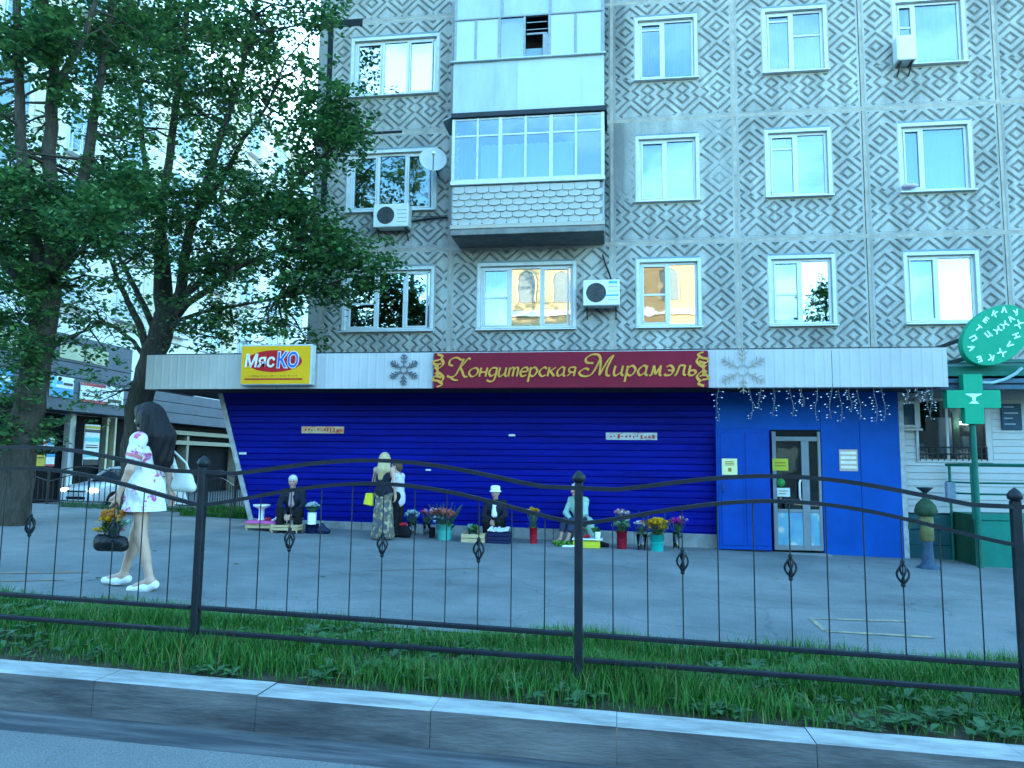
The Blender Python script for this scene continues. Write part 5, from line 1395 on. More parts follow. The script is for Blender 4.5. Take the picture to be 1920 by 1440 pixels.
# ================================================================== roadside guard fence
M_fence = mat('slate_fence_paint', (0.009, 0.0125, 0.018), 0.45, noise=9, var=0.35, spec=0.22)
FNY = 4.80
def build_fence(root, posts, y, m, r_rail, zt0, zl0, z1, z2, ztop, amp, orn, npk, zpost, orn_z=.40):
    """posts: x positions; heights are above the street, panels hump upwards between the posts"""
    gy = lambda x: gz(x, y)
    for x in posts:
        MB().box(x - .026, x + .026, y - .026, y + .026, gy(x) - .3, gy(x) + zpost).build('post', m, root, bevel=.006)
        mb = MB(); mb.lathe((x, y, gy(x) + zpost), [(.024, 0), (.040, .010), (.044, .034), (.030, .055), (.012, .07), (.002, .078)], 12)
        mb.build('post_cap', m, root)
    for a, b in zip(posts[:-1], posts[1:]):
        N = 32
        def zrail(t, kind):
            x = a + (b - a) * t
            if kind == 0:
                s = min(1, max(0, (t - .09) / .82)); return gy(x) + zt0 + amp * math.sin(math.pi * s) ** 1.15
            return gy(x) + zl0 + (amp + .07) * math.sin(math.pi * t) ** 1.25
        for kind, w, h in ((0, .05, .026), (1, .045, .024)):
            mb = MB(); P = [(a + (b - a) * k / N, zrail(k / N, kind)) for k in range(N + 1)]
            vs = []
            for x, z in P: vs += [(x, y - w / 2, z - h / 2), (x, y + w / 2, z - h / 2), (x, y + w / 2, z + h / 2), (x, y - w / 2, z + h / 2)]
            fs = []
            for k in range(N):
                for q in range(4): fs.append((4 * k + q, 4 * k + (q + 1) % 4, 4 * k + 4 + (q + 1) % 4, 4 * k + 4 + q))
            fs += [(3, 2, 1, 0), (4 * N, 4 * N + 1, 4 * N + 2, 4 * N + 3)]
            mb.add(vs, fs); mb.build('top_rail' if kind == 0 else 'arched_rail', m, root)
        for zz in (z1, z2):
            MB().bar((a + .034, y, gy(a) + zz), (b - .034, y, gy(b) + zz), .045, .026).build('bottom_rail', m, root, bevel=.004)
        for k in range(1, npk):
            t = k / npk; x = a + (b - a) * t
            mb = MB(); z_hi, z_lo = zrail(t, 1), gy(x) + z1
            mb.cyl((x, y, z_lo), (x, y, z_hi), r_rail, n=6); pk = mb.build('picket', m, root)
            if orn and k in orn:
                zc = gy(x) + z1 + (z_hi - z_lo) * 0 + (zl0 - z1) * .62 + .06
                o = MB()
                for q in range(4):
                    an = q * math.pi / 2 + .6
                    o.tube([(x + .034 * math.sin(math.pi * s) * math.cos(an + 1.8 * s), y + .034 * math.sin(math.pi * s) * math.sin(an + 1.8 * s), zc + .13 * (s - .5)) for s in np.linspace(0, 1, 9)], .007, 5)
                o.ball((x, y, zc - .068), .014, 8, 6); o.ball((x, y, zc + .068), .014, 8, 6)
                o.build('basket_knot', m, pk)
_p = [atY(375, 1000, FNY).x, atY(1085, 1000, FNY).x]
pw_ = _p[1] - _p[0]
fence_posts = [_p[0] - 2 * pw_, _p[0] - pw_, _p[0], _p[1], _p[1] + pw_, _p[1] + 2 * pw_]
_g = lambda x: gz(x, FNY)
def zab(u, v): q = atY(u, v, FNY); return q.z - _g(q.x)
zt0 = (zab(375, 886) + zab(1085, 914)) / 2; zl0 = (zab(375, 950) + zab(1085, 978)) / 2
z1_ = (zab(375, 1142) + zab(1085, 1187)) / 2; z2_ = (zab(375, 1181) + zab(1085, 1240)) / 2
fence = thing('guard_fence', 'dark metal guard fence with wavy top rails along the kerb in the foreground', 'fence', (0, FNY, 0))
build_fence(fence, fence_posts, FNY, M_fence, .0040, zt0, zl0, z1_, z2_, zt0 + .2, .125, (3, 6, 9, ), 12, zt0 + .035)

bf_y = 17.9
back = thing('back_fence', 'dark arched metal fence in front of the white car at the far left', 'fence', (-12, bf_y, 0))
bfp = [atY(u, 940, bf_y).x for u in (-40, 88, 225, 375, 440, 505)]
build_fence(back, bfp, bf_y, M_fence, .011, .98, .72, .22, .10, 1.1, .14, None, 14, 1.02)

# ================================================================== people
M_skin = mat('skin', (0.46, 0.29, 0.22), 0.55, noise=6, var=0.06, spec=0.35)
M_skin2 = mat('weathered_skin', (0.40, 0.23, 0.17), 0.6, noise=6, var=0.1)
M_hairdk = mat('dark_hair', (0.008, 0.007, 0.010), 0.38, noise=30, var=0.4, stretch=(6, 6, .4), bump=.6, bscale=40)
M_hairbl = mat('blonde_hair', (0.46, 0.36, 0.20), 0.45, noise=30, var=0.25, stretch=(6, 6, .4), bump=.6, bscale=40)
M_hairwh = mat('white_hair', (0.52, 0.51, 0.50), 0.6, noise=40, var=0.15, bump=.6, bscale=60)
M_hairbr = mat('brown_hair', (0.10, 0.06, 0.035), 0.5, noise=30, var=0.25, bump=.6, bscale=60)
M_eye = mat('dark_eye', (0.02, 0.015, 0.012), 0.2)
M_lip = mat('lips', (0.33, 0.10, 0.09), 0.5)
M_wshoe = mat('white_shoe_leather', (0.70, 0.70, 0.70), 0.45, noise=8, var=.06)

def hand_prims(w, d, n, side, curl=.7, s=1.0):
    """w wrist, d direction of the hand, n palm normal, side = direction of the thumb across the palm"""
    w, d, n = Vector(w), Vector(d).normalized(), Vector(n).normalized()
    l = d.cross(n).normalized() * side
    P = [('c', w, w + d * .05 * s, .022 * s, .027 * s, .02)]
    for q in (-1, 1): P.append(('c', w + d * .03 * s, w + d * .082 * s + l * q * .020 * s, .018 * s, .015 * s, .015))
    for q, L in ((-1.5, .8), (-.5, .95), (.5, 1.0), (1.5, .92)):
        r = w + d * .078 * s + l * q * .0175 * s; p = r; a = 0.0
        for k, sl in enumerate((.038, .027, .020)):
            a += curl * (.55 if k == 0 else .8)
            e = p + (d * math.cos(a) + n * math.sin(a) + l * q * .06) * sl * L * s
            P.append(('c', p, e, (.0095 - .001 * k) * s, (.0088 - .001 * k) * s, .004)); p = e
    t0 = w + d * .022 * s + l * .022 * s
    t1 = t0 + (d * .6 + l * .65 + n * .35).normalized() * .042 * s
    t2 = t1 + (d * .85 + l * .1 + n * .5).normalized() * .034 * s
    P += [('c', t0, t1, .014 * s, .011 * s, .010), ('c', t1, t2, .0105 * s, .009 * s, .004)]
    return P
def head_prims(c, yaw=0.0, tilt=0.0, s=1.0):
    """head round its centre c, face towards -Y turned by yaw"""
    M = Euler((tilt, 0, yaw)).to_matrix(); c = Vector(c); f = lambda x, y, z: c + M @ Vector((x, y, z)) * s
    e = (tilt, 0, yaw)
    P = [('e', f(0, .012, .022), (.076 * s, .094 * s, .098 * s), .02, e), ('e', f(0, -.028, -.045), (.056 * s, .062 * s, .070 * s), .03, e),
         ('e', f(0, -.068, -.098), (.026 * s, .022 * s, .020 * s), .02, e)]
    P += [('c', f(0, -.088, .012), f(0, -.108, -.025), .009 * s, .013 * s, .012)]
    for q in (-1, 1):
        P += [('e', f(q * .078, .008, -.012), (.010 * s, .020 * s, .032 * s), .008, e), ('e', f(q * .036, -.070, -.030), (.020 * s, .018 * s, .02 * s), .02, e), ('c', f(q * .014, -.086, .030), f(q * .050, -.074, .030), .009 * s, .008 * s, .014)]
    return P, f
def face_parts(root, f, s=1.0, lips=M_lip, brow=M_hairdk):
    mb = MB()
    for q in (-1, 1): mb.ball(f(q * .032, -.078, .010), (.011 * s, .009 * s, .008 * s), 8, 6)
    mb.build('eyes', M_eye, root, local=True)
    MB().tube([f(-.022, -.087, -.060), f(0, -.096, -.057), f(.022, -.087, -.060)], [.004 * s, .008 * s, .004 * s], 6).build('mouth', lips, root, local=True)
    mb = MB()
    for q in (-1, 1): mb.tube([f(q * .016, -.090, .033), f(q * .034, -.086, .039), f(q * .052, -.074, .031)], .005 * s, 5)
    mb.build('eyebrows', brow, root, local=True)
def limb(a, b, r1, r2): return ('c', a, b, r1, r2, .03)
def body_prims(J, s=1.0, w=1.0):
    V_ = {k: Vector(v) for k, v in J.items()}
    P = [('c', V_['hipL'], V_['hipR'], .098 * w, .098 * w, .05), ('c', V_['pelvis'], V_['waist'], .112 * w, .098 * w, .05), ('c', V_['waist'], V_['chest'], .100 * w, .112 * w, .05),
         ('e', V_['chest'], (.145 * w, .105 * w, .15), .05), ('c', V_['shL'], V_['shR'], .054, .054, .04), ('c', V_['chest'] + Vector((0, 0, .10)), V_['neck'], .065, .048, .04), ('c', V_['neck'], V_['head'], .047, .050, .025)]
    for k in 'LR':
        P += [limb(V_['sh' + k], V_['el' + k], .047 * w, .037), limb(V_['el' + k], V_['wr' + k], .037, .025)]
        kn, an, to = V_['kn' + k], V_['an' + k], V_['to' + k]
        P += [limb(V_['hip' + k], kn, .083 * w, .053), limb(kn, an, .050, .034)]
        cf = kn.lerp(an, .32); bk = (kn - to); bk.z = 0
        P += [('c', kn.lerp(an, .15) + bk * .06, kn.lerp(an, .5) + bk * .05, .048, .040, .03), limb(an, to, .036, .030), ('c', an + Vector((0, 0, -.02)), an - (to - an).normalized() * .035 + Vector((0, 0, -.025)), .034, .032, .02)]
    return P

# ---- the young woman walking to the left in the foreground
gp = gnd(262, 1104)
GS = 1.055
girl = thing('person', 'young woman with long dark hair walking left in a white floral dress', 'person', (gp.x, gp.y, gz(gp.x, gp.y)), R(-88))
girl.scale = (GS, GS, GS)
J = dict(pelvis=(0, 0, .93), waist=(0, -.005, 1.08), chest=(0, -.01, 1.24), neck=(0, .0, 1.44), head=(0, -.02, 1.53), hipL=(.085, 0, .91), hipR=(-.085, 0, .91),
         shL=(.165, .0, 1.375), shR=(-.165, 0, 1.375), elL=(.215, -.03, 1.10), elR=(-.225, .07, 1.11), wrL=(.205, -.135, .875), wrR=(-.215, .12, .885),
         knL=(.09, .035, .50), anL=(.085, .150, .085), toL=(.085, .010, .035), knR=(-.09, -.125, .505), anR=(-.085, -.225, .105), toR=(-.085, -.355, .075))
hp, hf = head_prims((0, -.045, 1.590), 0, .12)
pr = body_prims(J, w=.92) + hp
pr += hand_prims(J['wrL'], (.0, -.25, -1), (-.6, -.6, -.2), -1, .95) + hand_prims(J['wrR'], (0, .25, -1), (1, 0, 0), -1, .6)
sdf_obj('body', pr, M_skin, girl, h=.0065)
face_parts(girl, hf)
def strands(amp, fr=60):
    def fn(V):
        a = np.arctan2(V[:, 1], V[:, 0]); V = V.copy()
        d = amp * np.sin(a * fr / 3 + 9 * np.sin(V[:, 2] * 3)) * np.clip((1.62 - V[:, 2]) * 3, .25, 1)
        V[:, 0] += np.cos(a) * d; V[:, 1] += np.sin(a) * d
        return V
    return fn
hair = [('e', (0, -.020, 1.632), (.098, .115, .107), .03), ('c', (0, .045, 1.60), (0, .125, 1.40), .100, .118, .05), ('c', (0, .125, 1.40), (0, .155, 1.20), .118, .085, .05), ('c', (.05, .13, 1.3), (.05, .15, 1.14), .06, .035, .05), ('c', (-.05, .13, 1.3), (-.04, .16, 1.10), .06, .03, .05),
        ('c', (.088, -.02, 1.60), (.105, .03, 1.34), .036, .045, .04), ('c', (-.088, -.02, 1.60), (-.105, .03, 1.36), .036, .045, .04), ('c', (.05, -.10, 1.67), (.088, -.055, 1.52), .026, .030, .03)]
sdf_obj('hair', hair, M_hairdk, girl, h=.008, fn=strands(.007))
m_, n_, l_, b_ = _new_mat('floral_dress_fabric')
tc_ = n_.new('ShaderNodeTexCoord'); v1 = n_.new('ShaderNodeTexVoronoi'); v1.inputs['Scale'].default_value = 13; v2 = n_.new('ShaderNodeTexNoise'); v2.inputs['Scale'].default_value = 9; v2.inputs['Detail'].default_value = 3
cr_ = n_.new('ShaderNodeValToRGB'); cr_.color_ramp.interpolation = 'CONSTANT'
cr_.color_ramp.elements[0].color = (0.66, 0.66, 0.70, 1); cr_.color_ramp.elements[1].position = .56; cr_.color_ramp.elements[1].color = (0.50, 0.32, 0.44, 1)
for p_, c_q in ((.60, (0.52, 0.07, 0.22, 1)), (.66, (0.30, 0.24, 0.45, 1)), (.70, (0.60, 0.60, 0.66, 1))):
    e_ = cr_.color_ramp.elements.new(p_); e_.color = c_q
l_.new(tc_.outputs['Object'], v2.inputs['Vector']); l_.new(v2.outputs['Fac'], cr_.inputs['Fac']); l_.new(cr_.outputs['Color'], b_.inputs['Base Color']); b_.inputs['Roughness'].default_value = .8
M_dress = m_
def hem(z0, flare=0.0, n=14, amp=.0):
    def fn(V):
        V = V.copy(); low = V[:, 2] < z0 + .22
        a = np.arctan2(V[:, 1], V[:, 0]); k = np.clip((z0 + .30 - V[:, 2]) / .30, 0, 1)
        s = 1 + amp * k * np.sin(a * n)
        V[:, 0] *= s; V[:, 1] *= s; V[:, 2] = np.maximum(V[:, 2], z0); return V
    return fn
dress = [('c', (.085, 0, .91), (-.085, 0, .91), .118, .118, .05), ('c', (0, 0, .93), (0, -.005, 1.08), .135, .115, .05), ('c', (0, -.005, 1.08), (0, -.01, 1.24), .112, .124, .05), ('e', (0, -.01, 1.25), (.158, .122, .155), .05), ('c', (.165, 0, 1.375), (-.165, 0, 1.375), .066, .066, .04), ('c', (.10, -.09, 1.24), (-.10, -.09, 1.24), .05, .05, .05),
         ('c', (0, 0, .93), (0, -.01, .60), .150, .215, .06), ('c', (.165, 0, 1.375), (.195, -.015, 1.22), .066, .070, .03), ('c', (-.165, 0, 1.375), (-.20, .035, 1.22), .066, .070, .03)]
sdf_obj('dress', dress, M_dress, girl, h=.009, fn=hem(.715, amp=.035), folds=.004)
M_pink = mat('pink_trim', (0.50, 0.16, 0.17), .7)
for a, b in (((.192, -.012, 1.235), (.199, -.018, 1.205)), ((-.197, .033, 1.235), (-.205, .04, 1.205))):
    MB().cyl(a, b, .073, .074, 18).build('sleeve_trim', M_pink, girl, local=True)
for kk in 'LR':
    an, to = Vector(J['an' + kk]), Vector(J['to' + kk]); d = (to - an).normalized(); sh = []
    he = an - d * .045 + Vector((0, 0, -.045)); tp = to + d * .055 + Vector((0, 0, -.008))
    sdf_obj('shoe', [('c', he, an + d * .05 + Vector((0, 0, -.045)), .041, .043, .03), ('c', an + d * .05 + Vector((0, 0, -.043)), tp, .044, .032, .03)], M_wshoe, girl, h=.007, fn=lambda V, z=min(he.z, tp.z) - .036: np.stack([V[:, 0], V[:, 1], np.maximum(V[:, 2], z)], 1))
# what she carries: white handbag at the back hip, black bag of flowers in the left hand
gb = girl.location
def gl(x, y, z):  # her own coordinates -> world
    c, s = math.cos(R(-88)), math.sin(R(-88)); x, y, z = x * GS, y * GS, z * GS; return Vector((gb.x + x * c - y * s, gb.y + x * s + y * c, gb.z + z))
M_wbag = mat('white_bag_leather', (0.50, 0.52, 0.47), .45, noise=6, var=.08)
hb_ = thing('handbag', 'white handbag hanging behind the walking young woman', 'handbag', gl(-.20, .25, .90), R(-88)); hb_.scale = (GS * .86, GS * .86, GS * .86)
sdf_obj('bag_body', [('e', (0, 0, .09), (.06, .13, .10), .02), ('c', (0, -.09, .04), (0, .10, .03), .05, .055, .03), ('c', (0, -.07, .16), (0, .07, .15), .035, .035, .03)], M_wbag, hb_, h=.009)
MB().tube([(0, -.09, .17), (.01, -.13, .30), (.03, -.16, .42), (.035, -.19, .50)], .012, 8).build('strap', M_wbag, hb_, local=True)
MB().tube([(0, .08, .17), (.01, .03, .30), (.03, -.12, .44), (.035, -.19, .50)], .012, 8).build('strap', M_wbag, hb_, local=True)
tb = thing('flower_bag', 'black carrier bag held low by the walking woman', 'bag', gl(.22, -.17, .365), R(-88)); tb.scale = (GS, GS, GS)
M_bbag = mat('black_plastic_bag', (0.012, 0.013, 0.015), .3, noise=12, var=.4, bump=.7, bscale=25)
sdf_obj('bag_body', [('c', (0, -.10, .05), (0, .12, .045), .055, .05, .03), ('c', (0, -.11, .10), (0, .11, .09), .05, .045, .03), ('e', (0, 0, .08), (.07, .15, .06), .02)], M_bbag, tb, h=.009)
for q in (-.07, .08): MB().tube([(0, q, .10), (.005, q * .8, .28), (-.005, q * .3 + .02, .40), (-.012, .02, .445)], .006, 6).build('handle', M_bbag, tb, local=True)

# ---- bouquets
M_stem = leaf_mat('flower_leaves', (0.03, 0.085, 0.025), (0.09, 0.16, 0.07))
def petals(name, col, var=.3):
    return leaf_mat(name, tuple(c * (1 - var) for c in col), tuple(min(1, c * (1 + var)) for c in col), .6, .2)
M_f = dict(yellow=petals('yellow_petals', (.62, .36, .01)), coral=petals('coral_petals', (.55, .14, .13)), magenta=petals('magenta_petals', (.48, .03, .32)), white=petals('white_petals', (.62, .64, .66), .12),
           iceblue=petals('ice_blue_petals', (.42, .58, .64), .12), orange=petals('orange_petals', (.60, .26, .05)), pinkwhite=petals('pale_pink_petals', (.56, .34, .34)), red=petals('red_petals', (.45, .05, .04)), mint=petals('mint_leaves', (.22, .40, .32)), green=petals('green_leaves', (.05, .16, .03)))
def bloom(mb, c, r, mi=0, n=16):
    c = Vector(c)
    for k in range(n):
        ph = rng.uniform(0, 6.28); el = rng.uniform(-.35, 1.45); d = Vector((math.cos(ph) * math.cos(el), math.sin(ph) * math.cos(el), math.sin(el)))
        s = d.cross(Vector((0, 0, 1))); s = s.normalized() if s.length > .01 else Vector((1, 0, 0)); u_ = s.cross(d)
        w = r * rng.uniform(.35, .5); p = c + d * r * .35; t = c + d * r * rng.uniform(.9, 1.12)
        mb.add([p, p.lerp(t, .6) + s * w + u_ * w * .2, t + u_ * r * .15, p.lerp(t, .6) - s * w + u_ * w * .2], [(0, 1, 2, 3)], mi)
def bouquet(label, base, h, spread, flowers, group='bunches of cut flowers', leaves=22, feathery=0):
    """flowers: list of (colour, count, bloom radius, (dx, dz))"""
    base = Vector(base); t = thing('bouquet', label, 'bouquet', base, 0, group)
    st = MB()
    for col, cnt, r, off in flowers:
        mb = MB()
        for _ in range(cnt):
            a = rng.uniform(0, 6.28); q = math.sqrt(rng.random())
            p = base + Vector((off[0] + spread * q * math.cos(a), spread * .7 * q * math.sin(a), h + off[1] + .35 * spread * (1 - q * q) + rng.uniform(-.02, .02)))
            bloom(mb, p, r * 1.22 * rng.uniform(.8, 1.15))
            st.tube([base + Vector((rng.uniform(-.02, .02), rng.uniform(-.02, .02), 0)), base.lerp(p, .5) + Vector((0, 0, .03)), p], .004, 4, 0, False)
        mb.build('blossoms', M_f[col], t)['kind'] = 'stuff'
    for _ in range(leaves):
        a = rng.uniform(0, 6.28); d = Vector((math.cos(a), math.sin(a) * .7, rng.uniform(.3, 1.6))); q = rng.uniform(.3, .8)
        p = base + Vector((0, 0, h * q)) + Vector((d.x, d.y, 0)) * spread * rng.uniform(.2, .8); L_ = rng.uniform(.06, .12); s = Vector((-d.y, d.x, 0)).normalized() * L_ * .28
        d.normalize(); st.add([p, p + d * L_ * .5 + s, p + d * L_, p + d * L_ * .5 - s], [(0, 1, 2, 3)])
    for _ in range(feathery):
        a = rng.uniform(0, 6.28); d = Vector((math.cos(a) * .55, math.sin(a) * .4, 1)).normalized(); L_ = h * rng.uniform(1.0, 1.5); p = base + d * h * .4
        st.tube([p, p + d * L_], .003, 4, 0, False)
        for k in range(14):
            z = rng.uniform(.35, 1); e = Vector((rng.uniform(-1, 1), rng.uniform(-1, 1), .7)).normalized() * .09 * (1.2 - z); st.add([p + d * L_ * z, p + d * L_ * z + e + Vector((.006, 0, 0)), p + d * L_ * z + e], [(0, 1, 2)])
    st.build('stems', M_stem, t)['kind'] = 'stuff'
    return t
bouquet('orange and yellow flowers standing in the bag of the walking woman', gl(.22, -.16, .47), .15, .10, [('orange', 9, .055, (.0, .03)), ('yellow', 14, .055, (-.02, -.01)), ('red', 3, .03, (0, -.10)), ('yellow', 3, .04, (-.10, -.10)), ('mint', 4, .04, (.08, -.05))], leaves=50)

# ---- sellers and customers by the shutters
def gpt(u, v): p = gnd(u, v); return Vector((p.x, p.y, gz(p.x, p.y)))
def stool(label, c, h, w=.30, rz=0.0):
    t = thing('stool', label, 'stool', c, rz, 'low stools of the flower sellers')
    MB().box(-w / 2, w / 2, -w / 2, w / 2, h - .03, h).build('seat', mat('worn_wood', (.20, .14, .08), .7, noise=14, var=.3, stretch=(1, 6, 1)), t, local=True, bevel=.006)
    for x in (-1, 1):
        for y in (-1, 1): MB().bar((x * (w / 2 - .02), y * (w / 2 - .02), 0), (x * (w / 2 - .04), y * (w / 2 - .04), h - .03), .03, .03).build('leg', M_bracket, t, local=True)
def sitter(label, at_, rz, sit=.34, lean=.05, coat=None, trou=None, shoe=None, hair=None, hat=None, hands=((.04, -.30, .44), (-.04, -.30, .44)), knee=((.15, -.34, .42), (-.15, -.34, .42)), foot=((.13, -.34, .07), (-.13, -.34, .07)), s=1.0, head_yaw=0.0, shirt=None, extra=(), stool_label='', skin=M_skin2, bare_shin=False, open_front=True):
    t = thing('person', label, 'person', at_, rz); t.scale = (s, s, s)
    hz_ = sit + .09
    J = dict(pelvis=(0, 0, hz_), waist=(0, -lean * .3, hz_ + .15), chest=(0, -lean, hz_ + .31), neck=(0, -lean * 1.5, hz_ + .50), head=(0, -lean * 1.9, hz_ + .58), hipL=(.09, -.01, hz_ - .0), hipR=(-.09, -.01, hz_),
             shL=(.175, -lean, hz_ + .43), shR=(-.175, -lean, hz_ + .43), elL=(.235, -.10 - lean, hz_ + .18), elR=(-.235, -.10 - lean, hz_ + .18), wrL=hands[0], wrR=hands[1], knL=knee[0], knR=knee[1], anL=foot[0], anR=foot[1],
             toL=(foot[0][0] * 1.15, foot[0][1] - .14, .035), toR=(foot[1][0] * 1.15, foot[1][1] - .14, .035))
    hp, hf = head_prims((0, -lean * 2.1, hz_ + .645), head_yaw, .15)
    pr = body_prims(J, w=1.05) + hp
    pr += hand_prims(J['wrL'], (-.6, -.7, -.35), (0, .25, -1), 1, .55) + hand_prims(J['wrR'], (.6, -.7, -.35), (0, .25, -1), -1, .55)
    sdf_obj('body', pr, skin, t, h=.0085)
    face_parts(t, hf, brow=M_hairwh)
    V_ = {k: Vector(v) for k, v in J.items()}
    if trou:
        P = [('c', V_['hipL'], V_['hipR'], .118, .118, .05)]
        for k in 'LR':
            P += [('c', V_['hip' + k], V_['kn' + k], .105, .082, .05)]
            P += [('c', V_['kn' + k], V_['an' + k].lerp(V_['kn' + k], .55 if bare_shin else .12), .080, .072, .03)]
        sdf_obj('trousers', P, trou, t, h=.011, folds=0.005)
    if coat:
        P = [('c', V_['pelvis'] + Vector((0, 0, .04)), V_['waist'], .150, .130, .05), ('c', V_['waist'], V_['chest'], .130, .140, .05), ('e', V_['chest'], (.185, .135, .18), .05), ('c', V_['shL'], V_['shR'], .072, .072, .04), ('c', V_['shL'] + Vector((-.07, 0, .02)), V_['neck'] + Vector((0, .02, -.02)), .05, .056, .04), ('c', V_['shR'] + Vector((.07, 0, .02)), V_['neck'] + Vector((0, .02, -.02)), .05, .056, .04)]
        for k in 'LR': P += [('c', V_['sh' + k], V_['el' + k], .068, .058, .03), ('c', V_['el' + k], V_['wr' + k].lerp(V_['el' + k], .12), .056, .046, .03)]
        P += list(extra)
        sdf_obj('coat', P, coat, t, h=.011, folds=0.007)
    if shirt:
        c = V_['chest']; sdf_obj('shirt_front', [('c', c + Vector((0, -.100, .13)), c + Vector((0, -.115, -.12)), .045, .062, .03)], shirt, t, h=.010)
    for k in 'LR':
        an, to = V_['an' + k], V_['to' + k]; d = (to - an).normalized()
        sdf_obj('shoe', [('c', an - d * .03 + Vector((0, 0, -.03)), an + d * .05 + Vector((0, 0, -.025)), .043, .045, .03), ('c', an + d * .05 + Vector((0, 0, -.025)), to + d * .045, .045, .036, .03)], shoe or M_darkmetal, t, h=.010, fn=lambda V: np.stack([V[:, 0], V[:, 1], np.maximum(V[:, 2], .002)], 1))
    if hair:
        sdf_obj('hair', [('e', hf(0, .022, .045), (.088, .098, .088), .02), ('e', hf(0, .055, -.01), (.078, .06, .075), .03)], hair, t, h=.009)
    if hat:
        mb = MB(); c = hf(0, .01, .060)
        mb.lathe(c, [(.128, -.040), (.122, -.030), (.098, -.005), (.100, .06), (.088, .082), (.04, .092), (.002, .093)], 20); mb.build('hat', hat, t, local=True)
    if stool_label: stool(stool_label, at_, sit * s, rz=rz)
    return t
M_navy = mat('dark_navy_cloth', (0.010, 0.013, 0.024), .85, noise=8, var=.3, bump=.3, bscale=60)
M_blackc = mat('black_cloth', (0.007, 0.007, 0.009), .85, noise=8, var=.3, bump=.3, bscale=60)
M_blouse = mat('dusty_pink_blouse', (0.34, 0.22, 0.24), .85, noise=10, var=.15)
M_mint = mat('mint_coat', (0.26, 0.42, 0.36), .85, noise=7, var=.14, bump=.3, bscale=50)
M_slate = mat('slate_trousers', (0.030, 0.040, 0.075), .85, noise=7, var=.3)
M_whitec = mat('white_cloth', (0.66, 0.68, 0.70), .8, noise=7, var=.08)
M_lilac = mat('lilac_white_shirt', (0.55, 0.53, 0.64), .85, noise=9, var=.12)
M_maroon = mat('maroon_shoe', (0.10, 0.015, 0.03), .5)
v1p = gpt(549, 996)
sitter('elderly flower seller with short white hair seated in dark clothes beside the pink cloth', v1p, R(8), .26, .07, s=.90, coat=M_navy, trou=M_blackc, hair=M_hairwh, shirt=M_blouse, hands=((.05, -.36, .34), (-.05, -.36, .34)), knee=((.18, -.30, .42), (-.18, -.30, .42)), foot=((.16, -.33, .07), (-.16, -.33, .07)), stool_label='low stool under the white haired seller in dark clothes')
v2p = gpt(930, 1012)
sitter('seated flower seller in a white hat and dark jacket behind the dark blue crate', v2p, R(-5), .24, .05, s=.86, coat=M_navy, trou=M_blackc, hair=M_hairwh, hat=M_whitec, shirt=M_whitec, hands=((.06, -.28, .41), (-.03, -.30, .41)), knee=((.14, -.36, .41), (-.14, -.36, .41)), foot=((.12, -.30, .07), (-.12, -.30, .07)), stool_label='low stool under the seller in the white hat')
v3p = gpt(1090, 1017)
sitter('seated flower seller in a mint green coat with dark trousers and maroon shoes', v3p, R(-34), .32, .10, s=.90, coat=M_mint, trou=M_slate, hair=M_hairwh, shoe=M_maroon, hands=((.08, -.32, .49), (-.02, -.34, .46)), knee=((.08, -.40, .44), (-.13, -.38, .43)), foot=((.05, -.52, .07), (-.10, -.56, .09)), bare_shin=True, extra=(('c', (.16, .02, .42), (.22, .06, .16), .10, .09, .05), ('c', (.02, .08, .42), (.05, .10, .2), .12, .10, .05)), stool_label='low stool under the seller in the mint coat')

def stander(label, at_, rz, H, J, cloth, hair, hair_m, h=.0085, yaw=0.0, brow=M_hairbl):
    t = thing('person', label, 'person', at_, rz); t.scale = (.895, .895, .895)
    hp, hf = head_prims(J.pop('hc'), yaw, .08)
    pr = body_prims(J) + hp + hand_prims(J['wrL'], J.pop('hdL'), (-1, 0, 0), -1, .6) + hand_prims(J['wrR'], J.pop('hdR'), (1, 0, 0), 1, .6)
    sdf_obj('body', pr, M_skin, t, h=h); face_parts(t, hf, brow=brow)
    for nm, P, m, fn in cloth: sdf_obj(nm, P, m, t, h=.010, fn=fn, folds=.004)
    sdf_obj('hair', hair, hair_m, t, h=.009)
    return t
# the blonde customer, seen from behind (faces the shutters)
m_, n_, l_, b_ = _new_mat('patterned_skirt_cloth')
tc_ = n_.new('ShaderNodeTexCoord'); v2 = n_.new('ShaderNodeTexNoise'); v2.inputs['Scale'].default_value = 14; v2.inputs['Detail'].default_value = 4
cr_ = n_.new('ShaderNodeValToRGB'); cr_.color_ramp.elements[0].position = .38; cr_.color_ramp.elements[0].color = (0.045, 0.055, 0.085, 1); cr_.color_ramp.elements[1].position = .66; cr_.color_ramp.elements[1].color = (0.34, 0.29, 0.20, 1)
e_ = cr_.color_ramp.elements.new(.52); e_.color = (0.12, 0.10, 0.06, 1)
l_.new(tc_.outputs['Object'], v2.inputs['Vector']); l_.new(v2.outputs['Fac'], cr_.inputs['Fac']); l_.new(cr_.outputs['Color'], b_.inputs['Base Color']); b_.inputs['Roughness'].default_value = .85
M_skirt = m_
bp_ = gpt(717, 1012)
J = dict(pelvis=(0, 0, .90), waist=(0, 0, 1.04), chest=(0, 0, 1.19), neck=(0, .01, 1.38), head=(0, 0, 1.46), hc=(0, -.02, 1.515), hipL=(.085, 0, .88), hipR=(-.085, 0, .88), shL=(.165, 0, 1.315), shR=(-.165, 0, 1.315),
         elL=(.225, -.02, 1.06), elR=(-.235, .03, 1.06), wrL=(.15, -.20, 1.02), wrR=(-.225, -.03, .84), hdL=(-.6, -.7, .1), hdR=(0, -.1, -1), knL=(.08, -.01, .48), knR=(-.08, -.01, .48), anL=(.08, .02, .085), anR=(-.08, .02, .085), toL=(.09, -.11, .035), toR=(-.09, -.11, .035))
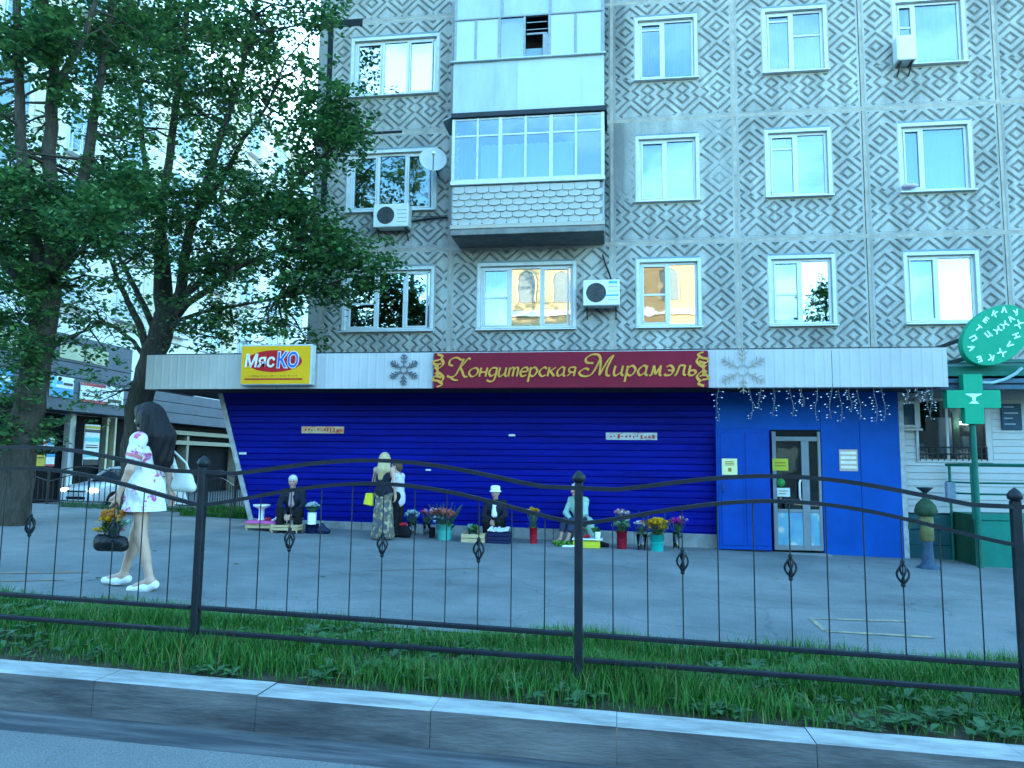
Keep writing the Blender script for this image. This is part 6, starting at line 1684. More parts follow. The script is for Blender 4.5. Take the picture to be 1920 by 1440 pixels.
def skirt_fn(V):
    V = V.copy(); a = np.arctan2(V[:, 1], V[:, 0]); k = np.clip((.95 - V[:, 2]) / .9, 0, 1); s = 1 + .055 * k * np.sin(a * 11 + V[:, 2] * 2)
    V[:, 0] *= s; V[:, 1] *= s; V[:, 2] = np.maximum(V[:, 2], .025); return V
stander('blonde woman seen from behind in a dark vest and long patterned skirt', bp_, R(172), 1.64, J, [
    ('vest', [('c', (.07, 0, .90), (-.07, 0, .90), .124, .124, .05), ('c', (0, 0, .92), (0, 0, 1.04), .128, .112, .05), ('c', (0, 0, 1.04), (0, 0, 1.19), .112, .122, .05), ('e', (0, 0, 1.20), (.152, .116, .15), .05), ('c', (.10, 0, 1.33), (-.10, 0, 1.33), .055, .055, .04), ('c', (0, 0, .92), (0, 0, .80), .135, .140, .04)], M_navy, None),
    ('skirt', [('c', (.085, 0, .86), (-.085, 0, .86), .112, .112, .05), ('c', (0, 0, .92), (0, 0, .55), .125, .170, .05), ('c', (0, 0, .55), (0, 0, .10), .170, .215, .05)], M_skirt, skirt_fn)],
    [('e', (0, -.005, 1.555), (.092, .108, .100), .03), ('c', (0, .055, 1.52), (0, .105, 1.32), .088, .095, .05), ('c', (0, .105, 1.32), (.02, .125, 1.16), .090, .045, .05), ('c', (.085, .0, 1.53), (.10, .05, 1.30), .035, .04, .04), ('c', (-.085, .0, 1.53), (-.10, .05, 1.30), .035, .04, .04)], M_hairbl)
q = bp_ + Vector((-.24, -.03, .69))
yb_ = thing('shoulder_bag', 'small yellow bag at the hip of the blonde woman in the vest', 'bag', q + Vector((0, 0, -.10)))
M_ybag = mat('yellow_bag', (0.56, 0.50, 0.03), .6, noise=8, var=.12)
MB().hexa([(q.x - .10, q.y - .04, q.z - .10), (q.x + .07, q.y - .04, q.z - .13), (q.x + .07, q.y + .04, q.z - .13), (q.x - .10, q.y + .04, q.z - .10), (q.x - .06, q.y - .035, q.z + .09), (q.x + .07, q.y - .035, q.z + .09), (q.x + .07, q.y + .035, q.z + .09), (q.x - .06, q.y + .035, q.z + .09)]).build('bag_body', M_ybag, yb_, bevel=.015)
MB().tube([(q.x - .03, q.y, q.z + .08), (q.x + .05, q.y + .01, q.z + .29), (q.x + .09, q.y + .02, q.z + .48)], .008, 6).build('strap', M_navy, yb_)
# the smaller customer beyond her
cp_ = gpt(744, 1007)
J = dict(pelvis=(0, 0, .82), waist=(0, -.01, .95), chest=(0, -.02, 1.08), neck=(0, -.02, 1.26), head=(0, -.03, 1.33), hc=(0, -.05, 1.385), hipL=(.08, 0, .80), hipR=(-.08, 0, .80), shL=(.155, -.01, 1.19), shR=(-.155, -.01, 1.19),
         elL=(.20, -.06, .96), elR=(-.205, -.02, .95), wrL=(.14, -.22, .93), wrR=(-.19, -.13, .78), hdL=(-.5, -.8, 0), hdR=(0, -.3, -1), knL=(.075, -.02, .43), knR=(-.075, .01, .43), anL=(.075, .01, .085), anR=(-.075, .03, .085), toL=(.085, -.12, .035), toR=(-.085, -.10, .035))
stander('shorter person in a pale lilac shirt and dark trousers half hidden by the blonde woman', cp_, R(-100), 1.5, J, [
    ('shirt', [('c', (0, 0, .80), (0, -.01, .95), .135, .118, .05), ('c', (0, -.01, .95), (0, -.02, 1.08), .118, .122, .05), ('e', (0, -.02, 1.09), (.152, .118, .145), .05), ('c', (.155, -.01, 1.19), (-.155, -.01, 1.19), .063, .063, .04), ('c', (.155, -.01, 1.19), (.19, -.05, 1.0), .062, .056, .03), ('c', (-.155, -.01, 1.19), (-.195, -.02, .99), .062, .056, .03), ('c', (0, 0, .80), (0, 0, .72), .140, .145, .04)], M_lilac, None),
    ('trousers', [('c', (.08, 0, .80), (-.08, 0, .80), .108, .108, .05), ('c', (.08, 0, .80), (.075, -.02, .43), .098, .075, .04), ('c', (-.08, 0, .80), (-.075, .01, .43), .098, .075, .04), ('c', (.075, -.02, .43), (.075, .01, .10), .072, .062, .03), ('c', (-.075, .01, .43), (-.075, .03, .10), .072, .062, .03)], M_blackc, None),
    ('shoe', [('c', (.075, .02, .05), (.09, -.15, .035), .042, .036, .02), ('c', (-.075, .04, .05), (-.09, -.13, .035), .042, .036, .02)], M_blackc, None)],
    [('e', (0, -.03, 1.43), (.088, .10, .092), .03), ('e', (0, .02, 1.37), (.08, .06, .09), .03)], M_hairbr)

# ---------------------------------------------------------------- crates, buckets, pots
M_wood = mat('raw_pine', (0.44, 0.33, 0.19), .75, noise=10, var=.22, stretch=(1, 6, 6))
M_pinkcl = mat('pink_cloth', (0.55, 0.09, 0.28), .85, noise=9, var=.12)
M_turq = mat('turquoise_plastic', (0.07, 0.42, 0.36), .35, noise=4, var=.08)
M_tealb = mat('teal_plastic', (0.01, 0.33, 0.30), .35, noise=4, var=.08)
M_redp = mat('red_plastic', (0.40, 0.012, 0.03), .35, noise=4, var=.1)
M_dkred = mat('dark_red_plastic', (0.24, 0.01, 0.025), .35, noise=4, var=.1)
M_dkblue = mat('dark_blue_plastic', (0.008, 0.014, 0.05), .45, noise=4, var=.2)
M_yelp = mat('yellow_green_plastic', (0.46, 0.44, 0.03), .45, noise=4, var=.1)
M_whp = mat('white_plastic_ware', (0.66, 0.68, 0.68), .35, noise=4, var=.05)
M_clear = glass_mat('clear_jar', (0.90, 0.96, 0.94), .05)
def crate(label, c, w, d, h, m, legs=.0, n_slats=2, board=None, group='crates on the pavement'):
    t = thing('crate', label, 'crate', c, 0, group)
    b = .006
    for s in (-1, 1):
        for k in range(n_slats):
            z0 = legs + (h - legs) * k / n_slats; z1 = legs + (h - legs) * (k + .86) / n_slats
            MB().box(-w / 2, w / 2, s * d / 2 - .008, s * d / 2 + .008, z0, z1).build('slat', m, t, local=True, bevel=.003)
            MB().box(s * w / 2 - .008, s * w / 2 + .008, -d / 2 + .01, d / 2 - .01, z0, z1).build('slat', m, t, local=True, bevel=.003)
    for x in (-1, 1):
        for y in (-1, 1): MB().box(x * (w / 2 - .02) - .018, x * (w / 2 - .02) + .018, y * (d / 2 - .026) - .017, y * (d / 2 - .026) + .017, 0, h).build('corner_post', m, t, local=True, bevel=.003)
    MB().box(-w / 2 + .01, w / 2 - .01, -d / 2 + .01, d / 2 - .01, legs + .01, legs + .025).build('bottom_board', m, t, local=True)
    if board: MB().box(-w / 2 - .02, w / 2 + .05, -d / 2 - .02, d / 2 + .02, h + .002, h + .022).build('top_board', board, t, local=True, bevel=.003)
    return t
def bucket(name, label, c, r0, r1, h, m, rim=True, handle=False, group=None, cat=None):
    t = thing(name, label, cat or name, c, 0, group)
    MB().lathe((0, 0, 0), [(r0 * .96, 0), (r0, .01), (r1, h), (r1 + (.012 if rim else 0), h), (r1 + (.012 if rim else 0), h - .018), (r1 - .004, h - .02)][:4] + [(r1 - .006, h + .001), (r0 * .9, .03), (.001, .03)], 20).build('body', m, t, local=True)
    if rim: MB().lathe((0, 0, h * .52), [(r0 + (r1 - r0) * .52 + .001, -.006), (r0 + (r1 - r0) * .52 + .007, -.004), (r0 + (r1 - r0) * .52 + .007, .004), (r0 + (r1 - r0) * .52 + .001, .006)], 20, caps=False).build('hoop', m, t, local=True)
    if handle: MB().tube([(r1 * math.cos(a), -r1 * .35 - .02, h - .03 - r1 * .9 * math.sin(a)) for a in np.linspace(0, math.pi, 13)], .004, 5).build('handle', M_bracket, t, local=True)
    return t
SC = 107.0          # pixels per metre by the shutters
def up(p, dz): return p + Vector((0, 0, dz))
# left stall
c1 = gpt(492, 994); c2 = gpt(535, 998)
crate('pale pine crate at the left under the pink cloth', c1, .50, .34, .16, M_wood, .05, 2)
crate('pale pine crate in front of the white haired seller', c2 + Vector((.06, -.05, 0)), .48, .32, .15, M_wood, .05, 2)
V, Fc = [], []; nx = 14; ny = 8
for j in range(ny + 1):
    for i in range(nx + 1):
        x = -.28 + .62 * i / nx; y = -.21 + .40 * j / ny; ed = max(0, abs(y + .01) - .17) + max(0, -x - .25) + max(0, x - .27) * .6
        V.append((c1.x + x, c1.y + y, c1.z + .172 - ed * 1.2 + .004 * math.sin(i * 2.1) * math.cos(j * 1.7)))
for j in range(ny):
    for i in range(nx): Fc.append((j * (nx + 1) + i, j * (nx + 1) + i + 1, (j + 1) * (nx + 1) + i + 1, (j + 1) * (nx + 1) + i))
mb = MB(); mb.add(V, Fc, 0, True); tag(mb.build('cloth', M_pinkcl), 'bright pink cloth spread over the left pine crate', 'cloth')
pst = thing('pedestal_bowl', 'white pedestal bowl standing on the pink cloth', 'bowl', up(c1 + Vector((-.06, .06, 0)), .176))
MB().lathe((0, 0, 0), [(.06, 0), (.062, .01), (.05, .02), (.05, .19), (.07, .21), (.15, .25), (.16, .275), (.15, .28), (.10, .265), (.002, .25)], 20).build('bowl', M_whp, pst, local=True)
def produce(label, cat, name, c, items, m, n, r, spread, sx=1.0):
    mb = MB()
    for k in range(n):
        a = rng.uniform(0, 6.28); q = math.sqrt(rng.random()) * spread; rr = r * rng.uniform(.75, 1.2)
        mb.ball(c + Vector((q * math.cos(a) * sx, q * math.sin(a), rr * .8 + (rr if k % 3 == 0 else 0))), (rr, rr, rr * .85), 8, 6)
    o = mb.build(name, m); o['kind'] = 'stuff'; return tag(o, label, cat)
produce('red berries heaped on the pink cloth', 'berries', 'berries', up(c1 + Vector((.13, -.03, 0)), .176), None, M_redp, 26, .018, .07)
produce('white round vegetables beside the red berries on the pink cloth', 'vegetables', 'vegetables', up(c1 + Vector((.25, .0, 0)), .172), None, M_whp, 12, .026, .07)
produce('brown potatoes lying in the second pine crate', 'potatoes', 'potatoes', up(c2 + Vector((.10, -.05, 0)), .06), None, mat('potato_skin', (.28, .18, .10), .8, noise=20, var=.2), 26, .036, .16)
c3 = gpt(584, 1000)
b3 = bucket('bucket', 'tall dark blue bucket right of the white haired seller', c3 + Vector((0, .02, 0)), .11, .12, .16, M_dkblue)
c3w = up(c3 + Vector((-.01, .02, 0)), .165)
bucket('jar', 'white plastic jar standing in the dark blue bucket', c3w + Vector((0, 0, -.13)), .075, .078, .33, M_whp, rim=False, cat='jar')
bucket('bowl', 'dark green bowl balanced on the white jar', up(c3w, .205), .06, .13, .10, mat('dark_green_bowl', (.03, .09, .06), .5), rim=True)
bouquet('flat heap of white blooms in the dark green bowl', up(c3w, .24), .06, .125, [('iceblue', 26, .032, (0, 0)), ('white', 12, .03, (0, .01))], leaves=8)
mb = MB()
sdf_obj('bag_body', [('c', (-.06, 0, .06), (.08, 0, .05), .07, .05, .03), ('c', (0, 0, .1), (-.02, 0, .17), .05, .025, .03)], M_dkblue, thing('sack', 'small dark blue sack slumped right of the tall dark bucket', 'sack', gpt(606, 1001)), h=.01)
# feet of the customers: black bag with red top
c4 = gpt(757, 1008); kb = thing('shopping_bag', 'black bag with a red top on the ground beside the standing customers', 'bag', c4)
sdf_obj('bag_body', [('c', (-.07, 0, .07), (.06, 0, .07), .075, .08, .04), ('c', (-.04, 0, .15), (.03, 0, .15), .06, .06, .04)], M_blackc, kb, h=.01)
sdf_obj('bag_top', [('c', (-.06, -.01, .225), (.03, 0, .235), .035, .03, .03)], M_redp, kb, h=.009)
# flower pots, left to right
c5 = gpt(772, 1003); bucket('glass_jar', 'glass jar holding the ice blue flowers', c5, .07, .08, .24, M_clear, rim=False, group='glass flower jars', cat='jar')
bouquet('round bunch of ice blue flowers left of the pink ones', up(c5, .05), .30, .13, [('iceblue', 30, .04, (0, 0)), ('white', 8, .035, (0, .02))])
c6 = gpt(800, 1004); bucket('glass_jar', 'glass jar holding the magenta flowers behind the turquoise bucket', c6, .06, .07, .22, M_clear, rim=False, group='glass flower jars', cat='jar')
bouquet('magenta bunch between the ice blue and the coral flowers', up(c6, .05), .32, .11, [('magenta', 16, .04, (-.02, .02)), ('pinkwhite', 6, .035, (.09, .0))])
c7 = gpt(810, 1008); bucket('vase', 'black vase left of the turquoise bucket', c7, .055, .06, .18, M_blackc, rim=False)
c8 = gpt(834, 1012); bucket('bucket', 'turquoise bucket full of coral flowers', c8, .125, .14, .27, M_turq, handle=True, group='plastic flower buckets')
bouquet('large coral bunch with feathery greens in the turquoise bucket', up(c8, .06), .34, .20, [('coral', 42, .05, (-.03, .02)), ('pinkwhite', 8, .04, (-.18, .06)), ('iceblue', 5, .035, (-.12, -.09))], feathery=34, leaves=30)
# white hat's stall
c9 = gpt(889, 1016); crate('small pale pine crate left of the seller in the white hat', c9, .40, .28, .15, M_wood, .0, 2)
bucket('glass_jar', 'glass jar of leafy greens on the small pine crate', up(c9 + Vector((-.03, .02, 0)), .03), .07, .075, .22, M_clear, rim=False, group='glass flower jars', cat='jar')
bouquet('leafy greens in the glass jar on the small pine crate', up(c9 + Vector((-.03, .02, 0)), .05), .15, .09, [('green', 12, .05, (0, 0)), ('mint', 8, .05, (0, 0))], leaves=30)
c10 = gpt(935, 1018); crate('dark blue plastic crate in front of the white hatted seller', c10, .40, .30, .19, M_dkblue, .0, 3)
mb = MB()
for k in range(8):
    x = -.16 + .045 * k; mb.bar((c10.x + x, c10.y - .12, c10.z + .205 + rng.uniform(0, .02)), (c10.x + x + rng.uniform(-.02, .03), c10.y + .12, c10.z + .225 + rng.uniform(0, .04)), .04, .02)
o = mb.build('papers', M_whp); o['kind'] = 'stuff'; tag(o, 'white packets laid on the dark blue crate', 'packets')
c11 = gpt(1000, 1019); bucket('vase', 'tall red vase with yellow flowers between two sellers', c11, .062, .070, .27, M_redp, rim=True)
bouquet('yellow bunch with white sprigs in the tall red vase', up(c11, .06), .46, .09, [('yellow', 12, .045, (-.01, .02)), ('white', 5, .03, (-.08, .0))], leaves=26)
# mint coat's stall
c12 = gpt(1100, 1026); crate('yellow green crate with a white board in front of the mint coated seller', c12, .44, .28, .13, M_yelp, .0, 1, board=M_whp)
produce('red and pale radishes on the white board of the yellow green crate', 'radishes', 'radishes', up(c12 + Vector((.02, .02, 0)), .155), None, M_redp, 12, .022, .07)
bouquet('small green bunch on the white board of the yellow green crate', up(c12 + Vector((.16, .02, 0)), .15), .10, .08, [('green', 10, .04, (0, 0))], leaves=16)
bucket('cup', 'pale mint cup on the right end of the white board', up(c12 + Vector((.19, -.06, 0)), .155), .04, .05, .11, M_whp, rim=False)
c13 = gpt(1056, 1024); produce('green cucumbers heaped at the maroon shoes of the seller', 'vegetables', 'vegetables', c13, None, mat('cucumber_green', (.05, .15, .02), .5, noise=12, var=.3), 22, .035, .13, 1.3)
mb = MB(); mb.hexa([(c13.x - .02, c13.y - .16, c13.z + .002), (c13.x + .30, c13.y - .18, c13.z + .002), (c13.x + .28, c13.y - .04, c13.z + .002), (c13.x, c13.y - .02, c13.z + .002), (c13.x, c13.y - .15, c13.z + .03), (c13.x + .28, c13.y - .17, c13.z + .02), (c13.x + .27, c13.y - .05, c13.z + .035), (c13.x + .01, c13.y - .03, c13.z + .03)])
tag(mb.build('plastic_bag', M_whp, bevel=.008), 'flat white plastic bag on the ground beside the cucumbers', 'plastic bag')
cc_ = gpt(1133, 1026); sdf_obj('bag_body', [('c', (-.07, 0, .05), (.05, 0, .035), .05, .035, .03)], M_blackc, thing('black_pouch', 'small black pouch right of the yellow green crate', 'pouch', cc_), h=.01)
c14 = gpt(1166, 1029); bucket('bucket', 'dark red bucket with pale stems right of the mint coated seller', c14, .082, .090, .30, M_dkred, group='plastic flower buckets')
bouquet('flat pale pink bunch on long stems in the dark red bucket', up(c14, .06), .53, .14, [('pinkwhite', 16, .035, (0, -.02)), ('white', 8, .03, (.03, -.01)), ('mint', 16, .055, (0, -.22)), ('mint', 14, .05, (0, -.14))], leaves=40)
c15 = gpt(1203, 1031); bucket('glass_jar', 'glass jar holding red and white flowers', c15, .065, .09, .26, M_clear, rim=False, group='glass flower jars', cat='jar')
bouquet('small bunch of white and red flowers left of the yellow one', up(c15, .05), .35, .10, [('white', 12, .035, (-.03, .0)), ('red', 8, .038, (.05, .03))], leaves=26)
c16 = gpt(1232, 1033); bucket('bucket', 'teal bucket full of yellow flowers', c16, .105, .118, .27, M_tealb, handle=True, group='plastic flower buckets')
bouquet('dense golden yellow bunch in the teal bucket', up(c16, .06), .38, .155, [('yellow', 40, .05, (0, .0)), ('yellow', 10, .045, (0, -.08))], leaves=26, feathery=6)
c17 = gpt(1268, 1030); bucket('glass_jar', 'slim glass jar holding the magenta flowers right of the teal bucket', c17, .05, .06, .30, M_clear, rim=False, group='glass flower jars', cat='jar')
bouquet('magenta bunch in the slim jar right of the yellow one', up(c17, .05), .40, .12, [('magenta', 24, .045, (0, .0)), ('pinkwhite', 5, .04, (.08, .03))], leaves=26)
# ================================================================== the street at the left: pale block, podium, car, trees
FX = -21.0
M_white = mat('white_render', (0.74, 0.75, 0.75), .8, noise=1.2, var=.08)
M_joint = mat('grey_joint_line', (0.20, 0.22, 0.24), .8)
M_creamp = mat('pale_cream_panel', (0.56, 0.52, 0.38), .7, noise=2, var=.1)
M_clad = mat('grey_blue_cladding', (0.085, 0.095, 0.125), .55, noise=1.5, var=.15)
M_store = mat('dark_storefront', (0.006, 0.007, 0.010), .6, noise=2, var=.3, spec=.05)
M_lite = mat('pale_yellow_window', (0.34, 0.36, 0.24), .3, noise=2, var=.15)  # yellowish tone of the podium windows
wb = thing('white_building', 'tall pale residential block with rows of balcony railings behind the trees', 'apartment block', (FX - 5, 40, -.3))
def wpart(name, mb, m, **kw): return mb.build(name, m, wb, **kw)
WB0, WB1, WBH = 17.0, 64.0, 21.5
wpart('body', MB().box(FX - 16, FX, WB0, WB1, -.4, WBH), M_white)
wpart('roof_edge', MB().box(FX - 16.2, FX + .25, WB0 - .2, WB1 + .2, WBH + .002, WBH + .35), M_white)
fl = 2.95; z = 6.9
while z < WBH:
    wpart('floor_line', MB().box(FX - .02, FX + .015, WB0, WB1, z - .03, z + .03), M_joint); wpart('floor_line', MB().box(FX - .02, FX + .012, WB0, WB1, z + 1.45, z + 1.48), M_joint); z += fl
wm = MB(); wm.box(.0, .06, 0, 1.5, 0, .06, 0); wm.box(.0, .06, 0, 1.5, 2.0, 2.06, 0); wm.box(0, .06, 0, .06, .06, 2.0, 0); wm.box(0, .06, 1.44, 1.5, .06, 2.0, 0); wm.box(0, .055, .72, .78, .06, 2.0, 0); wm.box(.01, .03, .06, 1.44, .06, 2.0, 1)
M_wglass = mat('far_window_glass', (0.10, 0.20, 0.28), .12, noise=1, var=.3, spec=.8)
wme = wm.mesh('window', [M_pvc, M_wglass])
rmB = MB()
for zz in (.05, .28, .51, .74, .95): rmB.cyl((.28, -.15, zz), (.28, 1.65, zz), .016 if zz < .9 else .025, n=6)
for yy in (-.15, .3, .75, 1.2, 1.65): rmB.cyl((.28, yy, .0), (.28, yy, .95), .02, n=6)
rmB.box(0, .32, -.2, 1.7, -.10, 0.0)
rme = rmB.mesh('balcony_railing', M_pvc)
lg = MB(); lg.box(.0, .03, 0, 1.2, 0, 2.5)
lme = lg.mesh('loggia_panel', M_creamp)
base = wb.location
nb = 0
for f in range(5):
    for k in range(13):
        y = 18.2 + 3.45 * k; zf = 7.0 + fl * f
        link_mesh('window', wme, wb, Vector((FX + .002, y, zf + .25)) - base)
        if (k + f) % 2 == 0 or k % 3 == 0: link_mesh('balcony_railing', rme, wb, Vector((FX + .065, y, zf + .30)) - base)
        if k % 2 == 1: link_mesh('loggia_panel', lme, wb, Vector((FX + .004, y + 1.75, zf + .1)) - base)
# podium: grey clad storey over a dark shop front
pxf = FX + 1.1
yA, yB = 17.0, atX(246, 700, pxf).y
z0p, z1p = 3.25, atX(246, 655, pxf).z
pod = wpart('podium', MB().box(FX - .01, pxf, yA, yB, z0p, z1p), M_clad)
MB().box(FX - .01, pxf + .25, yA, yB + .25, z0p - .16, z0p - .002).build('canopy_lip', M_clad, pod)
yw = yA + .5
k = 0
while yw < yB - 1.2:
    w_ = min(2.6, yB - .5 - yw)
    MB().box(pxf - .02, pxf + .03, yw, yw + w_, z0p + 1.75, z1p - .35).build('yellow_window', M_lite, pod)
    for q in (1.2,): MB().box(pxf + .03, pxf + .05, yw + w_ / 2 - .03, yw + w_ / 2 + .03, z0p + 1.75, z1p - .35).build('mullion', M_clad, pod)
    yw += w_ + .75
for zz in (z0p + .55, z0p + 1.1, z0p + 1.65): MB().box(pxf - .01, pxf + .012, yA, yB, zz - .012, zz + .012).build('cladding_joint', M_store, pod)
# the lower canopy band further along
cA, cB = atX(289, 727, pxf - .2), atX(418, 753, pxf - .2)
band = MB(); zc0 = 3.05; zc1 = (cA.z + cB.z) / 2
for i in range(3):
    a = zc0 + (zc1 - zc0) * i / 3; b = zc0 + (zc1 - zc0) * (i + 1) / 3 - .02
    wpart('band_panel', MB().box(FX, pxf - .2, yB + .8, 60, a, b), M_clad, bevel=.01)
wpart('storefront', MB().box(FX - .02, FX + .10, WB0, 60, -.4, z0p - .2), M_store)
for u, w_, m in ((131, .30, M_white), (197, .12, M_creamp), (212, .10, M_creamp)):
    y = atX(u, 850, FX + .3).y; wpart('column', MB().box(FX + .10, FX + .35, y - w_ / 2, y + w_ / 2, -.4, z0p - .17), m)
# garage entrance with beige lintels
M_lintel = mat('beige_lintel', (0.26, 0.25, 0.19), .7)
yg0, yg1 = atX(352, 840, FX + .6).y, atX(446, 840, FX + .6).y
for v_ in (815, 832):
    zz = atX(400, v_, FX + .6).z; wpart('lintel', MB().box(FX + .10, FX + .62, yg0 - 3, yg1, zz - .12, zz + .07), M_lintel)
for y in (yg0, yg1): wpart('column', MB().box(FX + .10, FX + .6, y - .09, y + .09, -.4, 2.5), M_lintel)
# leaning pale buttress seen right of the walking woman
q0, q1, q2, q3 = atX(303, 826, -15.5), atX(318, 826, -15.5), atX(338, 892, -15.5), atX(311, 892, -15.5)
bt = thing('buttress', 'pale leaning buttress right of the walking woman before the dark garage', 'buttress', (-15.5, q2.y, gz(-15.5, q2.y)))
zg_ = gz(-15.5, q2.y) - .1
dzl = (q0.z - zg_) / max(.01, q0.z - q3.z)
yl3 = q0.y + (q3.y - q0.y) * dzl; yl2 = q1.y + (q2.y - q1.y) * dzl
mb = MB(); mb.hexa([(-15.5, yl3, zg_), (-15.5, yl2, zg_), (-15.8, yl2, zg_), (-15.8, yl3, zg_), (-15.5, q0.y, q0.z), (-15.5, q1.y, q1.z), (-15.8, q1.y, q1.z), (-15.8, q0.y, q0.z)]); mb.build('shaft', M_white, bt, bevel=.015)

def xplate(name, label, cat, u0, v0, u1, v1, X, m, parts=(), zfix=None):
    """a board on a face that looks towards +X; corners given where it is seen"""
    ya, yb_ = atX(u0, (v0 + v1) / 2, X).y, atX(u1, (v0 + v1) / 2, X).y
    zb, zt_ = atX((u0 + u1) / 2, v1, X).z, atX((u0 + u1) / 2, v0, X).z
    t = thing(name, label, cat, (X, (ya + yb_) / 2, zb))
    MB().box(X - .04, X, ya, yb_, zb, zt_).build('board', m, t)
    for i, (a, b, c, d, mm) in enumerate(parts):
        MB().box(X - .001, X + .008 + .002 * i, ya + (yb_ - ya) * a, ya + (yb_ - ya) * b, zb + (zt_ - zb) * c, zb + (zt_ - zb) * d).build('print', mm, t)
    return t
M_bw = mat('billboard_white', (0.66, 0.70, 0.74), .4); M_bb = mat('billboard_blue', (0.03, 0.28, 0.50), .4); M_br = mat('billboard_red', (0.45, 0.03, 0.06), .4); M_bk = mat('billboard_black', (0.02, 0.02, 0.03), .4); M_bc = mat('billboard_cyan', (0.12, 0.50, 0.55), .4); M_by = mat('billboard_yellow', (0.52, 0.36, 0.03), .4)
xplate('billboard', 'blue and white billboard on the grey podium left of the red and white one', 'billboard', 95, 706, 138, 745, pxf + .06, M_bw, [(0, 1, 0, .45, M_bb), (.0, .22, .45, 1, M_bc), (.25, .5, .62, .78, M_bb), (.55, .95, .60, .72, M_bk), (.3, .42, .78, .90, M_br)])
xplate('billboard', 'wide white billboard with red bands on the grey podium behind the second tree', 'billboard', 151, 722, 232, 757, pxf + .06, M_bw, [(0, .55, .84, 1, M_br), (0, .62, 0, .13, M_br), (.05, .5, .3, .36, M_bk), (.62, .95, .12, .3, M_bk), (.1, .35, .55, .6, M_bk)])
rows_ = [(0, 1, .90, .96, M_by), (0, 1, .80, .88, M_bk), (.1, .9, .70, .78, M_bw), (0, 1, .58, .68, M_bc), (.1, .9, .48, .50, M_bk), (.1, .9, .42, .45, M_bk), (.05, .95, .2, .3, M_bc), (0, 1, .0, .14, M_bk)]
xplate('directory_sign', 'tall white directory board with dark rows on the dark shop front', 'sign', 158, 796, 186, 872, FX + .75, M_bw, rows_)
xplate('poster', 'white poster with red letters on the dark wall left of the car', 'poster', 69, 820, 102, 838, FX + .75, M_bw, [(.05, .55, .25, .6, M_br), (.6, .95, .2, .5, M_bb)])
xplate('poster', 'yellow poster on the dark wall left of the white car', 'poster', 65, 853, 84, 874, FX + .75, M_by, [(.1, .9, .7, .8, M_bk)])
xplate('poster', 'pale poster right of the yellow one left of the white car', 'poster', 86, 855, 102, 874, FX + .75, M_bw, [(0, 1, 0, .2, M_br), (0, 1, .9, 1.2, M_bb)])
xplate('billboard', 'blue sign with white spots at the far left edge behind the trunk', 'billboard', -30, 690, 24, 735, pxf + .06, M_bb, [(.3, .6, .2, .4, M_bw), (.6, .9, .5, .7, M_bw)])

far = thing('far_sun_block', 'distant cream block added to keep the low sun out of the side street', 'apartment block', (-10, 85, 0))  # added block, shuts out the low sun at the end of the gap
MB().box(-60, 14, 80, 92, -1, 14.0).build('body', M_creamp, far)
wmf = MB(); wmf.box(0, 1.5, -.05, .05, 0, 1.5); wfm = wmf.mesh('window', M_wglass)
for i in range(20):
    for j in range(4): link_mesh('window', wfm, far, Vector((-58 + 3.4 * i, 80, 1.8 + 3 * j)) - far.location)

# ---- the white car
M_car = mat('white_car_paint', (0.62, 0.66, 0.68), .25, noise=1, var=.04, coat=.6)
M_tyre = mat('tyre_rubber', (0.012, 0.012, 0.013), .8); M_rim = mat('alloy_rim', (0.25, 0.26, 0.27), .35, metal=.7); M_carglass = mat('car_glass', (0.012, 0.018, 0.022), .06, spec=.7)
M_grille = mat('black_grille', (0.008, 0.008, 0.009), .5); M_lamp = mat('headlamp', (0.75, 0.74, 0.70), .15, emit=((1.0, .82, .62), 2.2)); M_platec = mat('blank_number_plate', (0.40, 0.42, 0.44), .5)
CRZ = R(-9)
cpx = atX(146, 952, -17.0) - Vector((math.sin(CRZ), -math.cos(CRZ), 0)) * 1.9
cpos = Vector((cpx.x, cpx.y, gz(cpx.x, cpx.y)))
car = thing('parked_car', 'white car with lit headlamps facing left behind the dark fence', 'car', cpos, CRZ); car.scale = (.93, .93, .93)
def section(y, hw, zlo, zhi, tuck, n=9):
    pts = []
    for k in range(n):
        t = k / (n - 1); z = zlo + (zhi - zlo) * t; w = hw * (1 - tuck * abs(2 * t - .9) ** 2.6); pts.append((w, y, z))
    return pts + [(-x, yy, zz) for x, yy, zz in reversed(pts)]
rings = []
for y, hw, zlo, zhi, tk in ((-2.17, .60, .34, .56, .10), (-2.13, .74, .24, .66, .07), (-2.0, .81, .20, .74, .06), (-1.7, .85, .20, .82, .06), (-1.2, .865, .20, .90, .06), (-.8, .87, .20, .95, .06), (0, .87, .19, .97, .06), (1.0, .87, .20, .99, .06), (1.7, .84, .22, .98, .07), (2.05, .78, .28, .90, .09), (2.15, .70, .36, .78, .1)): rings.append(section(y, hw, zlo, zhi, tk))
MB().loft([r[::-1] for r in rings]).build('body', M_car, car, local=True)
gh = []
for y, hw, z in ((-.98, .72, .935), (-.45, .64, 1.26), (-.15, .60, 1.42), (.5, .60, 1.455), (1.1, .60, 1.42), (1.75, .66, 1.05)): gh.append((y, hw, z))
rr_ = []
for y, hw, z in gh: rr_.append([(-.74, y, .93), (-hw, y, z - .03), (-hw * .8, y, z), (hw * .8, y, z), (hw, y, z - .03), (.74, y, .93)])
mb = MB(); mb.loft([[(x, y, zz) for x, y, zz in r] for r in rr_], smooth=False); mb.build('glasshouse', M_carglass, car, local=True)
mb = MB(); mb.loft([[(-.60, y, z + .012), (-.45, y, z + .03), (.45, y, z + .03), (.60, y, z + .012), (.60, y, z - .015), (-.60, y, z - .015)] for y, z in ((-.22, 1.40), (.1, 1.445), (.5, 1.455), (1.15, 1.42))], smooth=False); mb.build('roof', M_car, car, local=True)
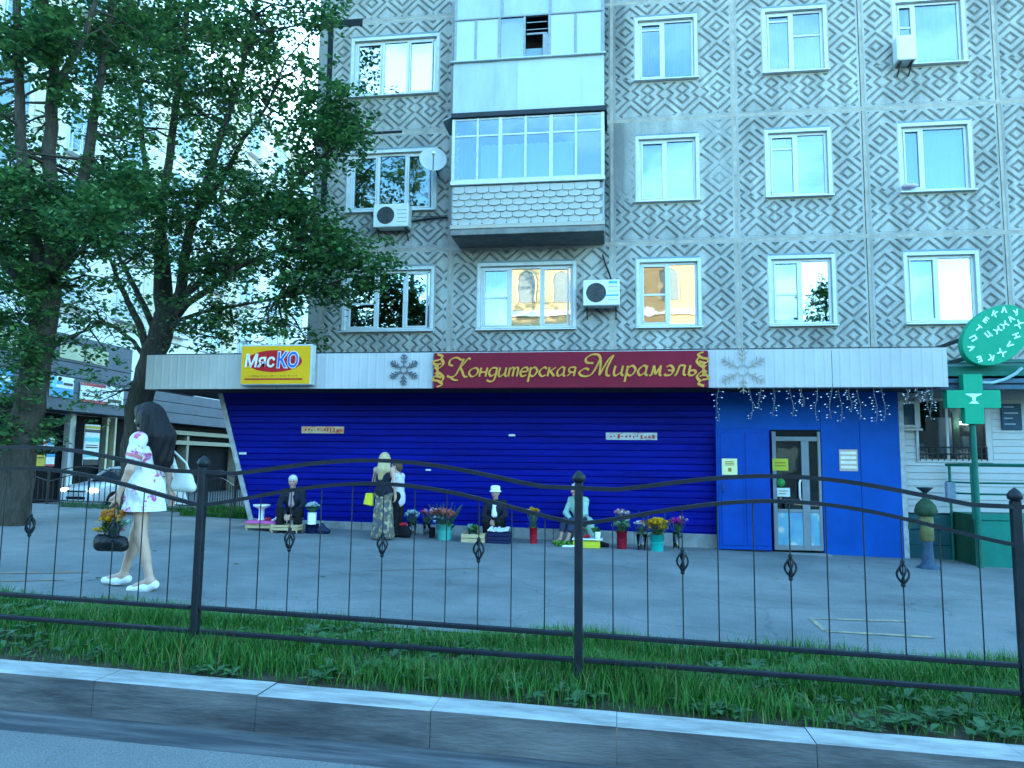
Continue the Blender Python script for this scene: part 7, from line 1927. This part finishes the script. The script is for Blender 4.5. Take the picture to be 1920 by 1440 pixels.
for s in (-1, 1):
    MB().bar((s * .73, -.98, .95), (s * .60, -.18, 1.42), .06, .05).build('pillar', M_car, car, local=True)
    MB().bar((s * .615, .42, 1.43), (s * .75, .45, .96), .06, .05).build('pillar', M_car, car, local=True)
    MB().bar((s * .61, 1.12, 1.42), (s * .72, 1.72, 1.02), .09, .06).build('pillar', M_car, car, local=True)
    mb = MB(); mb.ball((s * .60, -2.03, .655), (.20, .14, .075), 14, 8); mb.build('headlight', M_lamp, car, local=True)
    mb = MB(); mb.ball((s * .60, -2.10, .40), (.11, .06, .05), 10, 6); mb.build('fog_light', M_grille, car, local=True)
    mb = MB(); mb.ball((s * .93, -.62, .99), (.10, .06, .07), 10, 7); mb.build('mirror', M_car, car, local=True)
    for y in (-1.38, 1.32):
        ty = MB(); ty.cyl((s * .70, y, .31), (s * .885, y, .31), .31, n=24)
        w = ty.build('wheel', M_tyre, car, local=True)
        rb_ = MB(); rb_.cyl((s * .880, y, .31), (s * .893, y, .31), .19, n=20)
        for k in range(5): a = k * 1.2566; rb_.bar((s * .895, y, .31), (s * .897, y + .2 * math.cos(a), .31 + .2 * math.sin(a)), .05, .02)
        rb_.build('rim', M_rim, w, local=True)
MB().box(-.42, .42, -2.185, -2.10, .34, .45).build('lower_grille', M_grille, car, local=True, bevel=.02)
MB().box(-.40, .40, -2.19, -2.08, .60, .645).build('upper_grille', M_grille, car, local=True, bevel=.01)
MB().box(-.26, .26, -2.20, -2.16, .47, .575).build('number_plate', M_platec, car, local=True)

# ---- trees
M_bark = mat('dark_bark', (0.050, 0.043, 0.035), .95, noise=7, var=.45, bump=1.0, bscale=14, stretch=(3, 3, .7))
M_leafA = leaf_mat('tree_leaves', (0.016, 0.075, 0.032), (0.105, 0.235, 0.062), .5, .38)
def leaf_cloud(centers, n_each, size):
    """centers: (x, y, z, r); kite-shaped leaves drooping at random in loose sprays"""
    V, F = [], []
    for (cx, cy, cz, r), n in zip(centers, n_each):
        ns = max(1, n // 14)
        sp = nrng.normal(0, .52, (ns, 3)); sp *= r
        sp[:, 2] *= .75
        idx = nrng.integers(0, ns, n)
        P = np.array([cx, cy, cz]) + sp[idx] + nrng.normal(0, .16 * min(1, r), (n, 3)) * np.array([1.25, 1.25, .6])
        az = nrng.uniform(0, 2 * np.pi, n); dr = nrng.uniform(-.9, .25, n)
        d = np.stack([np.cos(az) * np.cos(dr), np.sin(az) * np.cos(dr), np.sin(dr)], 1)
        u = np.stack([-np.sin(az), np.cos(az), nrng.uniform(-.6, .6, n)], 1); u /= np.linalg.norm(u, axis=1)[:, None]
        L = size * nrng.uniform(.65, 1.3, n)[:, None]; w = L * nrng.uniform(.30, .46, n)[:, None]
        b = len(V) * 0
        A, B, C, D, E_ = P, P + d * L * .38 + u * w, P + d * L * .75 + u * w * .55, P + d * L, P + d * L * .42 - u * w
        V.append(np.stack([A, B, C, D, E_], 1).reshape(-1, 3))
    V = np.concatenate(V); n = len(V) // 5; b = np.arange(n) * 5
    F = np.concatenate([np.stack([b, b + 1, b + 2], 1), np.stack([b, b + 2, b + 3], 1), np.stack([b, b + 3, b + 4], 1)])
    return V, F
def tree(label, base, limbs, blobs, twig_n, size=.105, name='broadleaf_tree', group=None):
    t = thing(name, label, 'tree', base, 0, group)
    tr = MB()
    ends = []
    for pts, r0, r1 in limbs:
        P = [Vector(p) for p in pts]; Q = []
        for a, b in zip(P[:-1], P[1:]):
            for k in range(4): Q.append(a.lerp(b, k / 4) + Vector((rng.uniform(-1, 1), rng.uniform(-1, 1), 0)) * r0 * .10)
        Q.append(P[-1]); n = len(Q)
        tr.tube(Q, [r0 + (r1 - r0) * i / (n - 1) for i in range(n)], 10)
        ends += Q[n // 2:]
    tr.build('trunk', M_bark, t)
    tw = MB()
    for (x, y, z, r), n in blobs:
        c = Vector((x, y, z)); e = min(ends, key=lambda q: (q - c).length + (2 if q.z > c.z + .5 else 0))
        m_ = e.lerp(c, .5) + Vector((rng.uniform(-.15, .15), rng.uniform(-.15, .15), rng.uniform(-.05, .25)))
        tw.tube([e, m_, c], [.032, .020, .010], 5)
        for _ in range(twig_n):
            d = Vector((rng.gauss(0, 1), rng.gauss(0, 1), rng.gauss(0, .7))); d.normalize()
            s = m_.lerp(c, rng.random()); q = s + d * r * rng.uniform(.5, 1.0)
            tw.tube([s, s.lerp(q, .5) + Vector((0, 0, .05)), q], [.010, .007, .003], 4, 0, False)
    tw.build('branches', M_bark, t)['kind'] = 'stuff'
    V, F = leaf_cloud([b for b, _ in blobs], [n for _, n in blobs], size)
    V = V - np.array(base)
    o = link_mesh('crown', np_mesh('crown', V, F, M_leafA), t); o['kind'] = 'stuff'
    return t
def pb(u, v, Y, rpx, n):
    p = atY(u, v, Y); dep = (p - C_POS).dot(C_FWD); return ((p.x, p.y, p.z, rpx / CAM_F * dep), n)
T1 = gnd(22, 984); t1b = (T1.x, T1.y, gz(T1.x, T1.y) - .1); y1 = T1.y
def L1(pts, r0, r1, dy=0.0): return ([atY(u, v, y1 + dy * i / max(1, len(pts) - 1)) for i, (u, v) in enumerate(pts)], r0, r1)
trunk1 = ([Vector(t1b), atY(30, 900, y1), atY(45, 815, y1), atY(62, 712, y1), atY(84, 610, y1), atY(92, 540, y1)], .30, .20)
limbs1 = [trunk1, L1([(90, 560), (62, 440), (45, 330), (38, 240), (36, 120), (30, -60)], .13, .06, -.5), L1([(92, 545), (98, 430), (92, 300), (98, 215), (100, 130), (84, 20), (72, -120)], .15, .06, .3),
          L1([(98, 190), (125, 130), (158, 70), (180, 0)], .08, .04, -.3), L1([(92, 540), (140, 420), (165, 300), (178, 200), (198, 100), (214, -20)], .13, .05, .8), L1([(88, 590), (30, 520), (-20, 430), (-60, 300)], .09, .04, -.8), L1([(70, 680), (110, 640), (160, 620)], .06, .02, .6)]
bl1 = []
def fill(bl, regions):
    for u, v, ru, rv, k, n, Yc, dY in regions:
        for _ in range(k):
            bl.append(pb(u + rng.uniform(-1, 1) * ru, v + rng.uniform(-1, 1) * rv, Yc + rng.uniform(-1, 1) * dY, rng.uniform(38, 62), int(n * .70 * rng.uniform(.5, 1.3))))
fill(bl1, [(110, 400, 130, 80, 26, 480, y1, 1.3), (50, 300, 60, 60, 7, 380, y1, 1.2), (30, 470, 60, 70, 10, 460, y1, 1.2), (240, 330, 60, 60, 9, 420, y1 + 1, 1.0), (40, 110, 70, 70, 9, 330, y1, 1.2), (150, 40, 90, 60, 12, 400, y1, 1.3), (230, 110, 60, 70, 10, 420, y1 + .8, 1.0), (150, 190, 50, 40, 4, 260, y1, 1.0),
           (35, 640, 42, 90, 10, 380, y1, .7), (30, 790, 40, 40, 5, 330, y1, .6), (-60, 300, 60, 260, 18, 400, y1, 1.5), (90, -130, 190, 90, 24, 420, y1, 1.6), (60, -320, 170, 90, 16, 420, y1, 1.5), (150, 555, 40, 40, 3, 260, y1 + .5, .6), (180, 640, 50, 18, 3, 200, y1 + .6, .5)])
tree('large leafy tree with a thick trunk at the left edge of the pavement', t1b, limbs1, bl1, 5)
T2 = atY(253, 962, 14.9); t2b = (T2.x, T2.y, gz(T2.x, T2.y) - .1); y2 = T2.y
def L2(pts, r0, r1, dy=0.0): return ([atY(u, v, y2 + dy * i / max(1, len(pts) - 1)) for i, (u, v) in enumerate(pts)], r0, r1)
trunk2 = ([Vector(t2b), atY(250, 860, y2), atY(258, 770, y2), atY(278, 695, y2), atY(302, 625, y2), atY(316, 585, y2)], .27, .26)
limbs2 = [trunk2, L2([(283, 680), (262, 610), (240, 565), (224, 530), (200, 470)], .10, .03, -.6), L2([(296, 630), (268, 570), (240, 515), (222, 480), (190, 420)], .08, .03, .5), L2([(306, 610), (300, 555), (298, 470), (305, 380), (318, 290), (332, 170), (350, 40), (360, -80)], .14, .05, -.4),
          L2([(318, 590), (312, 490), (300, 400), (270, 300), (262, 180), (250, 60)], .10, .03, .6), L2([(322, 590), (338, 550), (346, 485), (358, 425), (384, 360), (402, 290), (440, 180), (470, 60), (490, -60)], .13, .04, -.8), L2([(358, 425), (390, 370), (425, 320), (455, 262), (500, 200)], .08, .03, -1.0),
          L2([(324, 600), (352, 568), (398, 538), (450, 500), (520, 470), (600, 450)], .09, .03, -1.6), L2([(340, 560), (370, 534), (420, 490), (500, 400), (570, 330), (620, 280)], .08, .03, -1.8), L2([(322, 605), (380, 585), (450, 572), (520, 560)], .05, .02, -.9), L2([(270, 720), (285, 690), (250, 640), (210, 610), (150, 600)], .07, .02, .4)]
bl2 = []
fill(bl2, [(330, 60, 110, 70, 24, 420, y2 - .2, 1.4), (470, 60, 90, 70, 13, 300, y2 - .6, 1.2), (570, 40, 40, 50, 6, 230, y2 - 1.3, .4), (300, 200, 90, 70, 13, 380, y2, 1.3), (430, 190, 80, 60, 11, 330, y2 - .5, 1.2), (530, 190, 60, 70, 9, 320, y2 - 1.2, .5), (620, 230, 45, 60, 12, 380, y2 - 1.8, .3),
           (250, 390, 60, 60, 10, 400, y2 + .2, 1.0), (390, 400, 100, 60, 16, 420, y2 - .4, 1.2), (530, 420, 70, 60, 14, 420, y2 - 1.2, .6), (600, 440, 45, 50, 11, 380, y2 - 1.5, .3), (680, 492, 40, 16, 6, 230, y2 - 1.6, .25), (330, 470, 90, 40, 9, 380, y2, 1.0), (470, 510, 90, 40, 10, 320, y2 - .8, .8), (580, 520, 50, 35, 7, 300, y2 - 1.4, .4), (640, 545, 25, 22, 3, 160, y2 - 1.5, .2),
           (400, 620, 60, 25, 5, 250, y2 - .6, .6), (530, 610, 45, 28, 6, 260, y2 - 1.2, .4), (430, 600, 40, 30, 4, 260, y2 - .5, .5), (210, 560, 30, 50, 4, 230, y2, .6), (220, 740, 40, 15, 3, 120, y2 - .1, .3), (380, -110, 190, 80, 26, 400, y2 - .4, 1.6), (370, -290, 150, 80, 16, 400, y2 - .4, 1.5), (560, 300, 40, 40, 5, 300, y2 - 1.4, .5), (460, 300, 70, 40, 7, 260, y2 - .6, 1.0)])
tree('leaning leafy tree behind the white canopy, its boughs reaching over the diamond wall', t2b, limbs2, bl2, 5)

# ================================================================== across the street: what the window panes mirror
M_ochre = mat('ochre_stucco', (0.40, 0.30, 0.18), .85, noise=2, var=.1)
M_sglass = mat('dull_window_glass', (0.16, 0.20, 0.22), .6, spec=.08); M_trimc = mat('cream_trim', (0.50, 0.42, 0.30), .8)  # rough dull glass that mirrors little
ob = thing('stucco_house', 'ochre stucco house with arched windows across the road behind the viewer', 'house', (0, -30, 0))
MB().box(-9, 9, -42, -30, -1, 19.5).build('wall', M_ochre, ob)
for z in (4.5, 9.2, 13.9, 18.6): MB().box(-9.2, 9.2, -30.1, -29.7, z, z + .45).build('cornice', M_white, ob)
for i in range(6):
    for j in range(4):
        x, z = -7.5 + 3 * i, 1.0 + 4.7 * j
        pts = [(x - .7, z), (x + .7, z)] + [(x + .7 * math.cos(a), z + 2.0 + .7 * math.sin(a)) for a in np.linspace(0, math.pi, 11)]
        w = MB(); w.prism([(xx, zz) for xx, zz in pts[::-1]], -29.93, -29.99); wo = w.build('window', M_sglass, ob)
        a_ = MB(); P = [(x - .8, -29.9, z), (x - .8, -29.9, z + 2.0)] + [(x + .8 * math.cos(a), -29.9, z + 2.0 + .8 * math.sin(a)) for a in np.linspace(math.pi, 0, 11)] + [(x + .8, -29.9, z)]
        a_.tube(P, .09, 6); a_.build('frame', M_trimc, wo)
def simple_tree(label, x, y, h, r, n, group):
    b = Vector((x, y, gz(x, y) - .15)); bl = []
    for k in range(n):
        z = rng.uniform(.28, 1.0); w = r * math.sin(math.pi * min(1, .15 + .85 * z)) * 1.1 + .3
        a = rng.uniform(0, 6.28); q = math.sqrt(rng.random()) * w
        bl.append(((x + q * math.cos(a), y + q * math.sin(a), b.z + h * z, .75), 190))
    tree(label, tuple(b), [([b, b + Vector((.1, 0, h * .3)), b + Vector((0, .1, h * .65)), b + Vector((0, 0, h * .95))], .26, .05)], bl, 2, size=.20, group=group)
simple_tree('tall street tree across the road, left of the stucco house', -13.0, -13.5, 21.0, 4.2, 46, 'trees across the road')
simple_tree('tall street tree across the road, farthest left of the stucco house', -19.5, -15.0, 28.0, 5.2, 110, 'trees across the road')
simple_tree('slender street tree across the road, right of the stucco house', 12.6, -14.0, 13.0, 2.0, 46, 'trees across the road')

def plain_block(label, x0, x1, h, m):
    t = thing('row_house', label, 'house', ((x0 + x1) / 2, -31, -1))
    MB().box(x0, x1, -42, -31, -1, h).build('wall', m, t)
    MB().box(x0 - .2, x1 + .2, -42.2, -30.7, h + .002, h + .4).build('roof_edge', M_clad, t)
    x = x0 + 1.5
    while x < x1 - 2:
        for z in np.arange(1.0, h - 2, 3.2): MB().box(x, x + 1.4, -31.0, -30.95, z, z + 1.6).build('window', M_wglass, t)
        x += 3.2
plain_block('low grey house across the road, right of the stucco house', 10.5, 60, 8.5, mat('grey_stucco', (.12, .12, .12), .85))
plain_block('long grey house across the road, left of the stucco house', -60, -10.5, 10.5, mat('grey_stucco', (.12, .12, .12), .85))
